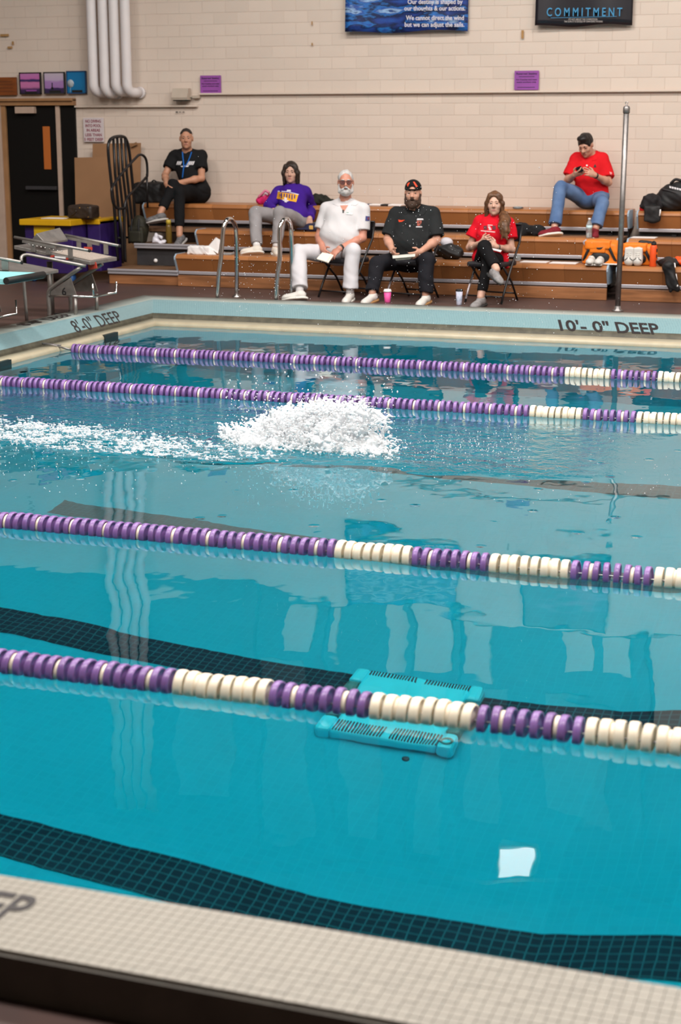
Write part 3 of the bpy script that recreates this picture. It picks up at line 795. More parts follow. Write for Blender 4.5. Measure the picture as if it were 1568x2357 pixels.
for n, (lab, q, st, wv, fm) in enumerate(posters):
    x0, x1, z0, z1 = wall_quad(*q, WALL_Y - .03)
    t = thing('framed_poster', lab, 'poster', ((x0 + x1) / 2, WALL_Y - .04, z0))
    for a0, a1, c0, c1 in ((x0, x1, z0, z0 + .012), (x0, x1, z1 - .012, z1), (x0, x0 + .012, z0, z1), (x1 - .012, x1, z0, z1)):
        bx('frame_side', a0, a1, c0, c1, WALL_Y - .05, WALL_Y - .02, fm, t, 0)
    bx('print', x0 + .006, x1 - .006, z0 + .006, z1 - .006, WALL_Y - .042, WALL_Y - .022, art('poster_art', st, 9, 2, z0, z1, wv), t, 0)
    W_, H_ = x1 - x0, z1 - z0
    bx('caption_panel', x0 + W_ * .26, x1 - W_ * .2, z0 + H_ * .05, z0 + H_ * .16, WALL_Y - .045, WALL_Y - .042, M_rubber, t, 0)
    if n == 0:
        bx('caption_strip', x0 + W_ * .3, x1 - W_ * .2, z0 + H_ * .14, z0 + H_ * .20, WALL_Y - .0455, WALL_Y - .0445, M_purple, t, 0)
    if n == 1:
        g = G(); c = ((x0 + x1) / 2 - .03, WALL_Y - .044, z0 + H_ * .36)
        g.box((c[0], c[1], c[2]), (.012, .004, .055)); g.box((c[0], c[1], c[2] - .03), (.03, .004, .03)); g.box((c[0], c[1], c[2] + .034), (.012, .004, .014)); g.build('figure', M_rubber, t)
    if n == 2:
        g = G(); c = (x0 + W_ * .2, WALL_Y - .044, z0 + H_ * .45)
        g.lathe(c, [(.001, -.002), (.048, -.001), (.048, .002), (.001, .004)], 24, 'Y'); g.build('dandelion_head', mat('dandelion_white', (.55, .62, .68), .8, var=.4, vscale=60), t)
        g = G(); g.tube([(c[0], c[1], c[2] - .04), (c[0] - .01, c[1], c[2] - .13)], .003, 6); g.build('stem', mat('pale_blue', (.3, .45, .55), .8), t)
x0, x1, z0, z1 = wall_quad(-45, 178.5, 40, 219, WALL_Y - .03)
t = thing('wooden_plaque', 'reddish brown wooden notice board over the door', 'sign', ((x0 + x1) / 2, WALL_Y - .04, z0))
bx('board', x0, x1, z0, z1, WALL_Y - .05, WALL_Y - .02, mat('red_brown_wood', (.24, .065, .012), .4, var=.3, vscale=3, stretch=(1, 4, 8)), t)
for k in range(4):
    bx('engraved_line', x0 + .08, x1 - .05, z0 + .045 + k * .04, z0 + .053 + k * .04, WALL_Y - .0512, WALL_Y - .05, mat('engraving', (.10, .03, .01), .6) if k == 0 else bpy.data.materials['engraving'], t, 0)
# speaker box, conduits, small label, tape scraps
x0, x1, z0, z1 = wall_quad(397, 203.5, 434, 230, WALL_Y - .1)
t = thing('wall_speaker', 'beige metal alarm box on the wall above the crossed-legged man', 'alarm box', ((x0 + x1) / 2, WALL_Y - .02, z0))
M_beigebox = mat('beige_metal', (.50, .42, .34), .5, var=.08)
g = G(); g.prism([(WALL_Y - .02, z0), (WALL_Y - .02, z1), (WALL_Y - .10, z1), (WALL_Y - .14, z0 + .03), (WALL_Y - .13, z0)], lambda y, z: (x0, y, z), lambda y, z: (x1, y, z)); g.build('box_body', M_beigebox, t)
bx('grille', x0 + .015, x1 - .01, z0 - .012, z0 + .001, WALL_Y - .12, WALL_Y - .03, M_rubber, t, 0)
def conduit(label, p, q, r=.011, name='conduit'):
    a, b = at(*p, WALL_Y - .035), at(*q, WALL_Y - .035)
    t = thing(name, label, 'conduit', tuple(a))
    g = G(); g.box(tuple((a + b) / 2), (abs(float(b[0] - a[0])), .03, r * 2), bev=.004); g.build('raceway', M_brick, t)
    return t
t = conduit('long cream cable raceway running along the wall under the purple signs', (458, 216.5), (1590, 208))
a = at(452, 223, WALL_Y - .04); g = G(); g.box(tuple(a), (.09, .05, .035), bev=.004); g.build('junction_box', M_beigebox, t)
a = at(440, 222, WALL_Y - .04); g = G(); g.box(tuple(a), (.10, .03, .014)); g.build('stub', M_beigebox, t)
conduit('short cream raceway passing below the white pipes', (172, 245), (455, 244.5))
a, b = at(403, 255.5, WALL_Y - .028), at(426, 260, WALL_Y - .028)
t = thing('wall_label', 'tiny dark label strip on the wall below the alarm box', 'label', tuple(a)); 
for k in range(3):
    xx = float(a[0]) + (float(b[0] - a[0])) * (k + .5) / 3; g = G(); g.box((xx, WALL_Y - .026, float(a[2] + b[2]) / 2), (.032, .006, .014 if k == 0 else .009), bev=.003); g.build('strip', M_charcoal, t)
M_tape = mat('old_tape', (.45, .25, .09), .7, var=.3, vscale=40)
for n, (q, lab) in enumerate((((1200.5, 69.5, 1205.5, 88.5), 'yellowed strip of old tape hanging between the two banners'), ((717, 49, 719.5, 57.5), 'small scrap of old tape high on the wall, upper of two'), ((717, 98.5, 720, 105), 'small scrap of old tape, lower of two'),
               ((0, 78.5, 20, 83.5), 'long scrap of old tape above the wooden notice board'), ((27, 95, 31.5, 103), 'short upright scrap of old tape over the sunset poster'), ((17, 107, 28, 111.5), 'flat scrap of old tape, lowest near the door'))):
    x0, x1, z0, z1 = wall_quad(*q, WALL_Y - .027)
    g = G(); g.box(((x0 + x1) / 2, WALL_Y - .0245, (z0 + z1) / 2), (x1 - x0, .003, z1 - z0)); tag(g.build('tape_scrap', M_tape), lab, 'tape', 'tape scraps on the wall')
# banners
def banner(label, xa, xb, z0, z1, m, wavy=.03):
    t = thing('banner', label, 'banner', ((xa + xb) / 2, WALL_Y - .06, z0))
    n, k = 28, 14; g = G(); rows = []
    for j in range(k + 1):
        z = z0 + (z1 - z0) * j / k; r = []
        for i in range(n + 1):
            u = i / n; y = WALL_Y - .035 - wavy * (1 - j / k) * (.8 + .7 * math.sin(u * 9.2 + 1)) - .012
            r.append(g.bm.verts.new((xa + (xb - xa) * u, y, z + .012 * math.sin(u * 9.2 + 1) * (1 - j / k))))
        rows.append(r)
    for p, q in zip(rows, rows[1:]):
        for i in range(n): f = g.bm.faces.new((p[i], p[i + 1], q[i + 1], q[i])); f.smooth = True
    o = g.build('sheet', m, t); md = o.modifiers.new('thick', 'SOLIDIFY'); md.thickness = .004
    return t
b1 = wall_quad(795, 73, 1076, 69, WALL_Y - .08)
bz0 = float(at(935, 73, WALL_Y - .06)[2])
m = art('sea_banner_art', [(0, (.02, .11, .40)), (.25, (.015, .05, .26)), (.45, (.005, .012, .05)), (.55, (.02, .16, .50)), (.65, (.015, .06, .30)), (.8, (.30, .48, .72)), (.9, (.015, .03, .14)), (1, (.02, .14, .45))], 3.0, 2, bz0 - .6, bz0 + 1.0, 1.0)
t = banner('blue rippled water banner with white verse about destiny', b1[0], b1[1], bz0, 4.01, m)
tx = lambda px, py: at(px, py, WALL_Y - .115)
M_btext = mat('banner_print', (.66, .62, .66), .6); M_ctext = mat('banner_blue_print', (.05, .27, .50), .6); M_ctext2 = mat('banner_small_print', (.5, .45, .42), .6)
def line_px(parent, body, px0, px1, pybase, pxh, m, bold=.02):
    a, b = tx(px0, pybase), tx(px1, pybase); h = pxh * float(np.linalg.norm(b - a)) / (px1 - px0)
    me, v = text_mesh(body, 1.0); w = v[:, 0].max() - v[:, 0].min(); mn = v[:, 0].min(); bpy.data.meshes.remove(me)
    size = h / .72; sx = float(b[0] - a[0]) / (w * size)
    put_text('lettering', body, size, V(float(a[0]) - mn * size * sx, float(a[1]), float(a[2])), (1, 0, float(b[2] - a[2]) / float(b[0] - a[0])), (0, 0, 1), m, parent, bold=bold * size, sx=sx)
for body, p0, p1, yb in (('Our destiny is shaped by', 939, 1065, 9), ('our thoughts & our actions.', 931, 1071, 24), ('We cannot direct the wind', 935, 1068, 46), ('but we can adjust the sails.', 932, 1069, 61.5)):
    line_px(t, body, p0, p1, yb, 10, M_btext)
b2 = wall_quad(1232, 61, 1455, 55, WALL_Y - .08)
bz0 = float(at(1340, 59, WALL_Y - .06)[2])
m = art('night_banner_art', [(0, (.012, .011, .016)), (.30, (.012, .011, .016)), (.42, (.02, .025, .06)), (.5, (.20, .12, .28)), (.62, (.04, .06, .16)), (1, (.01, .012, .03))], 3.0, 2, bz0, bz0 + 1.0, .12)
t = banner('black motivational banner reading commitment in blue', b2[0], b2[1], bz0, 3.95, m)
line_px(t, 'C O M M I T M E N T', 1259, 1432, 37, 19, M_ctext, .008)
line_px(t, "IT'S NOT ABOUT THE COMPETITION,", 1309, 1376, 46.5, 4, M_ctext2, 0)
line_px(t, 'THE GOAL IS TO EXCEED MY OWN EXPECTATIONS.', 1299, 1388, 51.5, 4, M_ctext2, 0)
a, b = tx(1268, 40), tx(1420, 39); g = G(); g.box(tuple((a + b) / 2), (float(b[0] - a[0]), .003, .004)); g.build('rule', M_ctext, t)
# flood lamp high on the wall
p = at(1195, 1965, 18.75); fl = thing('flood_lamp', 'bright white flood lamp high on the back wall', 'lamp', (-4.2, 18.95, 6.95))
g = G(); g.box((-4.2, 18.95, 7.1), (.46, .22, .68), bev=.02); g.build('lamp_housing', M_pale, fl)
g = G(); g.box((-4.2, 18.825, 7.1), (.40, .03, .60), bev=.005); g.build('lamp_lens', emit('flood_lens', (1, .96, .92), 5.5), fl)
g = G(); g.box((-4.2, 19.04, 7.1), (.12, .12, .12)); g.build('lamp_bracket', M_black, fl)

# ------------------------------------------------------------------ lane ropes
M_fpurple = mat('float_purple', (.215, .115, .325), .3, var=.12, vscale=20, rnd=.10)
M_fwhite = mat('float_white', (.84, .74, .58), .35, var=.05, rnd=.04)
M_cable = mat('steel_cable', (.3, .3, .3), .4, .8)
RF, CF, PITCH_F = .060, .010, .0470
def float_mesh(m, r, th, spokes=True):
    g = G(); h = th / 2
    prof = [(.010, -h * .8), (r * .45, -h * .55), (r * .78, -h * .45), (r * .86, -h), (r * .96, -h), (r, -h * .5), (r, h * .5), (r * .96, h), (r * .86, h), (r * .78, h * .45), (r * .45, h * .55), (.010, h * .8)]
    g.lathe((0, 0, 0), prof, 18, 'X')
    o = g.build('float', m); me = o.data; bpy.data.objects.remove(o); return me
fm_p, fm_w, fm_s = float_mesh(M_fpurple, RF, .026), float_mesh(M_fwhite, RF, .034), float_mesh(M_fwhite, RF * .82, .020)
def lane_rope(label, Y, xa, xb, shift, yend=None):
    t = thing('lane_rope', label, 'lane rope', (xa, Y, 0), 'lane ropes across the pool')
    yf = lambda x: Y + (0 if yend is None else (yend - Y) * (x - xa) / (xb - xa))
    prot = {}
    n = int((xb - xa) / PITCH_F); ib = -2.455 + shift
    for i in range(n):
        x = xa + .03 + i * PITCH_F
        k = math.floor((x - ib) / PITCH_F + .5); white = k >= 0 and (k // 8) % 2 == 0
        for me, dx in ((fm_w if white else fm_p, 0),) + (((fm_s, PITCH_F / 2),) if k % 4 == 1 else ()):
            if me.name not in prot: o = prot[me.name] = link('float', me, None, t)
            else: o = prot[me.name].copy(); COL.objects.link(o)
            jz = .0018 * math.sin(i * .9 + shift * 40) + RND.uniform(-.0015, .0015)
            o.location = (x + dx - xa + t.location.x, yf(x) + RND.uniform(-.002, .002), CF + jz)
            o.rotation_euler = (RND.uniform(0, .3), RND.uniform(-.05, .05), RND.uniform(-.07, .07))
    g = G(); g.tube([(xa - .02, yf(xa), CF), (xb + .05, yf(xb), CF)], .004, 6); g.build('cable', M_cable, t)
    return t
r1 = lane_rope('lane rope farthest from the camera, hooked to the end gutter, purple with cream stretches', 13.12, -7.13, 2.4, -.12)
g = G(); g.tube([(-7.13, 13.12, .012), (-7.22, 13.12, .03), (-7.34, 13.11, .055), (-7.42, 13.10, .06)], .009, 8); g.tube([(-7.25, 13.08, .05), (-7.40, 13.08, .06), (-7.42, 13.13, .06), (-7.25, 13.14, .05)], .007, 6); g.build('end_hook', M_galv, r1)
r2 = lane_rope('lane rope passing just behind the white splash', 11.20, -7.13, 2.4, .03)
r3 = lane_rope('lane rope between the splash and the long wall reflections', 7.13, -5.6, 2.4, 0.0)
r4 = lane_rope('lane rope nearest the camera, passing over the pool cleaner', 5.14, -4.4, 2.4, 0.05)

# ------------------------------------------------------------------ standing pole, grab rails
t = thing('stanchion_pole', 'tall galvanised pole standing on the deck before the right bleachers', 'pole', (-2.76, 16.45, DECK))
g = G(); g.tube([(-2.76, 16.45, DECK), (-2.748, 16.45, 2.13)], .0275, 14); g.build('pole', M_galv, t)
g = G(); g.lathe((-2.748, 16.45, 2.10), [(.03, 0), (.035, .01), (.035, .05), (.028, .068), (.008, .075), (.008, .085), (.002, .09)], 14); g.build('pole_cap', M_galv, t)
g = G(); g.tube([(-2.748 + .013 * math.cos(a), 16.45, 2.197 + .013 * math.sin(a)) for a in np.linspace(0, 6.0, 12)], .004, 6); g.build('eye_ring', M_steel, t)
g = G(); g.lathe((-2.76, 16.45, DECK), [(.06, 0), (.06, .008), (.035, .02), (.03, .05)], 16); g.build('floor_socket', M_galv, t)
for lab, a, top, b, tb in (('polished steel grab rail at the pool corner side', 502, (527, 501), 545, 0), ('polished steel grab rail beside the man in white', 637, (657, 503), 672, 0)):
    X = float(at(a, 690, 16.1)[0])
    zt = float(at(*top, 16.32)[2])
    p0 = at(a - 1, 686, 16.10); p1 = at(b, 686, 16.50)
    ax, bx_ = float(p0[0]), float(p1[0])
    t = thing('grab_rail', lab, 'rail', ((ax + bx_) / 2, 16.25, DECK), 'grab rails at the far pool edge')
    tp = at(*top, 16.26); tx0 = float(tp[0]); z1 = zt - .028
    pa = at(a + 7, 590, 16.12); pb = at(top[0] - 13, 530, 16.16); pc = at(top[0] - 6, 509, 16.2); pd = at(top[0] + 7, 507, 16.32); pe_ = at(b - 2, 527, 16.45); pf = at(b, 600, 16.50)
    g = G(); g.tube([(ax, 16.10, DECK), tuple(at(a + 1, 640, 16.1)), tuple(pa), tuple(pb), tuple(pc), tuple(at(top[0], 504.5, 16.26)), tuple(pd), tuple(pe_), tuple(pf), (bx_, 16.50, DECK)], .0235, 12, smooth=5); g.build('rail_tube', M_chrome, t)
    for x, y in ((ax, 16.10), (bx_, 16.50)):
        g = G(); g.lathe((x, y, DECK), [(.055, 0), (.055, .006), (.03, .022), (.026, .03)], 16); g.build('escutcheon', M_steel, t)

# ------------------------------------------------------------------ starting block 6
M_ssteel = mat('satin_block_steel', (.34, .32, .30), .42, .75, var=.25, vscale=12, bump=.0003, bscale=90)
M_grip = mat('sand_grip', (.40, .34, .29), .85, var=.25, vscale=60, bump=.001, bscale=160)
M_redlab = mat('red_label', (.45, .05, .03), .4)
YN, YF_ = 14.1, 14.66
def quadplate(g, p, th):                  # p: four corner points of the top; th downwards
    q = [np.array(x, float) for x in p]; g.hexa([tuple(x - V(0, 0, th)) for x in q] + [tuple(x) for x in q], bev=.004)
t = thing('starting_block', 'steel starting block numbered 6 with a sloped top and wedge footrest', 'starting block', (-7.9, 14.4, DECK), 'starting blocks at the pool end')
A, B_ = at(32, 565, YN), at(208, 602, YN)
C_ = B_ + V(.0, YF_ - YN, 0); D_ = A + V(.0, YF_ - YN, 0)
g = G(); quadplate(g, [A, B_, C_, D_], .035); deckp = g.build('platform', M_ssteel, t)
u = unit(B_ - A); up = V(0, 0, 1); nn = unit(np.cross(u, V(0, 1, 0))); nn = nn if nn[2] > 0 else -nn
g = G(); quadplate(g, [A + u * .38 + V(0, .05, 0) + nn * .004, B_ - u * .03 + V(0, .05, 0) + nn * .004, C_ - u * .03 - V(0, .05, 0) + nn * .004, D_ + u * .38 - V(0, .05, 0) + nn * .004], .004); g.build('grip_sheet', M_grip, deckp)
# adjustable wedge footrest
w0, w1 = at(66, 541, YN + .06), at(104, 556, YN + .06); 
wa, wb = at(66, 541, YN + .06) + nn * .02, at(104, 556, YN + .06) - nn * .004
Wt = V(0, YF_ - YN - .10, 0)
P1 = at(88, 538, YN + .06); P2 = at(104, 556, YN + .06)
g = G(); g.hexa([tuple(P2 - nn * .03 - u * .16), tuple(P2 - nn * .03), tuple(P2 - nn * .03 + Wt), tuple(P2 - nn * .03 - u * .16 + Wt), tuple(P1 + nn * .0 - u * .02), tuple(P2 - nn * .01), tuple(P2 - nn * .01 + Wt), tuple(P1 - u * .02 + Wt + nn * .03)], bev=.004); wd = g.build('footrest_wedge', M_ssteel, t)
# side rails with brackets
def offs(p, dy, up_): return p + V(0, dy, 0) + nn * up_
for nm, y0, (a0, a1) in (('side_rail', YN - .01, ((33, 546), (205, 577))), ('side_rail', YF_ + .01, ((150, 541), (275, 566)))):
    a, b = at(*a0, y0), at(*a1, y0)
    g = G(); g.tube([tuple(a), tuple(b)], .014, 10); g.box(tuple((a * 2 + b) / 3 - V(0, 0, .022)), (.36, .02, .03), rot=Matrix.Rotation(math.atan2(-(b - a)[2], (b - a)[0]), 3, 'Y')); sr = g.build(nm, M_ssteel, t)
    for k in (.25, .45, .75):
        p = a + (b - a) * k; g = G(); g.box(tuple(p - V(0, 0, .055)), (.05, .012, .11), bev=.003); g.build('rail_bracket', M_ssteel, t)
    e = b; g = G(); g.tube([tuple(e - u * .004), tuple(e + u * .012)], .0155, 10); g.build('end_plug', M_rubber, sr)
for k in range(9):
    p = at(66 + 9.5 * k, 562.5 + 2.0 * k, YN - .025); g = G(); g.lathe(tuple(p), [(.001, -.006), (.006, -.005), (.007, .004), (.001, .005)], 8, 'Y'); g.build('adjusting_pin', M_chrome, t)
for (q0, q1), m in ((((116, 588), (125, 591.5)), M_redlab), (((126, 589), (151, 596)), M_white), (((152, 594), (159, 597)), M_redlab)):
    a, b = at(*q0, YN - .003), at(*q1, YN - .003); g = G(); g.hexa([tuple(a - V(0, 0, .018)), tuple(b - V(0, 0, .0)), tuple(b + V(0, .004, 0)), tuple(a - V(0, -.004, .018)), tuple(a), tuple(b + V(0, 0, .018)), tuple(b + V(0, .004, .018)), tuple(a + V(0, .004, 0))]); g.build('edge_label', m, deckp)
a = at(213, 612, YN + .1); g = G(); g.box(tuple(a), (.09, .012, .06), rot=Matrix.Rotation(-.2, 3, 'Y')); g.build('warning_label', M_redlab, t)
a = at(203, 572, YF_ - .02); g = G(); g.box(tuple(a), (.09, .01, .03)); g.build('warning_label', M_redlab, t)
# pedestal: two slanted arms with side plates and legs, hand bar
for n, y in enumerate((YN + .06, YF_ - .06)):
    s_ = (y - YN - .06) ; sh = lambda px, py: at(px, py, YN + .06) + V(0, s_, 0)
    g = G(); g.tube([tuple(sh(187, 615)), tuple(sh(150, 640)), tuple(sh(121, 661)), tuple(sh(113, 670)), tuple(sh(111.5, 684)), tuple(sh(113, 706)), tuple(V(float(sh(114, 728)[0]), y, DECK))], .021, 10, smooth=3); g.build('pedestal_arm', M_ssteel, t)
    pl = [sh(118, 681), sh(177, 681), sh(163, 639), sh(117, 671)]
    g = G(); g.hexa([tuple(p + V(0, -.006, 0)) for p in pl] + [tuple(p + V(0, .006, 0)) for p in pl]); sp_ = g.build('side_plate', M_ssteel, t)
    if n == 0:
        me, v = text_mesh('6', 1.0); bpy.data.meshes.remove(me)
        q = sh(143, 679) + V(0, -.007, 0); h6 = float(sh(143, 661)[2] - sh(143, 679)[2])
        put_text('number', '6', h6 / .72, q, (1, 0, 0), (0, 0, 1), M_ink, sp_, bold=.0015)
    lg = V(float(sh(173, 700)[0]), y, 0); g = G(); g.tube([tuple(sh(174, 686)), (lg[0], y, DECK)], .018, 10); g.build('leg', M_ssteel, t)
b0, b1_, b2_, b3_ = at(113, 681, YN + .05), at(180, 682, YN + .05), at(216, 683, YN + .12), at(267, 673, YF_ - .02)
g = G(); g.tube([tuple(b0), tuple(b1_), tuple(b2_), tuple(b3_), tuple(at(268, 648, YF_ - .02))], .011, 8); g.tube([tuple(at(215, 682, YN + .12)), tuple(at(213, 653, YN + .12))], .011, 8); g.build('hand_bar', M_chrome, t)
g = G(); g.tube([tuple(at(62, 740, 13.8) * V(1, 1, 0) + V(0, 0, DECK)), tuple(at(54, 640, 13.8)), tuple(at(49, 600, 13.8)), tuple(at(51, 590, 13.82)), tuple(at(60, 586.5, 13.84)), tuple(at(75, 588, 13.86)), tuple(at(140, 601, 13.95)), tuple(at(198, 612.5, 14.05))], .0165, 10, smooth=3); g.build('grab_bow', M_ssteel, t)
g = G(); g.tube([tuple(at(114, 602, YN + .3)), tuple(V(float(at(117, 660, YN + .3)[0]), YN + .3, DECK))], .03, 12); g.build('post', M_ssteel, t)
g = G(); g.tube([(-7.95, 14.3, DECK + .012), (-7.8, 14.45, DECK + .012), (-7.75, 14.6, DECK + .012), (-7.9, 14.7, DECK + .012)], .008, 6, smooth=5); tag(g.build('timing_cable', M_rubber), 'thin black cable lying on the deck under the numbered block', 'cable')
# the next block, cut by the frame
t2 = thing('starting_block', 'steel starting block cut off by the frame behind the turquoise board', 'starting block', (-8.1, 12.4, DECK), 'starting blocks at the pool end')
y0 = 13.0
g = G(); g.tube([tuple(at(-60, 583, y0)), tuple(at(50, 604, y0))], .015, 10); sr = g.build('side_rail', M_ssteel, t2)
g = G(); g.tube([tuple(at(49, 604, y0)), tuple(at(52, 604.5, y0))], .0165, 10); g.build('end_plug', M_rubber, sr)
pa, pb = at(-70, 606, y0), at(66, 632, y0); g = G(); quadplate(g, [pa, pb, pb + V(0, .55, 0), pa + V(0, .55, 0)], .03); g.build('platform', M_ssteel, t2)
p = at(12, 611, y0); g = G(); g.box(tuple(p), (.07, .012, .09), bev=.003); g.build('rail_bracket', M_ssteel, t2)
g = G(); g.tube([tuple(at(-30, 737, y0)), tuple(at(38, 722, y0 + .3)), tuple(at(36, 690, y0 + .3))], .011, 8); g.build('hand_bar', M_chrome, t2)
pl = [at(-40, 720, y0), at(4, 718, y0), at(-6, 682, y0), at(-40, 690, y0)]
g = G(); g.hexa([tuple(p + V(0, -.006, 0)) for p in pl] + [tuple(p + V(0, .006, 0)) for p in pl]); g.build('side_plate', M_ssteel, t2)
g = G(); g.tube([(-8.15, y0 + .2, DECK), tuple(at(-20, 610, y0 + .2))], .03, 12); g.build('post', M_ssteel, t2)
g = G(); p = onz(-25, 740, DECK); g.tube([(float(p[0]), float(p[1]), DECK), (float(p[0]), float(p[1]), .75)], .02, 10); g.build('leg', M_ssteel, t2)
# turquoise board with a black nose
Z5 = .72
t = thing('diving_board', 'turquoise board with black rubber nose sticking in at the frame edge', 'diving board', (-8.3, 12.2, DECK))
e0, e1 = onz(11, 641.5, Z5), onz(97, 627.5, Z5)
X0 = (float(e0[0]) + float(e1[0])) / 2; ya, yb = float(e0[1]), float(e1[1])
M_turq = mat('turquoise_board', (.25, .60, .62), .6, var=.1, vscale=20, bump=.0008, bscale=180)
g = G(); g.box((X0 - .95, (ya + yb) / 2, Z5 - .018), (1.9, yb - ya, .036), bev=.004); g.build('board', M_turq, t)
g = G(); g.tube([(X0 + .012, ya - .01, Z5 - .018), (X0 + .012, yb + .01, Z5 - .018)], .03, 12); g.build('nose', M_rubber, t)
g = G(); g.box((X0 - .03, (ya + yb) / 2, Z5 - .042), (.10, yb - ya, .014)); g.build('under_lip', M_turq, t)
for yy in (ya + .08, yb - .08):
    g = G(); g.tube([(X0 - 1.2, yy, Z5 - .03), (X0 - 1.2, yy, DECK)], .025, 10); g.build('leg', M_ssteel, t)

# ------------------------------------------------------------------ pool cleaner on the floor of the pool
c = V(-2.405, 7.925); zf = floor_z(-2.4) + .008
t = thing('pool_cleaner', 'turquoise robotic pool cleaner with comb slots lying on the pool floor', 'pool cleaner', (float(c[0]), float(c[1]), zf))
M_clean = mat('cleaner_plastic', (.02, .82, .98), .4, var=.06); M_cleand = mat('cleaner_dark_plastic', (.012, .17, .17), .5); M_slot = mat('cleaner_slot', (.004, .05, .07), .6)
S = .37
g = G(); g.box((c[0], c[1], zf + .05), (.60, .72, .09), bev=.02); body = g.build('cleaner_body', M_clean, t)
for sx in (-1, 1):
    g = G(); g.box((c[0] + sx * .335, c[1], zf + .05), (.075, .40, .10), bev=.02); g.build('track', M_cleand, t)
    for sy in (-1, 1):
        g = G(); g.box((c[0] + sx * .335, c[1] + sy * .285, zf + .05), (.085, .16, .11), bev=.025); g.build('corner_guard', M_clean, t)
for sy, w in ((-1, .115), (1, .05)):
    for x0 in (-.29, .025):
        for k in range(16):
            g = G(); g.box((c[0] + x0 + .009 + k * .0172, c[1] + sy * (.36 - w / 2 - .01), zf + .0965), (.0085, w, .006)); g.build('comb_slot', M_slot, t)
g = G(); g.tube([(c[0] + .335 + .03 * math.cos(a), c[1] - .30 + .03 * math.sin(a), zf + .11) for a in np.linspace(0, 2 * math.pi, 16)[:-1]], .007, 6, closed=True); g.build('lifting_ring', M_cleand, t)
g = G(); g.lathe((c[0] + .16, c[1] - .44, floor_z(-2.2) + .006), [(.02, 0), (.022, .01), (.01, .014)], 12); tag(g.build('drain_plug', M_slot), 'small dark round plug on the pool floor before the cleaner', 'plug')

# ------------------------------------------------------------------ splash, foam trail, drops
M_splash = mat('white_water', (.90, .92, .95), .18, trans=.10, ior=1.25, spec=.6, sub=.6)
M_splash.node_tree.nodes['Principled BSDF'].inputs['Subsurface Radius'].default_value = (.05, .05, .05)
M_splash.node_tree.nodes['Principled BSDF'].inputs['Alpha'].default_value = .72
M_mist = mat('spray_white', (.92, .94, .96), .15, spec=.6); M_mist.node_tree.nodes['Principled BSDF'].inputs['Alpha'].default_value = .50
M_foam = mat('foam', (.88, .92, .95), .2, spec=.6); M_foam.node_tree.nodes['Principled BSDF'].inputs['Alpha'].default_value = .42
M_drop = mat('water_drop', (.92, .93, .95), .05, trans=.35, ior=1.33)
R2 = random.Random(21)
sd = Sdf()
C0 = V(-4.72, 9.75, 0)
def sp(px, py, z=0.0):
    """a point of the splash: over the lane's middle plane, depth spread by the caller"""
    return at(px, py, 9.75)
def env(px):                              # top and bottom outline of the white water
    top = np.interp(px, [510, 540, 580, 630, 680, 720, 780, 830, 860, 885, 905], [985, 985, 975, 950, 938, 925, 930, 932, 945, 975, 1020])
    bot = np.interp(px, [510, 560, 620, 700, 760, 820, 870, 915], [1010, 1060, 1055, 1050, 1055, 1075, 1085, 1090])
    return top, bot
for i in range(150):                      # the dense middle
    px = R2.uniform(560, 865); t_, b_ = env(px); q = R2.uniform(.12, .95); py = t_ + 16 + (b_ - t_ - 24) * q
    p = at(px, py, 9.78 + R2.gauss(0, .07) - .12 * q); p[2] = max(p[2], .0)
    sd.ell(p, (R2.uniform(.03, .055), .045, R2.uniform(.022, .040)), None, .05)
for i in range(420):
    px = R2.uniform(528, 888); t_, b_ = env(px); q = R2.random() ** .75; py = t_ + 10 + (b_ - t_ - 14) * q
    Y = 9.72 + R2.gauss(0, .10) - .18 * q
    p = at(px, py, Y); r = R2.uniform(.006, .017) * (1.35 if abs(px - 700) < 110 else .8)
    if p[2] < -.01: p[2] = R2.uniform(-.005, .03)
    d = V(R2.uniform(-1, 1), R2.uniform(-.6, .6), R2.uniform(-.3, .9)); sd.cap(p, p + d * r * 2.6, r, r * .3, k=.010)
for i in range(760):                      # tongues and threads thrown out of the mound
    side = R2.random()
    if side < .42:
        px = R2.uniform(590, 870); t_, b_ = env(px); p = at(px, t_ + R2.uniform(4, 26), 9.72 + R2.gauss(0, .1)); d = V(R2.gauss(.1, .55), R2.gauss(0, .4), R2.uniform(.3, 1.1))
    elif side < .64:
        px = R2.uniform(515, 570); t_, b_ = env(px); p = at(px, R2.uniform(t_, b_), 9.7 + R2.gauss(0, .1)); d = V(R2.uniform(-1.1, .3), R2.gauss(0, .4), R2.uniform(-.3, .7))
    elif side < .86:
        px = R2.uniform(820, 905); t_, b_ = env(px); p = at(px, R2.uniform(t_, b_ + 8), 9.7 + R2.gauss(0, .12)); d = V(R2.uniform(.1, 1.0), R2.gauss(0, .4), R2.uniform(-.4, .8))
    else:
        px = R2.uniform(560, 900); t_, b_ = env(px); p = at(px, b_ + R2.uniform(-6, 26), 9.6 + R2.gauss(0, .08)); p[2] = max(p[2], .005); d = V(R2.uniform(-1, 1), R2.uniform(-.8, .2), R2.uniform(0, .35))
    L = R2.uniform(.02, .085); rr = R2.uniform(.0030, .0060); m = p + d * L * .6; e = m + (d * V(1, 1, .25)) * L * .6 + V(0, 0, -.01)
    sd.cap(p, m, rr * 1.3, rr, k=.012); sd.cap(m, e, rr, rr * .65, k=.010)
    if R2.random() < .6: sd.ell(e + V(R2.gauss(0, .006), R2.gauss(0, .006), .004), (rr * 1.15,) * 3, k=.004)
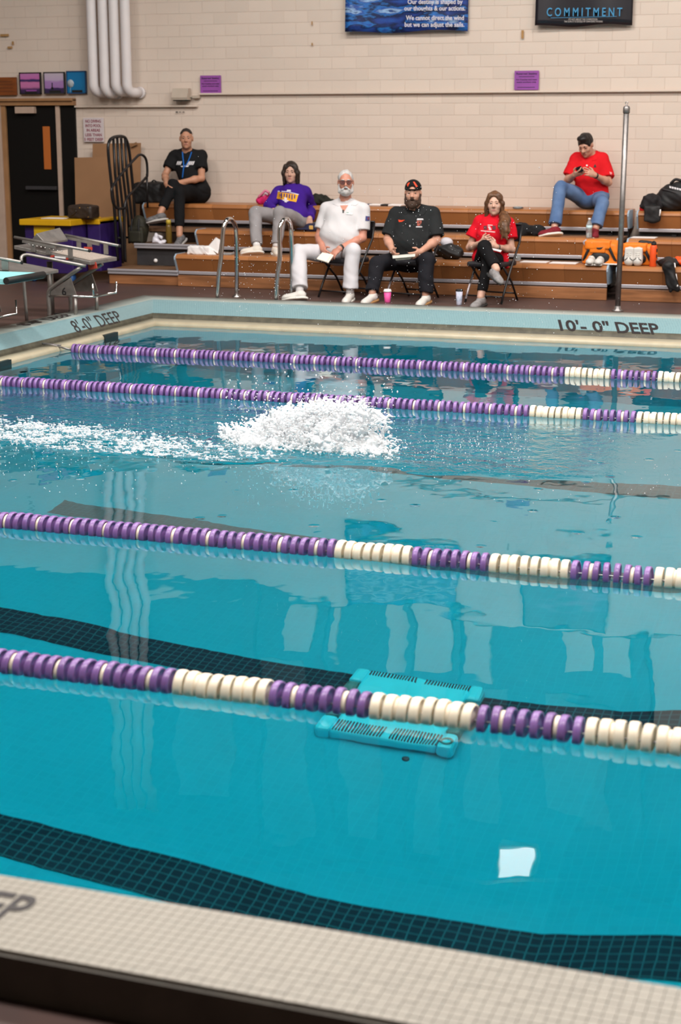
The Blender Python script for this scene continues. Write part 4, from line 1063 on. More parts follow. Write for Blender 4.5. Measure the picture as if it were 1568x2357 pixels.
# the curling sheet on the right with holes through it
ring = [(852, 962), (868, 950), (884, 962), (889, 985), (880, 1005), (864, 1016), (848, 1008), (842, 985)]
for a, b in zip(ring, ring[1:] + ring[:1]):
    sd.cap(at(*a, 9.70), at(*b, 9.70), .012, .010, k=.012)
    for k in range(3):
        q = at(a[0] + R2.gauss(0, 5), a[1] + R2.gauss(0, 5), 9.7); sd.cap(q, q + V(R2.gauss(0, .02), 0, R2.gauss(0, .02)), .006, .004, k=.01)
ring = [(800, 950), (822, 945), (840, 955), (838, 978), (820, 990), (802, 980)]
for a, b in zip(ring, ring[1:] + ring[:1]): sd.cap(at(*a, 9.6), at(*b, 9.6), .012, .012, k=.012)
o = sd.mesh('water_splash', M_splash, h=.0048, smooth_it=1, rough=.0026, freq=80.0, pad=.02)
tag(o, 'big white splash thrown up by a swimmer in the middle of the pool', 'splash', kind='stuff')

ico = bmesh.new(); bmesh.ops.create_icosphere(ico, subdivisions=1, radius=1); iv = np.array([v.co[:] for v in ico.verts]); it = np.array([[v.index for v in f.verts] for f in ico.faces]); ico.free()
def blobs(name, label, cat, m, P, Rr, smooth=True):
    n = len(P); P = np.array(P)[:, None, :]; Rr = np.array(Rr)[:, None, :]
    v = (iv[None] * Rr + P).reshape(-1, 3); t_ = (it[None] + (np.arange(n) * len(iv))[:, None, None]).reshape(-1, 3)
    return tag(np_mesh(name, v, t_, m, None, smooth), label, cat, kind='stuff')
rs = np.random.RandomState(5)
Pm, Rm = [], []
for i in range(4300):                     # mist of fine drops wrapping the mound
    px = R2.gauss(705, 105); t_, b_ = env(np.clip(px, 512, 905)); q = R2.random() ** 1.1
    py = t_ + (b_ - t_) * q + R2.gauss(0, 7) - (6 if q < .2 else 0)
    if not 505 < px < 922 or (px > 838 and R2.random() < .55): continue
    p = at(px, py, 9.68 + R2.gauss(0, .12) - .18 * q)
    if p[2] < .002: p[2] = R2.uniform(.002, .03)
    r = R2.choice((.0022, .003, .004, .0055, .008)); Pm.append(p); Rm.append((r * R2.uniform(.8, 2.2), r * R2.uniform(.8, 1.6), r * R2.uniform(.7, 1.5)))
blobs('splash_mist', 'fine white mist of drops wrapped round the big splash', 'splash', M_mist, Pm, Rm)
# trail of foam: ragged low crests along the lane
def vnoise(X, Y_, seed):
    rs = np.random.RandomState(seed); T = rs.rand(64, 64)
    xi, yi = np.floor(X).astype(int), np.floor(Y_).astype(int); fx, fy = X - xi, Y_ - yi
    fx, fy = fx * fx * (3 - 2 * fx), fy * fy * (3 - 2 * fy)
    g_ = lambda i, j: T[i % 64, j % 64]
    return (g_(xi, yi) * (1 - fx) + g_(xi + 1, yi) * fx) * (1 - fy) + (g_(xi, yi + 1) * (1 - fx) + g_(xi + 1, yi + 1) * fx) * fy
def fbm(X, Y_, seed, o=4):
    s = 0; a = .5
    for k in range(o): s = s + a * vnoise(X * 2 ** k, Y_ * 2 ** k, seed + k); a *= .5
    return s / (1 - .5 ** o)
dx = .011
gx = np.arange(-7.1, -3.55, dx); gy = np.arange(9.0, 11.0, dx)
X, Y_ = np.meshgrid(gx, gy, indexing='ij')
# middle line and width of the trail, read as places on the water
cxs = np.array([onz(px, py, 0)[:2] for px, py in ((-40, 1005), (60, 1022), (200, 1030), (330, 1043), (430, 1050), (560, 1062), (700, 1080), (860, 1085), (940, 1090))])
yc = np.interp(X[:, 0], cxs[:, 0], cxs[:, 1])[:, None]
wd_ = np.interp(X[:, 0], [-7.1, -6.6, -5.6, -5.0, -4.2, -3.7], [.50, .70, .75, .62, .42, .25])[:, None]
n1 = fbm(X * 3.2 + 3, Y_ * 5.5, 3, 5); n2 = fbm(X * 15, Y_ * 24, 11, 4); n3 = fbm(X * 44, Y_ * 62, 23, 2)
dens = np.interp(X[:, 0], [-7.1, -6.5, -5.6, -5.1, -4.4, -3.6], [.00, .05, .055, .085, .06, .0])[:, None]
fld = n1 * .42 + n2 * .48 + n3 * .34 + dens - .715 - .5 * np.clip(np.abs(Y_ - yc) / wd_ - .75, 0, 2) ** 1.2

cand = np.argwhere(fld > -.02); w_ = np.clip(fld[cand[:, 0], cand[:, 1]] + .02, 0, .12); w_ /= w_.sum()
pick = cand[rs.choice(len(cand), 5200, p=w_)]
P_ = np.stack([X[pick[:, 0], 0], Y_[0, pick[:, 1]], np.zeros(len(pick))], 1) + rs.uniform(-.006, .006, (len(pick), 3)); P_[:, 2] = rs.uniform(.0, .007, len(pick)) + rs.rand(len(pick)) ** 6 * .035
sz = rs.choice([.003, .0045, .006, .009, .013], len(pick), p=[.34, .32, .20, .10, .04])
R_ = np.stack([sz * rs.uniform(.8, 2.4, len(pick)), sz * rs.uniform(.6, 1.5, len(pick)), np.minimum(sz, .006) * rs.uniform(.5, 1.3, len(pick))], 1)
blobs('foam_trail', 'trail of white foam left on the water by the swimmer', 'foam', M_foam, P_, R_)
# drops in the air and on the water
def drops(name, label, places, m):
    vs, ts = [], []
    for n, (p, r) in enumerate(places):
        vs.append(iv * np.array([r, r, r * R2.uniform(.8, 1.5)]) + np.array(p)); ts.append(it + n * len(iv))
    o = np_mesh(name, np.concatenate(vs), np.concatenate(ts), m)
    return tag(o, label, 'water drops', kind='stuff')
pl = []
for i in range(620):                      # fine spray hanging over the far lanes
    px = R2.gauss(1030, 150) if R2.random() < .72 else R2.uniform(430, 1500); py = R2.uniform(430, 780) if R2.random() < .85 else R2.uniform(330, 860)
    Y = R2.uniform(9.6, 13.5); p = at(px, py, Y)
    if p[2] > .02: pl.append((p, R2.choice((.0012, .0014, .0017, .002, .003))))
for i in range(160):
    px = R2.gauss(590, 70); py = R2.uniform(540, 720); p = at(px, py, R2.uniform(9.8, 12)); pl.append((p, R2.choice((.0014, .0018, .0024, .003))))
for i in range(420):
    px = R2.uniform(520, 920); py = R2.gauss(925, 40); p = at(px, py, R2.uniform(9.3, 10.2))
    if p[2] > .01: pl.append((p, R2.choice((.002, .003, .004, .006))))
drops('water_spray', 'spray of small drops flying over the far lanes', pl, M_drop)
pl = []
for i in range(1100):
    if R2.random() < .55: px, py = R2.uniform(-10, 560), R2.gauss(1020, 34)
    else: px, py = R2.uniform(880, 1220), R2.gauss(1030, 22)
    p = onz(px, py, 0); pl.append((V(p[0], p[1], R2.uniform(0, .02)), R2.choice((.0016, .002, .003, .004))))
for i in range(260):
    p = onz(R2.uniform(0, 1568), R2.uniform(960, 1160), 0); pl.append((V(p[0], p[1], 0), R2.choice((.002, .003, .004))))
drops('surface_drops', 'drops dancing on the disturbed water around the splash', pl, M_drop)

# ------------------------------------------------------------------ people
from mathutils.bvhtree import BVHTree
M_lip = None
def skin(name, col, lipc):
    return [mat(name, col, .5, var=.10, vscale=22, sub=.08), mat(name + '_lips', lipc, .45, var=.08)]
S_fair = skin('skin_fair', (.56, .30, .21), (.42, .15, .12))
S_pale = skin('skin_pale', (.60, .36, .27), (.46, .19, .16))
S_ruddy = skin('skin_ruddy', (.55, .245, .17), (.42, .15, .12))
S_tan = skin('skin_tan', (.50, .25, .155), (.36, .14, .10))
M_eye = [mat('shaded_eye_white', (.42, .37, .34), .3), mat('eye_iris', (.03, .022, .02), .15)]  # whites darkened: the shade of the eye sockets is in the colour
def cloth(name, col, var=.12, bump=.004, **k): return mat(name, col, .85, var=var, vscale=9, bump=bump, bscale=14, stretch=(1, 1, .45), spec=.15, **k)
M_shoew = mat('white_shoe', (.62, .60, .56), .5, var=.08, vscale=20); M_solew = mat('white_sole', (.70, .68, .62), .6); M_gum = mat('gum_sole', (.36, .19, .07), .6)

def head_frame(fwd, up=(0, 0, 1)): return frame(fwd, up)       # rows: person's left... side, forward, up
def head_prims(sd, c, R, hs=1.0, k0=.02):
    q = lambda x, y, z: c + hs * (R[0] * x + R[1] * y + R[2] * z)
    h = hs
    sd.ell(q(0, -.012, .035), (.074 * h, .094 * h, .088 * h), R, .03)
    sd.ell(q(0, .025, -.025), (.060 * h, .068 * h, .085 * h), R, .03)
    sd.ell(q(0, .035, -.075), (.047 * h, .050 * h, .038 * h), R, .03)
    sd.ell(q(0, .074, -.098), (.018 * h, .015 * h, .014 * h), R, .02)
    sd.cap(q(0, .088, .012), q(0, .112, -.020), .008 * h, .0135 * h, .012)
    for s in (-1, 1):
        sd.ell(q(.012 * s, .098, -.027), (.009 * h,) * 3, R, .008)
        sd.ell(q(.040 * s, .060, -.02), (.022 * h, .02 * h, .02 * h), R, .03)
        sd.ell(q(.077 * s, -.008, .002), (.011 * h, .021 * h, .033 * h), R, .008)
    sd.cap(q(-.036, .080, .032), q(.036, .080, .032), .012 * h, None, .02)
    for s in (-1, 1):
        sd.ell(q(.031 * s, .098, .011), (.019 * h, .016 * h, .012 * h), R, .010).sub()
        sd.cap(q(.016 * s, .087, .0165), q(.030 * s, .0895, .0195), .0058 * h, None, .004); sd.cap(q(.030 * s, .0895, .0195), q(.045 * s, .080, .0155), .0058 * h, .005 * h, .004)
        sd.cap(q(.018 * s, .0855, .003), q(.043 * s, .080, .004), .0052 * h, None, .006)
    sd.cap(q(-.019, .087, -.055), q(.019, .087, -.055), .0065 * h, None, .006)
    sd.cap(q(-.016, .086, -.067), q(.016, .086, -.067), .0075 * h, None, .006)
def hand_prims(sd, wr, d, n, thumb, curl=.5, spread=.0, hs=1.0, curls=None):
    """wrist, direction of the fingers, way the palm faces, side of the thumb"""
    d = unit(d); n = unit(np.array(n) - d * np.dot(n, d)); t = unit(np.cross(d, n)); t = t if np.dot(t, thumb) > 0 else -t
    P = lambda a, b, c: wr + hs * (d * a + t * b + n * c)
    sd.ell(P(.045, 0, 0), (.052 * hs, .041 * hs, .017 * hs), np.array([d, t, n]), .012)
    sd.cap(wr, P(.03, 0, 0), .026 * hs, .022 * hs, .02)
    L = (.072, .080, .075, .058)
    for i in range(4):
        b = .030 - .0205 * i; p = P(.078 + (.006 if i in (1, 2) else 0), b, 0); dd = unit(d + t * (.10 - .065 * i) * (1 + spread)); cu = (curls[i] if curls else curl) * (1 + .08 * i)
        ang = cu * .5; r = .0094 * hs
        for s_, l in enumerate((.46, .31, .23)):
            v = dd * math.cos(ang) + n * math.sin(ang); e = p + v * L[i] * l * hs
            sd.cap(p, e, r, r * .92, .004); p = e; r *= .92; ang += cu * .75
    p = P(.022, .028, .006); v = unit(d * .55 + t * .75 + n * .35)
    e = p + v * .038 * hs; sd.cap(p, e, .0125 * hs, .011 * hs, .008)
    v = unit(d * .85 + t * .35 + n * .45); sd.cap(e, e + v * .034 * hs, .0108 * hs, .0085 * hs, .005)

class Person: pass
def person(label, J, sk, fwd, fat=0.0, female=False, hs=1.0, w=1.0, arm=1.0, hands=None, barefeet=True, up=(0, 0, 1), h=.0056):
    P = Person(); P.J = J; P.sk = sk
    base = (J['hipR'] + J['hipL']) / 2
    P.root = t = thing('person', label, 'person', (base[0], base[1], base[2] - .1))
    R = P.R = frame(fwd, up); P.c = J['head']; P.hs = hs
    R[0] = -R[0] if np.dot(R[0], J['shL'] - J['shR']) < 0 else R[0]
    pel = base + V(0, 0, .02); s = unit(J['shL'] - J['shR']); u = unit(J['neck'] - pel); s = unit(s - u * np.dot(s, u)); f = np.cross(s, u)
    if f[1] > 0: f = -f
    T = P.T = np.array([s, f, u]); P.pel = pel; L = float(np.linalg.norm(J['neck'] - pel)); P.L = L; P.w = w; P.fat = fat; P.female = female
    sd = Sdf(); P.torso(sd, 0) if False else torso_prims(sd, P, 0.0)
    head_prims(sd, P.c, R, hs)
    sd.cap(J['neck'] - u * .02, P.c - R[2] * .06 * hs - R[1] * .012, (.062 if not female else .050) + fat * .1, .056 if not female else .045, .03)
    for e in 'RL':
        sd.cap(J['sh' + e], J['el' + e], .050 * arm, .040 * arm, .03); sd.cap(J['el' + e], J['wr' + e], .042 * arm, .0275 * arm, .015)
        m = J['el' + e] * .7 + J['wr' + e] * .3; sd.ell(m, (.043 * arm,) * 3, None, .03)
        sd.cap(J['hip' + e], J['kn' + e], .082, .056, .03); sd.cap(J['kn' + e], J['an' + e], .054, .038, .015)
        A_, d_ = J['an' + e], unit(J['toe' + e] - J['an' + e]); K_ = J['kn' + e] - A_; u_ = unit(K_ - d_ * np.dot(K_, d_))
        sd.cap(A_ - u_ * .045, A_ - u_ * .058 + d_ * .11, .030, .020, .02)
    for hd in hands or []: hand_prims(sd, *hd[:4], **hd[4])
    def mf(c):
        q = (c - P.c) @ R.T / hs
        return (((q[:, 0] / .022) ** 2 + ((q[:, 2] + .061) / .0115) ** 2 < 1) & (q[:, 1] > .085)).astype(int)
    P.body = sd.mesh('body', sk, t, h=h, smooth_it=1, matfn=mf)
    for s_ in (-1, 1):
        g = G(); bmesh.ops.create_uvsphere(g.bm, u_segments=14, v_segments=10, radius=.0128 * hs)
        c = P.q(.031 * s_, .0775, .011) if False else hq(P, .031 * s_, .0785, .011); look = R[1]
        for v in g.bm.verts: v.co = Vector(c) + Vector(v.co)
        for fce in g.bm.faces:
            dd = np.array(fce.calc_center_median()) - c; fce.smooth = True
            fce.material_index = 1 if np.dot(unit(dd), unit(look + V(0, 0, -.05))) > .72 else 0
        me = bpy.data.meshes.new('eye'); g.bm.to_mesh(me); g.bm.free(); link('eye', me, M_eye, t)
    return P
def hq(P, x, y, z): return P.c + P.hs * (P.R[0] * x + P.R[1] * y + P.R[2] * z)
def torso_prims(sd, P, inf, k=.05):
    J, T, L, w, fat = P.J, P.T, P.L, P.w, P.fat
    s, f, u = T; a = lambda t, fy=0: P.pel + u * L * t + f * fy
    fm = P.female
    sd.ell(a(.06), ((.165 + fat * .4) * w + inf, .115 + fat * .4 + inf, .12 + inf), T, k)
    sd.ell(a(.33, .015 + fat * .75), ((.142 + fat * .9) * w * (.93 if fm else 1) + inf, .105 + fat * .95 + inf, .16 + inf), T, k + .02)
    sd.ell(a(.66, .01 + fat * .2), ((.160 + fat * .4) * w * (.92 if fm else 1) + inf, .112 + fat * .35 + inf, .165 + inf), T, k + .02)
    if fm:
        for sg in (-1, 1): sd.ell(a(.60, .095) + s * sg * .068, (.058 + inf, .05 + inf, .055 + inf), T, .04)
    m = (J['shR'] + J['shL']) / 2
    sd.cap(J['shR'] + s * .015, J['shL'] - s * .015, .056 + inf, None, k)
    for e in 'RL': sd.cap(J['neck'] + u * .01, J['sh' + e] * .75 + J['neck'] * .25, .042 + inf * .7, .045 + inf * .7, k)
    sd.ell(m - u * .10 + f * .01, (.15 * w + inf, .095 + inf, .10 + inf), T, k)
def garment_top(P, name, m, sleeve=.55, inf=.014, hem=.10, flare=.012, rough=.005, neckr=.066, seed=0.0, h=.0075, lower=True):
    J, T = P.J, P.T; s, f, u = T; sd = Sdf(); torso_prims(sd, P, inf)
    if lower: sd.ell(P.pel + u * .02 + f * .01, (.165 * P.w + P.fat * .5 + inf + .008, .125 + P.fat * .5 + inf, .12), T, .05)
    for e in 'RL':
        a, b, c = J['sh' + e], J['el' + e], J['wr' + e]
        if sleeve <= 1:
            d = a + (b - a) * sleeve; sd.cap(a, d, .056 + inf, .052 + inf + flare, .03, True)
        else:
            sd.cap(a, b, .055 + inf, .046 + inf, .03); d = b + (c - b) * (sleeve - 1); sd.cap(b, d, .046 + inf, .034 + inf, .02, True)
    sd.cap(J['neck'] + u * .005, P.c, neckr, neckr * .9, .006).sub()
    sd.cut(P.pel - u * hem, -u, P.pel - u * hem, .24)
    return sd.mesh(name, m, P.root, h=h, smooth_it=1, rough=rough, freq=17.0, seed=seed)
def trousers(P, m, inf=.014, end=.92, flare=.0, rough=.005, waist=.10, seed=1.0, h=.008, name='trousers'):
    J, T = P.J, P.T; s, f, u = T; sd = Sdf()
    sd.ell(P.pel + u * .0, (.168 * P.w + P.fat * .4 + inf, .120 + P.fat * .4 + inf, .125 + inf), T, .05)
    for e in 'RL':
        a, b, c = J['hip' + e], J['kn' + e], J['an' + e]; d = b + (c - b) * end
        sd.cap(a, b, .084 + inf, .060 + inf, .035); sd.cap(b, d, .058 + inf, .044 + inf + flare, .02, True)
    return sd.mesh(name, m, P.root, h=h, smooth_it=1, rough=rough, freq=15.0, seed=seed)
def shoe(P, e, m, ms, name='shoe', tongue=True, L=1.0, msl=None):
    A, Tt = P.J['an' + e], P.J['toe' + e]; K = P.J['kn' + e]
    d = unit(Tt - A); up = unit((K - A) - d * np.dot(K - A, d)); s = np.cross(d, up); R = np.array([s, d, up])
    q = lambda x, y, z: A + s * x + d * y * L + up * z
    sd = Sdf(); sd.ell(q(0, -.018, -.045), (.037, .048, .046), R, .02); sd.cap(q(0, .02, -.045), q(0, .145, -.066), .040, .036, .03)
    sd.ell(q(0, .12, -.07), (.045, .075, .034), R, .02); sd.cap(q(0, .0, -.045), q(0, 0, -.012), .043, .0435, .015, True)
    sd.cut(q(0, 0, -.088), -up)
    o = sd.mesh(name, m, P.root, h=.006, smooth_it=1)
    sd = Sdf(); sd.ell(q(0, .055, -.089), (.047, .138 * L, .030), R, .01); sd.ell(q(0, -.02, -.089), (.041, .058, .028), R, .02); sd.cut(q(0, 0, -.103), -up); sd.cut(q(0, 0, -.078), up)
    sd.mesh('sole', ms, o, h=.006, smooth_it=0)
    for k in range(4):
        g = G(); y = .055 + k * .018; z = -.018 - k * .009
        g.tube([tuple(q(-.022, y, z - .004)), tuple(q(0, y, z + .004)), tuple(q(.022, y, z - .004))], .0035, 5); g.build('lace', msl or ms, o)
    return o
def sock(P, e, m, t0=-.02, t1=.12):
    A, K = P.J['an' + e], P.J['kn' + e]; d = unit(K - A); g = G()
    g.tube([tuple(A + d * t0), tuple(A + d * (t0 + t1) * .5), tuple(A + d * t1)], .0425, 14); return g.build('sock', m, P.root)
def hair(P, m, kind, rough=.003, freq=60.0, seed=0.0, name='hair', h=.006):
    R, hs = P.R, P.hs; q = lambda x, y, z: hq(P, x, y, z); sd = Sdf()
    if kind == 'crop':
        sd.ell(q(0, -.014, .041), (.077, .099, .090), R, .01)
        sd.ell(q(0, .105, .022), (.085, .075, .086), R, .01).sub(); sd.cut(q(0, 0, .055), -R[2] + R[1] * .1)
        for s in (-1, 1): sd.ell(q(.085 * s, .012, -.005), (.03, .035, .045), R, .008).sub()
    elif kind == 'short':
        sd.ell(q(0, -.014, .046), (.083, .104, .096), R, .01); sd.ell(q(0, .05, .115), (.06, .045, .03), R, .03)
        sd.ell(q(0, .105, -.015), (.085, .058, .088), R, .01).sub(); sd.cut(q(0, 0, -.02), -R[2] + R[1] * .25)
        for s in (-1, 1): sd.ell(q(.09 * s, .01, -.015), (.03, .035, .045), R, .008).sub()
    elif kind == 'white':
        sd.ell(q(0, -.022, .046), (.084, .100, .094), R, .01)
        sd.ell(q(0, .095, .020), (.074, .085, .080), R, .02).sub(); sd.cut(q(0, 0, -.045), -R[2] + R[1] * .3)
        for s in (-1, 1): sd.ell(q(.092 * s, .015, -.015), (.03, .035, .04), R, .008).sub()
    elif kind == 'bob':
        sd.ell(q(0, -.014, .044), (.086, .106, .098), R, .01); sd.ell(q(0, -.05, -.05), (.088, .062, .095), R, .04)
        for s in (-1, 1):
            sd.cap(q(.060 * s, .045, .085), q(.083 * s, .045, .0), .026, .024, .02); sd.cap(q(.083 * s, .045, .0), q(.078 * s, .04, -.115), .024, .016, .02)
            sd.cap(q(.075 * s, -.02, .0), q(.078 * s, -.01, -.13), .035, .024, .03)
        sd.ell(q(-.004, .115, -.020), (.053, .078, .118), R, .012).sub()
    elif kind == 'long':
        sd.ell(q(0, -.014, .044), (.084, .104, .096), R, .01); sd.ell(q(0, -.055, -.06), (.085, .058, .12), R, .04)
        for s in (-1, 1):
            sd.cap(q(.05 * s, .05, .095), q(.083 * s, .03, .01), .026, .024, .02); sd.cap(q(.083 * s, .03, .01), q(.084 * s, .0, -.12), .024, .024, .02)
        sd.ell(q(-.006, .114, -.012), (.060, .074, .115), R, .012).sub()
    return sd.mesh(name, m, P.root, h=h, smooth_it=1, rough=rough, freq=freq, seed=seed)
def brows(P, m, r=.0042, x1=.046):
    for s in (-1, 1):
        g = G(); g.tube([tuple(hq(P, .015 * s, .0945, .0315)), tuple(hq(P, .031 * s, .0925, .0345)), tuple(hq(P, x1 * s, .081, .029))], [r, r * 1.1, r * .6], 6); g.build('eyebrow', m, P.root)
def surf(o):
    me = o.data; v = np.empty(len(me.vertices) * 3, np.float32); me.vertices.foreach_get('co', v)
    q = np.empty(len(me.loops), np.int32); me.loops.foreach_get('vertex_index', q)
    return BVHTree.FromPolygons([tuple(x) for x in v.reshape(-1, 3)], [tuple(x) for x in q.reshape(-1, 4)])
def on_surf(B, px, py, off=.004, dflt=None):
    v = unit(ray(px, py)); r = B.ray_cast(Vector(EYE), Vector(v))
    if r[0] is None: return None
    return np.array(r[0]) - v * off
def patch(B, corners, m, parent, name, nx=5, ny=4, off=.0045):
    (a, b, c, d) = [np.array(x, float) for x in corners]; g = G(); rows = []; last = None
    for j in range(ny + 1):
        row = []
        for i in range(nx + 1):
            u, w_ = i / nx, j / ny; p = (a * (1 - u) + b * u) * (1 - w_) + (d * (1 - u) + c * u) * w_
            q = on_surf(B, p[0], p[1], off)
            if q is None: q = last if last is not None else EYE
            last = q; row.append(g.bm.verts.new(q))
        rows.append(row)
    for p, q in zip(rows, rows[1:]):
        for i in range(nx): g.bm.faces.new((p[i], p[i + 1], q[i + 1], q[i]))
    return g.build(name, m, parent)
def print_text(B, body, px0, px1, pyb, pxh, m, parent, name='print', bold=.02, shear=0.0, tilt=0.0, off=.005):
    me, v = text_mesh(body, 1.0, bold); mn, mx = v[:, 0].min(), v[:, 0].max()
    out = []
    for x, y, z in v:
        u = (x - mn) / (mx - mn); p = on_surf(B, px0 + (px1 - px0) * u + shear * y * pxh / .72, pyb - y * pxh / .72 + tilt * u, off)
        out.append(p if p is not None else (out[-1] if out else EYE))
    me.vertices.foreach_set('co', np.array(out, np.float32).ravel()); me.update(); return link(name, me, m, parent)
def strap(P_, pts, r, m, parent, name, n=6, flat=True):
    g = G(); g.tube([tuple(p) for p in pts], r, n, smooth=3); return g.build(name, m, parent)
def lapels(B, polys, m, sh):
    for p in polys:
        o = patch(B, p, m, sh, 'collar', 4, 4, .006); md = o.modifiers.new('thick', 'SOLIDIFY'); md.thickness = .012; md.offset = 1; md2 = o.modifiers.new('round', 'BEVEL'); md2.width = .003; md2.segments = 2
def fz(p, z): p = np.array(p, float); p[2] = z; return p
def cam_fwd(c, right=0.0, up=0.0): return unit(unit(EYE - c) + _rt * right + V(0, 0, 1) * up)

# --- man in the black tee on the top row
def make_man_crossed():
    Y = 18.82; J = {'head': at(429, 320, Y - .06), 'neck': at(431, 352, Y), 'shR': at(400, 361, Y), 'shL': at(464, 360, Y + .02)}
    J['elR'] = reach(J['shR'], 380, 404, .27); J['wrR'] = at(383, 423, 18.34); J['elL'] = at(464, 410, 18.66); J['wrL'] = at(410, 421, 18.40)
    J['hipR'] = at(438, 452, 18.76); J['hipL'] = at(463, 447, 18.78)
    J['knR'] = at(413, 444, 18.33); J['anR'] = fz(at(413, 529, 18.16), .70); J['toeR'] = J['anR'] + V(-.03, -.18, -.09)
    J['knL'] = at(400, 426, 18.36); J['anL'] = at(369, 491, 18.16); J['toeL'] = J['anL'] + V(-.17, -.10, -.03)
    P = person('man in black tee with a blue lanyard sitting cross-legged against the wall', J, S_tan, cam_fwd(J['head'], -.05, -.02), w=1.03, fat=.0, hs=1.0,
               hands=[(J['wrR'], at(390, 440, 18.24) - J['wrR'], (.6, .7, -.1), (.3, -.4, .8), dict(curl=.7)), (J['wrL'], at(394, 431, 18.25) - J['wrL'], (-.3, .5, -.8), (-.3, -.2, .9), dict(curl=.7))])
    m = cloth('black_tee', (.012, .012, .013)); sh = garment_top(P, 'shirt', m, .62, .016, .09, neckr=.060)
    trousers(P, cloth('black_trousers', (.009, .009, .010)), .012, .80, 0)
    m = mat('grey_runner', (.16, .155, .16), .7, var=.5, vscale=40); so = mat('pale_sole', (.42, .40, .38), .6)
    for e in 'RL': shoe(P, e, m, so)
    hair(P, mat('dark_crop', (.030, .022, .018), .8, var=.3, vscale=60), 'crop', .0015); brows(P, mat('dark_brow', (.05, .03, .02), .8), .0035)
    B = surf(sh); lan = cloth('lanyard_blue', (.02, .13, .45), bump=0)
    pts = [(420, 350), (421, 362), (422.5, 374), (423, 384), (421.5, 396), (420, 410)]
    a = [on_surf(B, *p, .006) for p in pts]; b = [on_surf(B, *p, .006) for p in [(441, 350), (437, 362), (432, 374), (424.5, 386)]]
    strap(P, [x for x in a if x is not None], .009, lan, P.root, 'lanyard'); strap(P, [x for x in b if x is not None], .008, lan, P.root, 'lanyard')
    wt = mat('shirt_print_white', (.72, .70, .72), .7)
    for x0, x1 in ((406.5, 418), (431, 447)):
        n = 3 if x1 - x0 < 12 else 4
        for k in range(n):
            xa = x0 + (x1 - x0) * k / n; xb = x0 + (x1 - x0) * (k + .82) / n
            patch(B, [(xa + 2, 371.5), (xb + 2, 371), (xb - 1, 379), (xa - 1, 380)], wt, sh, 'print', 2, 2)
    patch(B, [(415.5, 382), (435.5, 380.5), (433, 384), (418, 384.5)], wt, sh, 'print', 4, 1)
    patch(B, [(463.5, 385), (466, 385), (466, 388.5), (463, 388.5)], wt, sh, 'print', 1, 1)
make_man_crossed()

# --- teenager in the purple sweatshirt
def make_teen():
    J = {'head': at(670, 398, 18.42), 'neck': at(673, 431, 18.48), 'shR': at(643, 443, 18.46), 'shL': at(704, 446, 18.5)}
    J['elR'] = reach(J['shR'], 620, 474, .25); J['wrR'] = at(630, 485, 18.12); J['elL'] = reach(J['shL'], 717, 480, .25, False); J['wrL'] = at(713, 503, 18.22)
    J['hipR'] = at(662, 506, 18.22); J['hipL'] = at(688, 508, 18.22); J['knR'] = at(588, 490, 17.86); J['anR'] = fz(at(591, 564, 17.62), .635); J['toeR'] = J['anR'] + V(-.17, -.06, -.01)
    J['knL'] = at(645, 491, 17.80); J['anL'] = fz(at(636, 562, 17.66), .635); J['toeL'] = J['anL'] + V(.10, -.15, -.01)
    P = person('teenager in a purple sweatshirt and grey sweatpants slouching on the bleachers', J, S_pale, cam_fwd(J['head'], -.16, -.05), w=.94, hs=.98, arm=.92,
               hands=[(J['wrR'], V(.10, .02, -.04), (0, .3, -.9), (0, -1, .2), dict(curl=.8)), (J['wrL'], at(711, 528, 18.18) - J['wrL'], (-.2, .9, 0), (-1, 0, 0), dict(curl=.35))])
    m = cloth('purple_sweatshirt', (.052, .014, .25)); sh = garment_top(P, 'sweatshirt', m, 1.93, .020, .06, rough=.005, neckr=.064)
    trousers(P, cloth('grey_sweatpants', (.30, .285, .29)), .018, .93, 0, rough=.005)
    for e in 'RL': shoe(P, e, mat('cream_canvas', (.68, .62, .54), .7) if e == 'R' else bpy.data.materials['cream_canvas'], M_solew); sock(P, e, M_white, -.01, .10)
    hair(P, mat('dark_brown_hair', (.030, .017, .010), .55, var=.5, vscale=40, stretch=(1, 1, .2)), 'bob', .0025, 45); brows(P, mat('teen_brow', (.05, .03, .02), .8))
    B = surf(sh); yl = mat('yellow_print', (.80, .37, .01), .7); wt = mat('white_print', (.70, .66, .74), .7); dk = mat('dark_print', (.05, .02, .16), .7)
    patch(B, [(639.5, 441.5), (687, 448), (682, 465), (637, 457)], yl, sh, 'print_panel', 8, 4)
    patch(B, [(640, 439), (663, 440.5), (663, 442), (639, 441)], wt, sh, 'print', 5, 1); patch(B, [(664, 441), (688, 447), (687.5, 448.5), (664, 442.5)], wt, sh, 'print', 5, 1)
    patch(B, [(661, 436.5), (669, 437), (670, 441), (660, 440.5)], wt, sh, 'print', 3, 2); patch(B, [(648, 458), (667, 461.5), (662, 464), (652, 462)], wt, sh, 'print', 4, 1); patch(B, [(654.5, 454), (661, 455), (660, 466), (655, 465)], wt, sh, 'print', 3, 4)
    for k, (x, h) in enumerate(((642, 9), (647, 12), (653, 8), (659, 9), (665, 10), (671, 12), (677, 9))):
        y0 = 443.5 + (x - 640) * .13; patch(B, [(x, y0), (x + 3, y0 + .4), (x + 2.5, y0 + h), (x - .3, y0 + h - .4)], dk, sh, 'print', 1, 3, .007)
make_teen()

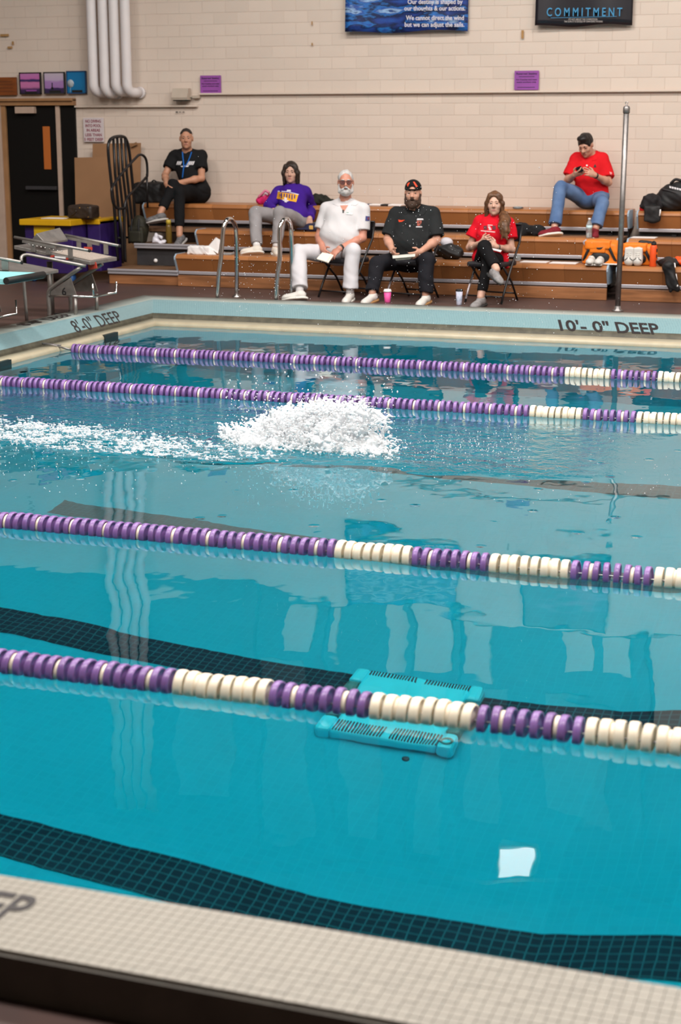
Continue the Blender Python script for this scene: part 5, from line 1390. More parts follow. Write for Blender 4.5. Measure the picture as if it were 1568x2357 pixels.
# --- old man in white
def make_old_man():
    J = {'head': at(796, 421, 16.96), 'neck': at(795, 463, 17.02), 'shR': at(752, 481, 17.02), 'shL': at(838, 483, 17.0)}
    J['elR'] = at(735, 545, 16.95); J['wrR'] = at(744, 574, 16.72); J['elL'] = at(834, 548, 16.93); J['wrL'] = at(782, 572, 16.66)
    J['hipR'] = at(765, 585, 16.96); J['hipL'] = at(802, 586, 16.95); J['knR'] = at(688, 579, 16.60); J['anR'] = fz(at(690, 660, 16.38), .268); J['toeR'] = J['anR'] + V(-.20, -.07, -.015)
    J['knL'] = at(812, 577, 16.56); J['anL'] = fz(at(806, 670, 16.50), .268); J['toeL'] = J['anL'] + V(.0, -.2, -.03)
    P = person('white-haired bearded man in a white polo and white trousers holding paper', J, S_ruddy, cam_fwd(J['head'], 0, -.03), w=1.12, fat=.055, hs=1.03, arm=1.12,
               hands=[(J['wrR'], at(752, 590, 16.60) - J['wrR'], (.75, .1, -.3), (.3, -.8, .2), dict(curl=.55)), (J['wrL'], at(764, 588, 16.60) - J['wrL'], (-.2, .35, -.8), (-.5, -.5, .7), dict(curl=.5))])
    m = cloth('white_polo', (.62, .605, .615), var=.04); sh = garment_top(P, 'polo_shirt', m, .72, .014, .10, neckr=.068, rough=.003)
    u = P.T[2]; f = P.T[1]; s = P.T[0]; nk = J['neck']
    def collar(mc, r=.074, hgt=.03, open_=.05):
        sd = Sdf(); sd.cap(nk - u * .012, nk + u * hgt, r + .012, r, .01); sd.cap(nk - u * .05, nk + u * .12, r - .006, r - .012, .004).sub(); sd.cut(nk - u * .022, -u); sd.cut(nk + u * (hgt + .008), u)
        sd.ell(nk + f * (r + .02) - u * .0, (open_ * .55, .05, .07), P.T, .01).sub(); c = sd.mesh('collar', mc, sh, h=.005, smooth_it=1)
        for sg in (-1, 1):
            sd = Sdf(); sd.cap(nk + s * sg * r * .85 + f * .03 + u * .0, nk + s * sg * r * .62 + f * (r + .022) - u * .05, .016, .008, .01); sd.mesh('collar', mc, sh, h=.005)
    P.collar = collar; collar(m)
    B = surf(sh); lapels(B, [[(765, 469), (777, 457), (785, 470), (780, 475)], [(811, 472), (815, 456), (826, 467), (819, 473)]], m, sh); patch(B, [(783, 473), (802, 472), (793, 486), (790, 486)], S_ruddy[0], sh, 'open_neck', 4, 6, .003)
    patch(B, [(788, 483), (792.5, 483), (792, 490), (788.5, 490)], M_chrome, sh, 'zip_pull', 1, 2); patch(B, [(797, 488.5), (812, 490), (811, 494), (797, 493)], M_white, sh, 'name_tag', 3, 1, .007); patch(B, [(797.5, 488.5), (803, 489), (803, 490.5), (797.5, 490)], mat('tag_green', (.10, .30, .22), .5), sh, 'name_tag', 1, 1, .009)
    patch(B, [(842, 497), (851.5, 498), (851, 509), (841, 508)], mat('patch_navy', (.05, .06, .20), .7), sh, 'sleeve_patch', 2, 2, .006); patch(B, [(846.5, 500), (850, 500), (849.5, 506), (846, 505)], mat('patch_red', (.22, .05, .06), .7), sh, 'sleeve_patch', 1, 1, .008)
    trousers(P, cloth('white_trousers', (.60, .585, .61), var=.05), .020, .93, .022, rough=.005)
    for e in 'RL': shoe(P, e, M_shoew, M_solew, L=1.05); sock(P, e, mat('white_sock', (.72, .70, .70), .9) if e == 'R' else bpy.data.materials['white_sock'], -.02, .10)
    wh = mat('white_hair', (.54, .525, .51), .75, var=.15, vscale=60, stretch=(1, 1, .3)); hair(P, wh, 'white', .003, 50); brows(P, wh, .0055, .05)
    sd = Sdf(); q = lambda x, y, z: hq(P, x, y, z); R = P.R
    sd.ell(q(0, .045, -.088), (.066, .062, .050), R, .02)
    for sg in (-1, 1): sd.cap(q(.066 * sg, .02, -.02), q(.060 * sg, .035, -.085), .014, .022, .02); sd.cap(q(0, .105, -.042), q(.036 * sg, .092, -.066), .012, .011, .01)
    sd.ell(q(0, .108, -.060), (.020, .022, .007), R, .006).sub(); sd.mesh('beard', wh, P.root, h=.005, smooth_it=1, rough=.002, freq=70.0)
    g = G(); gf = mat('dark_glasses_frame', (.05, .025, .025), .3); 
    for sg in (-1, 1):
        ring = [(.011, .014), (.030, .016), (.054, .014), (.058, .004), (.053, -.016), (.034, -.021), (.016, -.017), (.010, .0)]
        g.tube([tuple(q(x * sg, .108 - abs(x) * .18, z + .010)) for x, z in ring], .0028, 6, closed=True)
        g.tube([tuple(q(.056 * sg, .098, .020)), tuple(q(.079 * sg, .05, .02)), tuple(q(.082 * sg, -.01, .018))], .0028, 6)
    g.tube([tuple(q(-.013, .106, .018)), tuple(q(.013, .106, .018))], .0026, 6); gl = g.build('glasses', gf, P.root)
    lens = mat('tinted_lens', (.13, .055, .055), .08)
    lens.node_tree.nodes['Principled BSDF'].inputs['Alpha'].default_value = .7
    for sg in (-1, 1):
        g = G(); g.bm.faces.new([g.bm.verts.new(q(x * sg, .1085 - abs(x) * .18, z + .010)) for x, z in ring]); g.build('lens', lens, gl)
    g = G(); d = unit(J['wrL'] - J['elL']); g.tube([tuple(J['wrL'] - d * .035), tuple(J['wrL'] - d * .012)], .036, 14); wb = g.build('wristwatch', M_rubber, P.root)
    c = J['wrL'] - d * .024 + V(0, -.034, .012); g = G(); g.lathe(tuple(c), [(.001, -.004), (.016, -.003), (.016, .004), (.001, .005)], 14, 'Y'); g.build('watch_face', mat('watch_face', (.16, .15, .12), .2), wb)
    # folded paper in his hands
    p = [at(729, 595, 16.57), at(752, 602, 16.53), at(764, 585, 16.60), at(742, 581, 16.63)]
    g = G(); g.hexa([tuple(x - V(0, 0, .006)) for x in p] + [tuple(x) for x in p]); g.hexa([tuple(x - V(-.02, 0, .016)) for x in p] + [tuple(x - V(-.02, 0, .008)) for x in p])
    tag(g.build('score_sheet', mat('cream_paper', (.76, .72, .62), .7)), 'folded cream paper slips held by the white-haired man', 'paper')
    return P
P_old = make_old_man()

# --- man with the cap
def make_cap_man():
    J = {'head': at(951, 446, 16.94), 'neck': at(953, 482, 17.0), 'shR': at(911, 493, 17.0), 'shL': at(998, 492, 17.02)}
    J['elR'] = at(893, 551, 16.90); J['wrR'] = at(904, 578, 16.68); J['elL'] = at(1005, 553, 16.92); J['wrL'] = at(969, 579, 16.66)
    J['hipR'] = at(928, 599, 16.97); J['hipL'] = at(966, 600, 16.97); J['knR'] = at(870, 606, 16.60); J['anR'] = fz(at(857, 668, 16.46), .268); J['toeR'] = J['anR'] + V(-.06, -.2, -.03)
    J['knL'] = at(983, 599, 16.56); J['anL'] = fz(at(980, 674, 16.48), .268); J['toeL'] = J['anL'] + V(-.04, -.2, -.03)
    P = person('bearded man in a black polo and backwards cap holding a tablet', J, S_fair, cam_fwd(J['head'], -.10, -.05), w=1.16, fat=.045, hs=1.06, arm=1.12,
               hands=[(J['wrR'], at(914, 594, 16.58) - J['wrR'], (.6, .3, .3), (.2, -.5, .9), dict(curl=.55)), (J['wrL'], at(951, 589, 16.58) - J['wrL'], (-.4, .4, .2), (-.2, -.4, .9), dict(curl=.55))])
    m = cloth('black_polo', (.020, .022, .023)); sh = garment_top(P, 'polo_shirt', m, .86, .018, .10, neckr=.078, flare=.018, rough=.004)
    nk, (s, f, u) = J['neck'], P.T; r = .076
    sd = Sdf(); sd.cap(nk - u * .012, nk + u * .032, r + .014, r, .01); sd.cap(nk - u * .05, nk + u * .12, r - .006, r - .012, .004).sub(); sd.cut(nk - u * .022, -u); sd.cut(nk + u * .042, u); sd.ell(nk + f * (r + .02), (.035, .05, .07), P.T, .01).sub(); sd.mesh('collar', m, sh, h=.005)
    for sg in (-1, 1):
        sd = Sdf(); sd.cap(nk + s * sg * r * .85 + f * .03, nk + s * sg * r * .6 + f * (r + .035) - u * .06, .018, .008, .01); sd.mesh('collar', m, sh, h=.005)
    B = surf(sh); lapels(B, [[(921, 485), (934, 474), (939, 490), (933, 495)], [(962, 497), (970, 478), (984, 482), (976, 494)]], m, sh); org = mat('bright_orange_red', (.75, .06, .015), .6); wt = mat('emblem_white', (.62, .60, .62), .7); rd = mat('emblem_red', (.38, .09, .06), .7)
    for c in ([(917, 505.5), (924, 507), (924, 510.5), (918.5, 511)], [(924, 507), (932.5, 506), (926, 510), (923, 510.5)]): patch(B, c, org, sh, 'mark', 2, 2)
    patch(B, [(961, 503), (974, 503), (975, 506), (959.5, 506.5)], wt, sh, 'emblem', 3, 1); patch(B, [(958, 521), (972, 521), (972, 523.2), (957.5, 523.2)], wt, sh, 'emblem', 3, 1)
    patch(B, [(960, 508), (971, 508), (969.5, 515), (960, 514)], rd, sh, 'emblem', 3, 2); patch(B, [(960.5, 515), (968, 516), (966, 519.5), (960.5, 519.5)], rd, sh, 'emblem', 2, 1)
    patch(B, [(963.5, 510), (968.5, 510), (967.5, 513), (964, 513)], mat('emblem_dark', (.02, .02, .02), .7), sh, 'emblem', 1, 1, .007); patch(B, [(942.5, 518), (945, 518), (945, 522), (942.5, 522)], wt, sh, 'zip_pull', 1, 1)
    trousers(P, cloth('black_pants', (.014, .014, .018)), .024, .95, .006, rough=.006)
    for e in 'RL': shoe(P, e, M_shoew, M_gum, L=1.1, msl=M_solew)
    br = mat('brown_beard', (.055, .028, .016), .75, var=.4, vscale=60); q = lambda x, y, z: hq(P, x, y, z); R = P.R; hs = P.hs
    sd = Sdf(); sd.ell(q(0, .045, -.090), (.071 * hs, .068 * hs, .055 * hs), R, .02); sd.ell(q(0, .085, -.115), (.035, .03, .032), R, .03)
    for sg in (-1, 1): sd.cap(q(.070 * sg, .008, -.01), q(.064 * sg, .03, -.085), .015, .024, .02); sd.cap(q(0, .104, -.042), q(.036 * sg, .094, -.066), .011, .011, .01)
    sd.ell(q(0, .112, -.061), (.017, .022, .006), R, .006).sub(); sd.mesh('beard', br, P.root, h=.005, rough=.002, freq=70.0); brows(P, br, .0045, .05)
    cb = cloth('black_cap', (.012, .012, .012), bump=.001); sd = Sdf(); sd.ell(q(0, -.012, .048), (.086 * hs, .107 * hs, .094 * hs), R, .01); sd.ell(q(0, -.012, .040), (.079 * hs, .100 * hs, .086 * hs), R, .004).sub()
    sd.cut(q(0, 0, .040), -R[2] - R[1] * .06); sd.ell(q(0, .105, .052), (.036, .05, .034), R, .004).sub(); cap_ = sd.mesh('cap', cb, P.root, h=.0045, smooth_it=1)
    sd = Sdf(); sd.ell(q(0, -.125, .045), (.07, .075, .008), R, .01); sd.mesh('brim', cb, cap_, h=.005)
    g = G(); g.tube([tuple(q(x, .098 * hs * math.sqrt(max(0, 1 - (x / .088) ** 2)) + .001, .046)) for x in np.linspace(-.05, .05, 9)], .0075, 6); g.build('cap_strap', cb, cap_)
    Bc = surf(cap_)
    for cn in ([(937, 424), (941.5, 419.5), (943.5, 420.5), (938.5, 430)], [(951, 418.5), (954, 418), (962, 429), (958, 430.5)]): patch(Bc, cn, org, cap_, 'stripe', 2, 3, .003)
    # tablet in his hands
    p = [at(903, 591, 16.55), at(957, 587, 16.56), at(947, 594, 16.43), at(908, 599, 16.43)]
    p = [at(903.5, 588, 16.60), at(956, 583.5, 16.60), at(956, 588, 16.44), at(904, 592.5, 16.44)]
    t = thing('tablet', 'white-backed tablet held by the man in the cap', 'tablet', tuple(p[0]))
    g = G(); g.hexa([tuple(x - V(0, 0, .014)) for x in p] + [tuple(x) for x in p], bev=.004); g.build('case', mat('tablet_white', (.74, .74, .66), .5), t)
    q4 = [at(912, 599.5, 16.46), at(944, 596.5, 16.46), at(953, 589.5, 16.45), at(908, 593.5, 16.45)]; g = G(); g.hexa([tuple(x + V(0, .006, 0)) for x in q4] + [tuple(x) for x in q4]); g.build('folded_cover', mat('tablet_grey', (.30, .32, .28), .5), t)
make_cap_man()

# --- woman in the red tee
def make_woman():
    J = {'head': at(1139, 470, 16.95), 'neck': at(1137, 499, 17.0), 'shR': at(1105, 513, 17.0), 'shL': at(1169, 516, 17.02)}
    J['elR'] = at(1081, 570, 16.95); J['wrR'] = at(1109, 558, 16.76); J['elL'] = at(1178, 574, 16.96); J['wrL'] = at(1141, 568, 16.74)
    J['hipR'] = at(1112, 602, 16.97); J['hipL'] = at(1146, 603, 16.97); J['knR'] = at(1116, 568, 16.58); J['anR'] = at(1143, 620, 16.36); J['toeR'] = J['anR'] + V(.13, -.12, -.07)
    J['knL'] = at(1126, 592, 16.60); J['anL'] = fz(at(1107, 674, 16.42), .268); J['toeL'] = J['anL'] + V(-.07, -.19, -.03)
    P = person('woman with long light brown hair in a red tee sitting cross-legged', J, S_pale, cam_fwd(J['head'], -.10, -.03), w=.93, fat=.012, hs=.97, arm=.90, female=True,
               hands=[(J['wrR'], at(1123, 549, 16.66) - J['wrR'], (.6, .6, .1), (0, -.6, .9), dict(curl=.45)), (J['wrL'], at(1119, 548, 16.66) - J['wrL'], (-.5, .6, -.2), (0, -.3, .9), dict(curl=.45))])
    m = cloth('red_tee', (.62, .008, .020)); sh = garment_top(P, 'shirt', m, .60, .018, .13, neckr=.060, flare=.02, rough=.004)
    sd = Sdf(); sd.cap(at(1161, 580, 16.92), at(1166, 613, 16.90), .045, .030, .02); sd.mesh('shirt_tail', m, sh, h=.009, rough=.004, freq=20)
    trousers(P, cloth('black_leggings', (.008, .008, .009)), .010, .86, 0)
    gm_ = mat('grey_trainer', (.26, .25, .25), .7, var=.3, vscale=30); dk = mat('dark_trainer_sole', (.03, .03, .03), .6)
    for e in 'RL': shoe(P, e, gm_, dk, L=.95, msl=mat('pale_lace', (.5, .5, .5), .7) if e == 'R' else bpy.data.materials['pale_lace'])
    hm = mat('light_brown_hair', (.15, .066, .027), .5, var=.55, vscale=30, stretch=(1, 1, .18)); hr = hair(P, hm, 'long', .003, 45)
    brows(P, mat('woman_brow', (.10, .05, .03), .8), .003)
    sd = Sdf(); r = R2.uniform
    ch = [(1159, 492, 16.95), (1163, 507, 16.88), (1160, 520, 16.80), (1163, 532, 16.78), (1161, 545, 16.78)]; ra = (.040, .052, .055, .045, .018)
    for (a, b, x, y) in zip(ch, ch[1:], ra, ra[1:]): sd.cap(at(*a), at(*b), x, y, .03)
    for k in range(26):
        a = ch[R2.randrange(0, 4)]; p = at(a[0] + r(-9, 9), a[1] + r(-4, 8), a[2] - .03); sd.cap(p, at(a[0] + r(-14, 14), a[1] + r(10, 22), a[2] - .035), .012, .006, .012)
    sd.mesh('hair_lock', hm, hr, h=.006, rough=.003, freq=50.0)
    B = surf(sh); dkp = mat('dark_red_print', (.10, .005, .012), .7); wp = mat('pale_print', (.72, .42, .42), .7)
    patch(B, [(1107, 530), (1140, 533), (1140, 535.5), (1107, 532)], wp, sh, 'print', 5, 1); patch(B, [(1123, 517), (1134, 517.5), (1134, 519.5), (1123, 519)], wp, sh, 'print', 2, 1)
    for x0 in (1113, 1133): patch(B, [(x0, 520), (x0 + 8, 519), (x0 + 9, 528), (x0 + 1, 529)], dkp, sh, 'print', 2, 2)
    patch(B, [(1123, 521), (1128, 521), (1132, 529), (1127, 530)], wp, sh, 'print', 2, 2)
    d = unit(J['wrL'] - J['elL']); g = G(); g.tube([tuple(J['wrL'] - d * .045), tuple(J['wrL'] - d * .028)], .031, 12); g.build('wristwatch', mat('watch_band', (.10, .09, .08), .5, var=.6, vscale=80), P.root)
    p = [at(1133, 571, 16.66), at(1155, 576, 16.66), at(1153, 579, 16.58), at(1134, 574, 16.58)]
    g = G(); g.hexa([tuple(x - V(0, 0, .006)) for x in p] + [tuple(x) for x in p]); tag(g.build('score_sheet', M_white), 'white score card lying on the lap of the woman in red', 'paper')
make_woman()

# --- man in the red polo, with a phone
def make_phone_man():
    J = {'head': at(1349, 335, 18.68), 'neck': at(1362, 357, 18.80), 'shR': at(1326, 366, 18.76), 'shL': at(1389, 367, 18.82)}
    J['elR'] = at(1307, 415, 18.66); J['wrR'] = at(1323, 402, 18.46); J['elL'] = at(1401, 420, 18.72); J['wrL'] = at(1369, 403, 18.48)
    J['hipR'] = at(1346, 457, 18.76); J['hipL'] = at(1378, 457, 18.76); J['knR'] = at(1291, 431, 18.40); J['anR'] = fz(at(1277, 510, 18.14), .885); J['toeR'] = J['anR'] + V(-.18, -.07, -.02)
    J['knL'] = at(1387, 467, 18.36); J['anL'] = fz(at(1372, 526, 18.2), .885); J['toeL'] = J['anL'] + V(.05, -.18, -.02)
    P = person('man in a red polo and jeans looking down at a phone', J, S_fair, cam_fwd(J['head'], -.42, -.62), w=1.05, fat=.012, hs=.99, up=(0, .3, 1),
               hands=[(J['wrR'], at(1337, 398, 18.40) - J['wrR'], (.1, .5, .7), (.1, -.6, .6), dict(curl=.7)), (J['wrL'], at(1349, 394, 18.40) - J['wrL'], (-.3, .7, -.2), (-.3, -.3, .9), dict(curl=.55, curls=(.25, .8, .9, .9)))])
    m = cloth('red_polo', (.66, .012, .018)); sh = garment_top(P, 'polo_shirt', m, .80, .014, .06, neckr=.062, flare=.014, rough=.0045, lower=False)
    nk, (s, f, u) = J['neck'], P.T; r = .072
    sd = Sdf(); sd.cap(nk - u * .012, nk + u * .030, r + .012, r, .01); sd.cap(nk - u * .05, nk + u * .12, r - .006, r - .012, .004).sub(); sd.cut(nk - u * .022, -u); sd.cut(nk + u * .038, u); sd.ell(nk + f * (r + .02), (.02, .05, .07), P.T, .01).sub(); sd.mesh('collar', m, sh, h=.005)
    for sg in (-1, 1):
        sd = Sdf(); sd.cap(nk + s * sg * r * .85 + f * .03, nk + s * sg * r * .5 + f * (r + .025) - u * .05, .017, .008, .01); sd.mesh('collar', m, sh, h=.005)
    B = surf(sh); lapels(B, [[(1334, 357), (1340, 356), (1350, 368), (1341, 364)], [(1362, 370), (1371, 352), (1377, 359), (1375, 368)]], m, sh); patch(B, [(1349.5, 379), (1353, 379), (1353, 382.5), (1349.5, 382.5)], M_white, sh, 'button', 1, 1); patch(B, [(1369, 379), (1371, 378), (1373, 385), (1366.5, 385)], M_rubber, sh, 'emblem', 2, 2); patch(B, [(1403, 395), (1409, 397), (1409, 404), (1405, 401)], mat('pale_red_print', (.75, .3, .3), .7), sh, 'print', 2, 2)
    trousers(P, mat('blue_denim', (.065, .125, .26), .85, var=.0, vscale=5, bump=.005, bscale=12, col2=(.12, .20, .36)), .014, .93, .012, rough=.004)
    mr = mat('dark_red_knit', (.20, .006, .016), .8, var=.3, vscale=50)
    for e in 'RL': shoe(P, e, mr, M_solew, msl=mat('red_lace', (.1, .005, .01), .8) if e == 'R' else bpy.data.materials['red_lace'])
    hm = mat('black_hair', (.014, .011, .010), .5, var=.4, vscale=60); hair(P, hm, 'short', .0025, 55); brows(P, hm, .004)
    d = unit(J['wrL'] - J['elL']); g = G(); g.tube([tuple(J['wrL'] - d * .03), tuple(J['wrL'] - d * .006)], .0345, 14); g.build('wristwatch', M_rubber, P.root)
    a = at(1333.5, 391, 18.40); t = thing('phone', 'black phone in the hands of the man in the red polo', 'phone', tuple(a))
    p = [at(1323, 386, 18.43), at(1337.5, 381.5, 18.40), at(1344, 394, 18.36), at(1330, 397.5, 18.39)]
    nn_ = unit(np.cross(p[1] - p[0], p[3] - p[0])); nn_ = nn_ if nn_[1] < 0 else -nn_
    g = G(); g.hexa([tuple(x - nn_ * .009) for x in p] + [tuple(x) for x in p], bev=.003); g.build('phone_body', mat('phone_black', (.008, .008, .009), .25), t)
    c = at(1327, 387.5, 18.405); g = G(); g.lathe(tuple(c + nn_ * .002), [(.001, -.002), (.007, -.001), (.007, .002), (.001, .003)], 10, 'Y'); g.build('camera_bump', M_charcoal, t)
make_phone_man()

# ------------------------------------------------------------------ folding chairs
M_chair = mat('chair_black_steel', (.012, .011, .012), .35); M_vinyl = mat('chair_black_vinyl', (.014, .014, .018), .5, bump=.001, bscale=60); M_foot = mat('chair_worn_steel', (.45, .40, .42), .4, .6)
def folding_chair(label, x, y, rz, bare=False):
    t = thing('folding_chair', label, 'chair', (x, y, DECK), 'black folding chairs along the deck', rz); LOCAL.add(t.name)
    w = .21; H_ = .40
    g = G(); g.box((0, -.01, H_), (.40, .40, .055), bev=.022, seg=3); g.build('seat', M_vinyl, t)
    g = G(); n = 10; rows = []
    pts = [(-.20 + .40 * i / n, .235 + .025 * (1 - (2 * i / n - 1) ** 2)) for i in range(n + 1)]
    g.prism([(a, b) for a, b in pts] + [(a, b + .016) for a, b in pts[::-1]], lambda a, b: (a, b, .62), lambda a, b: (a, b + .03, .80)); g.build('backrest', M_vinyl, t)
    for s in (-1, 1):
        g = G(); g.tube([(s * w, -.20, .0), (s * w, -.13, .13), (s * w, .05, .40), (s * w, .22, .62), (s * w, .262, .79)], .0125, 8); g.build('leg', M_chair, t)
        g = G(); g.tube([(s * (w - .025), .25, .0), (s * (w - .025), .10, .20), (s * (w - .025), -.13, .385)], .0115, 8); lg = g.build('leg', M_chair, t)
        if bare and s < 0:
            g = G(); g.tube([(s * w, -.185, .03), (s * w, -.13, .13), (s * w, -.0, .32)], .0132, 8); g.build('worn_sleeve', M_foot, lg)
    for y0, z0, ww in ((-.165, .07, w), (.19, .08, w - .025), (.265, .80, w)):
        g = G(); g.tube([(-ww, y0, z0), (ww, y0, z0)], .009, 8); g.build('cross_bar', M_chair, t)
c = at(790, 612, 16.90); folding_chair('black folding chair under the white-haired man', float(c[0]) + .02, 16.90, math.radians(-16))
c = at(949, 620, 16.92); folding_chair('black folding chair under the man in the cap', float(c[0]), 16.92, math.radians(-14), True)
c = at(1133, 626, 16.94); folding_chair('black folding chair under the woman in red', float(c[0]), 16.94, math.radians(-12), True)

# ------------------------------------------------------------------ bags, clothes and small things
M_bagblack = mat('black_nylon', (.010, .010, .011), .6, var=.3, vscale=15, bump=.004, bscale=18)
M_bagdark = mat('dark_leather', (.030, .018, .012), .5, var=.4, vscale=20, bump=.002, bscale=40)
M_orange = mat('orange_nylon', (.80, .20, .008), .55, var=.12, vscale=12, bump=.003, bscale=20)
M_redor = mat('red_orange', (.78, .085, .012), .45)
M_clear = mat('clear_plastic', (.72, .78, .80), .12, trans=.75, ior=1.3)
def lump(name, label, cat, prims, m, h=.009, rough=.006, freq=22.0, group=None, part='body', seed=0.0, base=None):
    sd = Sdf(); prims(sd); b = sd.P[0][1]
    t = thing(name, label, cat, tuple(b if base is None else base), group)
    sd.mesh(part, m, t, h=h, smooth_it=1, rough=rough, freq=freq, seed=seed); return t
S1, S2, S3 = ROWS[0][1], ROWS[1][1], ROWS[2][1]
def seat(px, py, Y, z): p = at(px, py, Y); return V(p[0], Y, z)
# pink bag
a = seat(605, 466, 18.72, S3)
t = lump('pink_bag', 'bright pink and white bag on the top bench beside the teenager', 'bag', lambda sd: (sd.ell(a + V(.0, 0, .05), (.085, .06, .06), None, .03), sd.ell(a + V(.05, .01, .085), (.06, .05, .06), None, .04)), mat('hot_pink', (.72, .015, .16), .6, var=.2), rough=.006, freq=40)
g = G(); g.tube([tuple(a + V(-.03, -.055, .09)), tuple(a + V(.02, -.065, .13)), tuple(a + V(.06, -.06, .165)), tuple(a + V(.11, -.06, .14))], .014, 8, smooth=4); g.build('handle', mat('pale_pink', (.78, .22, .36), .6), t)
g = G(); g.tube([tuple(a + V(.02, -.03, .10)), tuple(a + V(.05, -.045, .14)), tuple(a + V(.09, -.04, .12))], .02, 8, smooth=4); g.build('lining', mat('pink_lining', (.75, .55, .66), .6), t)
# black jacket behind the teenager
a = seat(738, 466, 18.8, S3)
lump('jacket', 'black jacket heaped on the top bench behind the white-haired man', 'jacket', lambda sd: (sd.ell(a + V(-.06, 0, .05), (.13, .09, .07), None, .05), sd.ell(a + V(.09, -.02, .04), (.10, .08, .05), None, .05), sd.cap(a + V(-.1, 0, .09), a + V(.13, -.02, .08), .03, .02, .04)), mat('black_green_cloth', (.016, .018, .012), .9, var=.4), rough=.012, freq=26)
# strips of paper and cloth on the top bench
for n, (x0, x1, m, lab) in enumerate(((844, 853, M_purple, 'small dark blue strip lying on the top bench beside the white-haired man'), (854, 884, M_white, 'white paper strip on the top bench, nearer the white-haired man'), (880, 897, M_bagblack, 'black cloth scrap lying between two white paper strips'), (898, 928, M_white, 'white paper strip on the top bench, nearer the man in the cap'))):
    a, b = seat(x0, 470, 18.82, S3 + .008), seat(x1, 470, 18.82, S3 + .008)
    g = G(); g.box(tuple((a + b) / 2 + V(0, 0, .004)), (float(b[0] - a[0]), .16, .018), bev=.004); tag(g.build('paper_strip' if n != 2 else 'cloth_scrap', m if n else mat('navy_strip', (.02, .03, .10), .7)), lab, 'paper' if n != 2 else 'cloth')
# reading glasses on the top bench
a = seat(1193, 474, 18.62, S3)
t = thing('spectacle_case', 'clear oval case lying on the top bench above the woman in red', 'case', tuple(a)); g = G(); g.tube([tuple(a + V(.058 * math.cos(q), .035 * math.sin(q), .012)) for q in np.linspace(0, 2 * math.pi, 20)[:-1]], .0065, 6, closed=True); g.build('rim', M_charcoal, t)
g = G(); g.lathe(tuple(a + V(0, 0, .004)), [(.001, .0), (.054, .001), (.05, .02), (.001, .024)], 20); g.build('lid', M_clear, t)
# white box of paper and folded sheet, clear tray
a = seat(462, 588, 17.5, S1)
t = thing('paper_box', 'crumpled white carton with torn flaps on the lowest bench', 'box', tuple(a))
sd = Sdf(); sd.rbox(a + V(0, 0, .045), (.135, .07, .04), None, .006, .01); sd.mesh('carton', M_white, t, h=.008, rough=.004, freq=40)
p0, p1, p2, p3 = at(478, 568, 17.44), at(497, 546, 17.46), at(507, 552, 17.5), at(502, 584, 17.46)
g = G(); g.hexa([tuple(x + V(0, .004, 0)) for x in (p0, p3, p2, p1)] + [tuple(x) for x in (p0, p3, p2, p1)]); g.build('flap', M_white, t)
g = G(); g.hexa([tuple(x) for x in (at(465, 572, 17.42), at(478, 586, 17.42), at(498, 586, 17.43), at(480, 565, 17.45))] + [tuple(x + V(0, .006, 0)) for x in (at(465, 572, 17.42), at(478, 586, 17.42), at(498, 586, 17.43), at(480, 565, 17.45))]); g.build('flap', M_white, t)
a = seat(524, 588, 17.52, S1); g = G(); g.box(tuple(a + V(0, 0, .012)), (.14, .12, .022), bev=.006); tag(g.build('clear_tray', M_clear), 'clear plastic tray on the lowest bench beside the torn carton', 'tray')
# navy and gold cap beside the old man
a = seat(712, 546, 18.1, S2)
t = lump('baseball_cap', 'navy cap with a gold front lying on the middle bench', 'cap', lambda sd: (sd.ell(a + V(.03, 0, .035), (.09, .09, .06), None, .02), sd.ell(a + V(-.05, -.05, .03), (.085, .07, .012), None, .02)), mat('navy_cap', (.012, .014, .045), .8), rough=.003)
g = G(); g.box(tuple(a + V(.055, -.087, .05)), (.05, .012, .045), bev=.006); g.build('cap_emblem', mat('gold_patch', (.62, .38, .10), .6), t)
# things behind the man in the cap
a = seat(1030, 605, 17.7, S1)
t = lump('black_bag', 'black soft bag on the lowest bench behind the man in the cap', 'bag', lambda sd: (sd.ell(a + V(0, 0, .09), (.15, .11, .085), None, .05), sd.ell(a + V(.08, 0, .06), (.10, .10, .06), None, .05)), M_bagblack, rough=.01)
a = seat(1028, 566, 17.74, S1 + .18)
t = lump('white_cap', 'white cap resting on the black bag behind the man in the cap', 'cap', lambda sd: (sd.ell(a, (.075, .07, .055), None, .02), sd.ell(a + V(.04, -.05, -.035), (.06, .06, .01), None, .02)), mat('cap_white', (.60, .58, .62), .8), rough=.002)
# black coat behind the woman
a = seat(1212, 540, 18.2, S2)
lump('coat', 'black fleece coat bundled on the middle bench beside the woman in red', 'coat', lambda sd: (sd.ell(a + V(-.05, 0, .06), (.12, .12, .07), None, .05), sd.ell(a + V(.10, 0, .055), (.11, .11, .065), None, .05), sd.ell(a + V(.0, -.06, .04), (.15, .07, .05), None, .05)), mat('black_fleece', (.007, .007, .008), .95, bump=.01, bscale=40), rough=.012, freq=24)
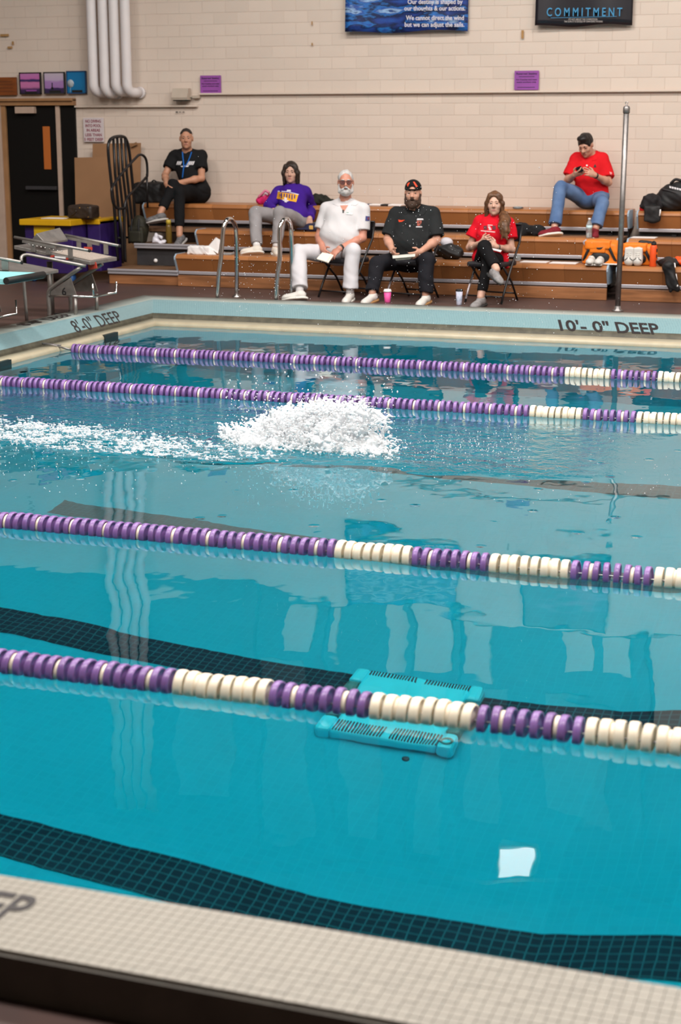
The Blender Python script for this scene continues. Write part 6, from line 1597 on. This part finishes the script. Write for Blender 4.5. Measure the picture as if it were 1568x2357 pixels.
# sheets of paper on the benches
def sheet(label, pts, Y0, z, m=M_white, Y1=None):
    a, b = seat(pts[0], 600, Y0, z + .003), seat(pts[1], 600, Y0, z + .003); dx = float(b[0] - a[0])
    g = G(); g.box((float(a[0] + b[0]) / 2, Y0 + .1, z + .004), (dx, .20, .005)); return tag(g.build('paper_sheet', m), label, 'paper', 'papers lying on the benches')
sheet('white paper on the lowest bench, nearer the woman in red', (1197, 1258), 17.50, S1); sheet('white paper on the lowest bench, nearer the orange backpacks', (1264, 1326), 17.46, S1)
sheet('white paper on the middle bench behind the standing pole', (1450, 1506), 18.12, S2); sheet('white paper bridging the gap between the two bleachers', (1389, 1421), 17.42, S1 + .008)
a = seat(1192, 600, 17.62, S1); g = G(); g.lathe(tuple(a), [(.03, 0), (.033, .02), (.032, .07), (.028, .072), (.027, .03), (.001, .028)], 14); tag(g.build('plastic_cup', M_clear), 'small clear cup on the lowest bench behind the woman in red', 'cup')
# water bottle
a = seat(1356, 543, 18.02, S2)
t = thing('water_bottle', 'clear water bottle standing on the middle bench by the jeans', 'bottle', tuple(a))
g = G(); g.lathe(tuple(a), [(.028, 0), (.033, .006), (.033, .05), (.031, .055), (.033, .06), (.033, .135), (.028, .155), (.014, .185), (.013, .195)], 20); g.build('bottle_body', M_clear, t)
g = G(); g.lathe(tuple(a), [(.0335, .095), (.0337, .135)], 20); g.build('label', mat('pale_blue_label', (.50, .68, .72), .5), t)
g = G(); g.lathe(tuple(a), [(.015, .193), (.015, .212), (.012, .214)], 14); g.build('screw_cap', M_white, t)
# orange backpacks
def backpack(label, px, pz, w, hgt, Y):
    a = seat(px, pz, Y, S1); t = thing('backpack', label, 'backpack', tuple(a), 'orange and black backpacks on the lowest bench')
    sd = Sdf(); sd.ell(a + V(0, 0, hgt * .45), (w * .52, .15, hgt * .52), None, .04); sd.rbox(a + V(0, 0, hgt * .40), (w * .40, .10, hgt * .33), None, .05, .05); sd.cut(a + V(0, 0, .004), (0, 0, -1)); sd.mesh('pack_body', M_orange, t, h=.009, rough=.005, freq=22)
    sd = Sdf(); sd.ell(a + V(0, -.12, hgt * .30), (w * .36, .06, hgt * .30), None, .02); sd.cut(a + V(0, 0, .004), (0, 0, -1)); sd.mesh('front_pocket', M_bagblack, t, h=.008, rough=.003)
    sd = Sdf(); sd.rbox(a + V(-.02, -.11, hgt * .80), (w * .33, .05, hgt * .11), None, .02, .02); sd.mesh('top_flap', M_orange, t, h=.008, rough=.004)
    sd = Sdf(); sd.rbox(a + V(-.02, -.155, hgt * .60), (w * .20, .015, hgt * .08), None, .012, .01); sd.mesh('pocket_panel', M_orange, t, h=.007)
    for s in (-1, 1):
        g = G(); g.tube([tuple(a + V(s * w * .25, -.15, hgt * .78)), tuple(a + V(s * w * .36, -.165, hgt * .5)), tuple(a + V(s * w * .46, -.14, hgt * .2)), tuple(a + V(s * w * .5, -.08, .02))], .016, 6, smooth=4); g.build('strap', M_bagblack, t)
        sd = Sdf(); sd.ell(a + V(s * w * .44, -.05, hgt * .2), (w * .14, .09, hgt * .2), None, .02); sd.cut(a + V(0, 0, .004), (0, 0, -1)); sd.mesh('side_pocket', M_bagblack if s < 0 else M_redor, t, h=.009)
    g = G(); g.tube([tuple(a + V(-.05, -.165, hgt * .72)), tuple(a + V(0, -.18, hgt * .66)), tuple(a + V(.05, -.165, hgt * .72))], .012, 6, smooth=4); g.build('grab_handle', M_bagblack, t)
    return a, t
a, t = backpack('orange and black backpack before the gap between the bleachers, with a grey tag', 1385, 612, .36, .26, 17.66)
g = G(); g.tube([tuple(a + V(-.15, -.15, .20)), tuple(a + V(-.17, -.16, .23)), tuple(a + V(-.14, -.16, .255))], .012, 6, smooth=3); g.build('tag', mat('grey_tag', (.42, .40, .44), .6), t)
sd = Sdf(); sd.ell(a + V(.24, .0, .10), (.10, .12, .12), None, .04); sd.cut(a + V(0, 0, .004), (0, 0, -1)); sd.mesh('side_bulge', M_orange, t, h=.009, rough=.005)
g = G(); g.tube([tuple(a + V(.20, -.10, .19)), tuple(a + V(.235, -.125, .14)), tuple(a + V(.265, -.11, .09))], .006, 6, smooth=3); g.build('piping', M_white, t)
a, t = backpack('orange and black backpack beside the tall orange bottle', 1470, 612, .32, .235, 17.66)
sd = Sdf(); sd.cap(a + V(.02, -.02, .235), a + V(.14, -.03, .225), .03, .02, .02); sd.mesh('black_top', M_bagblack, t, h=.009, rough=.004)
# white sneakers
def sneaker(t_, a, L=.26, stand=0.0, up=False):
    d = unit(V(.05 + stand, -1, 0)); s = V(1, 0, 0); Z = V(0, 0, 1); sd = Sdf()
    if not up:
        sd.ell(a + d * -.08 + Z * .055, (.040, .055, .055), None, .03); sd.cap(a + d * -.05 + Z * .05, a + d * .10 + Z * .038, .042, .036, .03); sd.ell(a + d * .09 + Z * .035, (.046, .07, .035), None, .02)
        sd.cap(a + d * -.06 + Z * .09, a + d * -.05 + Z * .14, .025, None, .004).sub(); sd.cut(a + Z * .012, -Z)
        o = sd.mesh('upper', M_shoew, t_, h=.006)
        g = G(); g.box(tuple(a + Z * .009), (.088, .26, .018), bev=.008); g.build('sole', M_solew, t_)
    else:                                   # standing on its heel against the pack, sole outwards
        sd.ell(a + Z * .05, (.046, .045, .055), None, .03); sd.cap(a + Z * .05, a + Z * .16 + V(0, .04, 0), .042, .040, .03); sd.rbox(a + Z * .13 + V(0, .0, 0), (.036, .012, .05), None, .012, .02); sd.cut(a + Z * .002, -Z)
        o = sd.mesh('upper', M_shoew, t_, h=.006)
        for s_ in (-1, 1):
            g = G(); g.tube([tuple(a + V(s_ * .012, -.046, .085)), tuple(a + V(s_ * .042, -.036, .06))], .004, 5); g.build('side_mark', M_rubber, t_)
    for k in range(3):
        g = G(); z = .085 - .008 * k if not up else .10 + .018 * k; y = -.0 + .02 * k
        p = a + d * y if not up else a + V(0, -.038 + .006 * k, 0)
        g.tube([tuple(p + V(-.022, 0, z - .004)), tuple(p + V(0, 0, z + .003)), tuple(p + V(.022, 0, z - .004))], .0035, 5); g.build('lace', M_solew, t_)
for n, (px, lab) in enumerate(((1361, 'white sneaker before the first orange backpack, nearer the woman'), (1381, 'white sneaker before the first orange backpack, nearer the pole'))):
    a = seat(px, 612, 17.46, S1); t = thing('sneaker', lab, 'shoe', tuple(a), 'white sneakers on the lowest bench'); sneaker(t, a)
for n, (px, lab) in enumerate(((1448, 'upright white sneaker beside the pole, before the second backpack'), (1468, 'upright white sneaker nearer the tall orange bottle'))):
    a = seat(px, 612, 17.45, S1); t = thing('sneaker', lab, 'shoe', tuple(a), 'white sneakers on the lowest bench'); sneaker(t, a, up=True)
a = seat(1503, 614, 17.44, S1); t = thing('sports_bottle', 'tall bright orange bottle with black top on the lowest bench', 'bottle', tuple(a))
g = G(); g.lathe(tuple(a), [(.034, 0), (.037, .006), (.037, .205), (.030, .222)], 20); g.build('bottle_body', M_redor, t)
g = G(); g.lathe(tuple(a), [(.026, .218), (.027, .24), (.022, .248)], 16); g.tube([tuple(a + V(-.02, 0, .235)), tuple(a + V(.0, 0, .262)), tuple(a + V(.025, 0, .24))], .008, 6, smooth=3); g.build('bottle_lid', M_bagblack, t)
for k in range(3): g = G(); g.box(tuple(a + V(.036, -.008, .05 + .06 * k)), (.012, .02, .035), bev=.003); g.build('side_mark', M_rubber, t)
# track trousers over the bench
t = thing('track_trousers', 'black track trousers with white side stripe draped over the lowest bench', 'trousers', tuple(seat(1545, 612, 17.4, S1)))
p = [at(1520, 602, 17.62), at(1548, 596, 17.60), at(1537, 620, 17.31), at(1545, 640, 17.32), at(1549, 670, 17.33)]
sd = Sdf(); b = seat(1540, 605, 17.55, S1 + .035); sd.ell(b, (.12, .12, .045), None, .04)
for q0, q1 in (((1531, 614), (1544, 668)), ((1545, 612), (1559, 666)), ((1538, 612), (1551, 660))): sd.cap(at(*q0, 17.315), at(*q1, 17.30), .034, .030, .03)
sd.cap(b, at(1538, 610, 17.32), .06, .04, .04); sd.mesh('leg', M_bagblack, t, h=.008, rough=.006, freq=24)
B = surf(t.children[0]); g = G(); g.tube([tuple(x) for x in [on_surf(B, *q, .003) for q in ((1553, 606), (1556, 622), (1558.5, 640), (1560, 660))] if x is not None], .009, 6, smooth=3); g.build('stripe', M_white, t)
a = seat(1566, 606, 17.6, S1); lump('orange_cloth', 'red-orange cloth bundle at the frame edge beyond the track trousers', 'cloth', lambda sd: (sd.ell(a + V(.02, 0, .05), (.10, .10, .05), None, .04),), M_redor, rough=.01)
# black duffel at the top right with jacket sleeve
a = seat(1550, 474, 18.72, S3)
t = thing('duffel_bag', 'large black duffel bag with white lettering on the top bench', 'bag', tuple(a))
sd = Sdf(); sd.ell(a + V(.06, .0, .15), (.24, .17, .16), None, .05); sd.ell(a + V(-.06, .02, .09), (.17, .15, .10), None, .05); sd.cap(a + V(-.05, -.03, .25), a + V(.2, -.03, .30), .04, .05, .05); sd.cut(a + V(0, 0, .003), (0, 0, -1)); sd.mesh('bag_body', M_bagblack, t, h=.01, rough=.008, freq=18)
g = G(); g.tube([tuple(a + V(-.03, -.06, .30)), tuple(a + V(.02, -.07, .345)), tuple(a + V(.08, -.06, .335)), tuple(a + V(.15, -.05, .325))], .016, 8, smooth=4); g.build('handle', M_bagblack, t)
g = G(); g.tube([tuple(a + V(-.12, -.08, .24)), tuple(a + V(.03, -.16, .21)), tuple(a + V(.22, -.15, .14))], .010, 6, smooth=4); g.build('zip', M_charcoal, t)
B = surf(t.children[0])
for k in range(5):
    x = 1541 + k * 5.6; y = 428 + k * 1.3; patch(B, [(x, y), (x + 4.4, y + .9), (x + 4.8, y + 5.5), (x + .6, y + 4.6)], mat('bag_print', (.6, .58, .6), .6) if k == 0 else bpy.data.materials['bag_print'], t, 'print', 1, 1, .006)
a2 = seat(1508, 474, 18.68, S3)
lump('black_jacket', 'black jacket heaped against the large duffel bag on the top bench', 'jacket', lambda sd: (sd.ell(a2 + V(0, 0, .09), (.15, .13, .10), None, .05), sd.ell(a2 + V(-.06, -.02, .05), (.10, .10, .06), None, .05)), mat('black_jacket_cloth', (.013, .011, .013), .8, var=.4), rough=.012, freq=22)
a3 = seat(1478, 474, 18.70, S3); lump('red_cloth', 'bright red cloth sticking out beside the black jacket', 'cloth', lambda sd: (sd.ell(a3 + V(.02, 0, .03), (.05, .08, .06), None, .03),), mat('red_cloth', (.60, .008, .012), .8), rough=.006)
t = thing('hanging_sleeve', 'black sleeve with a white stripe hanging over the top bench edge', 'sleeve', tuple(seat(1503, 478, 18.53, S3)))
sd = Sdf(); sd.rbox(at(1502, 492, 18.52), (.075, .018, .07), None, .02, .02); sd.cap(at(1502, 476, 18.58), at(1502, 484, 18.52), .05, .05, .03); sd.ell(at(1505, 504, 18.52), (.06, .02, .05), None, .03); sd.mesh('sleeve', M_bagblack, t, h=.008, rough=.005)
g = G(); g.tube([tuple(at(1520.5, 482, 18.49)), tuple(at(1520, 490, 18.488)), tuple(at(1518.5, 497, 18.488))], .008, 6); g.build('stripe', M_white, t)
# bags beside the man in black
a = seat(348, 466, 18.80, S3)
t = lump('travel_bag', 'big black travel bag on the top bench beside the cross-legged man', 'bag', lambda sd: (sd.rbox(a + V(0, 0, .11), (.15, .10, .08), None, .05, .04), sd.ell(a + V(.06, 0, .16), (.14, .12, .08), None, .05)), M_bagblack, rough=.007)
g = G(); g.tube([tuple(a + V(.02, -.05, .23)), tuple(a + V(.07, -.05, .27)), tuple(a + V(.12, -.05, .235))], .010, 6, smooth=4); g.build('handle', M_bagblack, t)
a = seat(322, 556, 18.14, .602)
t = thing('green_backpack', 'dark olive backpack standing on the aisle step by the rail', 'backpack', tuple(a)); sd = Sdf(); sd.ell(a + V(0, 0, .16), (.115, .10, .17), None, .05); sd.rbox(a + V(0, -.05, .10), (.07, .05, .07), None, .03, .03); sd.cut(a + V(0, 0, .003), (0, 0, -1)); sd.mesh('pack_body', mat('dark_olive', (.022, .020, .010), .7, var=.4, vscale=12), t, h=.009, rough=.006)
sd = Sdf(); sd.rbox(a + V(.0, -.105, .08), (.06, .02, .05), None, .02, .02); sd.mesh('front_pocket', bpy.data.materials['dark_olive'], t, h=.008)
for s_ in (-.045, .045): g = G(); g.tube([tuple(a + V(s_, -.10, .29)), tuple(a + V(s_ * 1.1, -.125, .17)), tuple(a + V(s_, -.11, .03))], .012, 6, smooth=4); g.build('strap', M_bagblack, t)
a = seat(366, 554, 18.06, .602)
t = lump('plastic_bag', 'crumpled white plastic bag on the aisle step under the raised shoe', 'bag', lambda sd: (sd.ell(a + V(-.04, 0, .06), (.035, .04, .065), None, .03), sd.ell(a + V(.02, -.01, .022), (.075, .05, .024), None, .03), sd.cap(a + V(-.04, -.02, .10), a + V(.05, -.02, .075), .02, .012, .02)), mat('white_plastic', (.68, .66, .72), .35), rough=.008, freq=45)
a = seat(389, 552, 18.14, .602); t = thing('drink_bottle', 'amber drink bottle with a yellow cap on the aisle step', 'bottle', tuple(a))
g = G(); g.lathe(tuple(a), [(.033, 0), (.038, .008), (.037, .15), (.034, .2), (.026, .235)], 18); g.build('bottle_body', mat('amber_plastic', (.14, .085, .015), .25), t)
g = G(); g.lathe(tuple(a), [(.03, .232), (.03, .27), (.022, .282)], 16); g.build('bottle_cap', mat('yellow_cap', (.50, .36, .04), .4), t)
# cups on the deck
a = onz(892, 704, DECK); a = V(float(at(892, 700, 16.5)[0]), 16.5, DECK); t = thing('paper_cup', 'pink paper cup with a white lid on the deck', 'cup', tuple(a))
g = G(); g.lathe(tuple(a), [(.028, 0), (.029, .004), (.040, .112)], 22); g.build('cup_body', mat('pink_paper', (.80, .10, .36), .5, var=.2, vscale=30), t)
g = G(); g.lathe(tuple(a), [(.043, .110), (.043, .122), (.038, .126), (.036, .138), (.001, .139)], 22); g.build('cup_lid', M_white, t)
a = V(float(at(1057, 700, 16.5)[0]), 16.5, DECK); t = thing('travel_mug', 'white patterned travel mug with a black lid on the deck', 'mug', tuple(a))
g = G(); g.lathe(tuple(a), [(.026, 0), (.027, .004), (.036, .145)], 22); g.build('mug_body', mat('patterned_white', (.64, .62, .74), .4, vscale=22, col2=(.30, .36, .46)), t)
g = G(); g.lathe(tuple(a), [(.038, .143), (.038, .156), (.03, .162)], 22); g.build('mug_lid', M_bagblack, t)

# ------------------------------------------------------------------ corner by the door: cardboard, purple step box
M_card = mat('cardboard', (.33, .175, .085), .75, var=.08, vscale=3)
def card(label, pts, Y, lean=.05):
    p = [at(*q, Y) for q in pts]; p[2] = p[2] + V(0, lean, 0); p[3] = p[3] + V(0, lean, 0)
    p[0][2] = p[1][2] = DECK
    t = thing('cardboard_sheet', label, 'cardboard', tuple((p[0] + p[1]) / 2), 'cardboard sheets leaning on the wall')
    g = G(); g.hexa([tuple(x) for x in (p[0], p[1], p[1] + V(0, .02, 0), p[0] + V(0, .02, 0), p[3], p[2], p[2] + V(0, .02, 0), p[3] + V(0, .02, 0))]); g.build('board', M_card, t); return t
tc_ = card('taller cardboard sheet leaning on the wall behind the guard rail', [(211, 610), (320, 610), (319, 329), (209, 331)], 18.93)
g = G(); p = at(308, 333, 18.95); g.box(tuple(p), (.09, .02, .035), rot=Matrix.Rotation(-.35, 3, 'Y')); g.build('folded_corner', mat('cardboard_shade', (.25, .13, .06), .8), tc_)
card('shorter cardboard sheet standing in front of the taller one beside the door', [(177, 610), (262, 610), (262, 361), (167, 363)], 18.84)
M_purp = mat('purple_wood', (.030, .012, .105), .45, var=.2); M_yel = mat('yellow_paint', (.60, .33, .005), .4, var=.12, vscale=6)
YB = 17.3
a0, a1 = at(54, 510, YB), at(167, 512, YB); zt = float(at(110, 506, YB)[2])
X0, X1 = float(at(50, 515, YB)[0]), float(at(168, 515, YB)[0]); X2 = -9.15
t = thing('step_box', 'purple wooden step box with a yellow top beside the door', 'box', ((X0 + X1) / 2, YB, DECK))
g = G(); g.box(((X0 + X1) / 2, YB + .35, (DECK + .1 + zt) / 2), (X1 - X0 - .05, .66, zt - DECK - .12), bev=.01); g.build('box_body', M_purp, t)
g = G(); g.box(((X0 + X1) / 2, YB + .33, zt - .03), (X1 - X0, .78, .07), bev=.008); g.build('top_board', M_yel, t)
g = G(); g.box(((X1 + X2) / 2 + .0, YB + .62, (DECK + .1 + zt) / 2), (X2 - X1, .55, zt - DECK - .14), bev=.01); g.build('side_box', M_purp, t)
g = G(); g.box(((X1 + X2) / 2, YB + .66, zt - .035), (X2 - X1, .66, .06), bev=.008); g.build('top_board', M_yel, t)
q0, q1 = at(75, 520, YB - .02), at(124, 545, YB - .02); g = G(); g.box((float(q0[0] + q1[0]) / 2, YB + .012, float(q0[2] + q1[2]) / 2), (float(q1[0] - q0[0]), .015, float(q0[2] - q1[2])), bev=.003); g.build('yellow_panel', mat('bright_yellow', (.70, .46, .01), .4), t)
for xx in (X0 + .08, X1 - .08):
    g = G(); g.lathe((xx, YB + .1, DECK + .05), [(.001, -.018), (.05, -.016), (.05, .016), (.001, .018)], 18, 'X'); g.build('caster', mat('blue_caster', (.02, .09, .28), .5) if xx < X0 + .1 else bpy.data.materials['blue_caster'], t)
p = at(137, 505, 17.6); g = G(); g.box((float(p[0]), 17.52, zt + .008), (.30, .2, .004)); tag(g.build('paper_sheet', M_white), 'white paper lying on the yellow step box', 'paper', 'papers lying on the benches')
a = V(float(at(193, 498, 17.62)[0]), 17.62, zt + .005)
t = thing('brown_bag', 'dark brown studded leather bag on the yellow step box', 'bag', tuple(a)); sd = Sdf(); sd.rbox(a + V(0, 0, .075), (.13, .09, .05), None, .03, .03); sd.ell(a + V(-.02, 0, .11), (.13, .10, .06), None, .04); sd.cut(a, (0, 0, -1)); sd.mesh('bag_body', M_bagdark, t, h=.009, rough=.005)
for dx, dz in ((.01, .13), (.12, .13), (.01, .025), (.12, .025)): g = G(); g.lathe(tuple(a + V(dx, -.118, dz)), [(.001, -.004), (.008, -.003), (.008, .003), (.001, .004)], 10, 'Y'); g.build('stud', mat('brass', (.5, .3, .08), .3, .8) if dx < .1 and dz > .1 else bpy.data.materials['brass'], t)
g = G(); g.tube([tuple(a + V(-.16, -.10, .03)), tuple(a + V(-.08, -.12, .05)), tuple(a + V(-.03, -.12, .10))], .012, 6, smooth=3); g.build('strap', M_bagdark, t)
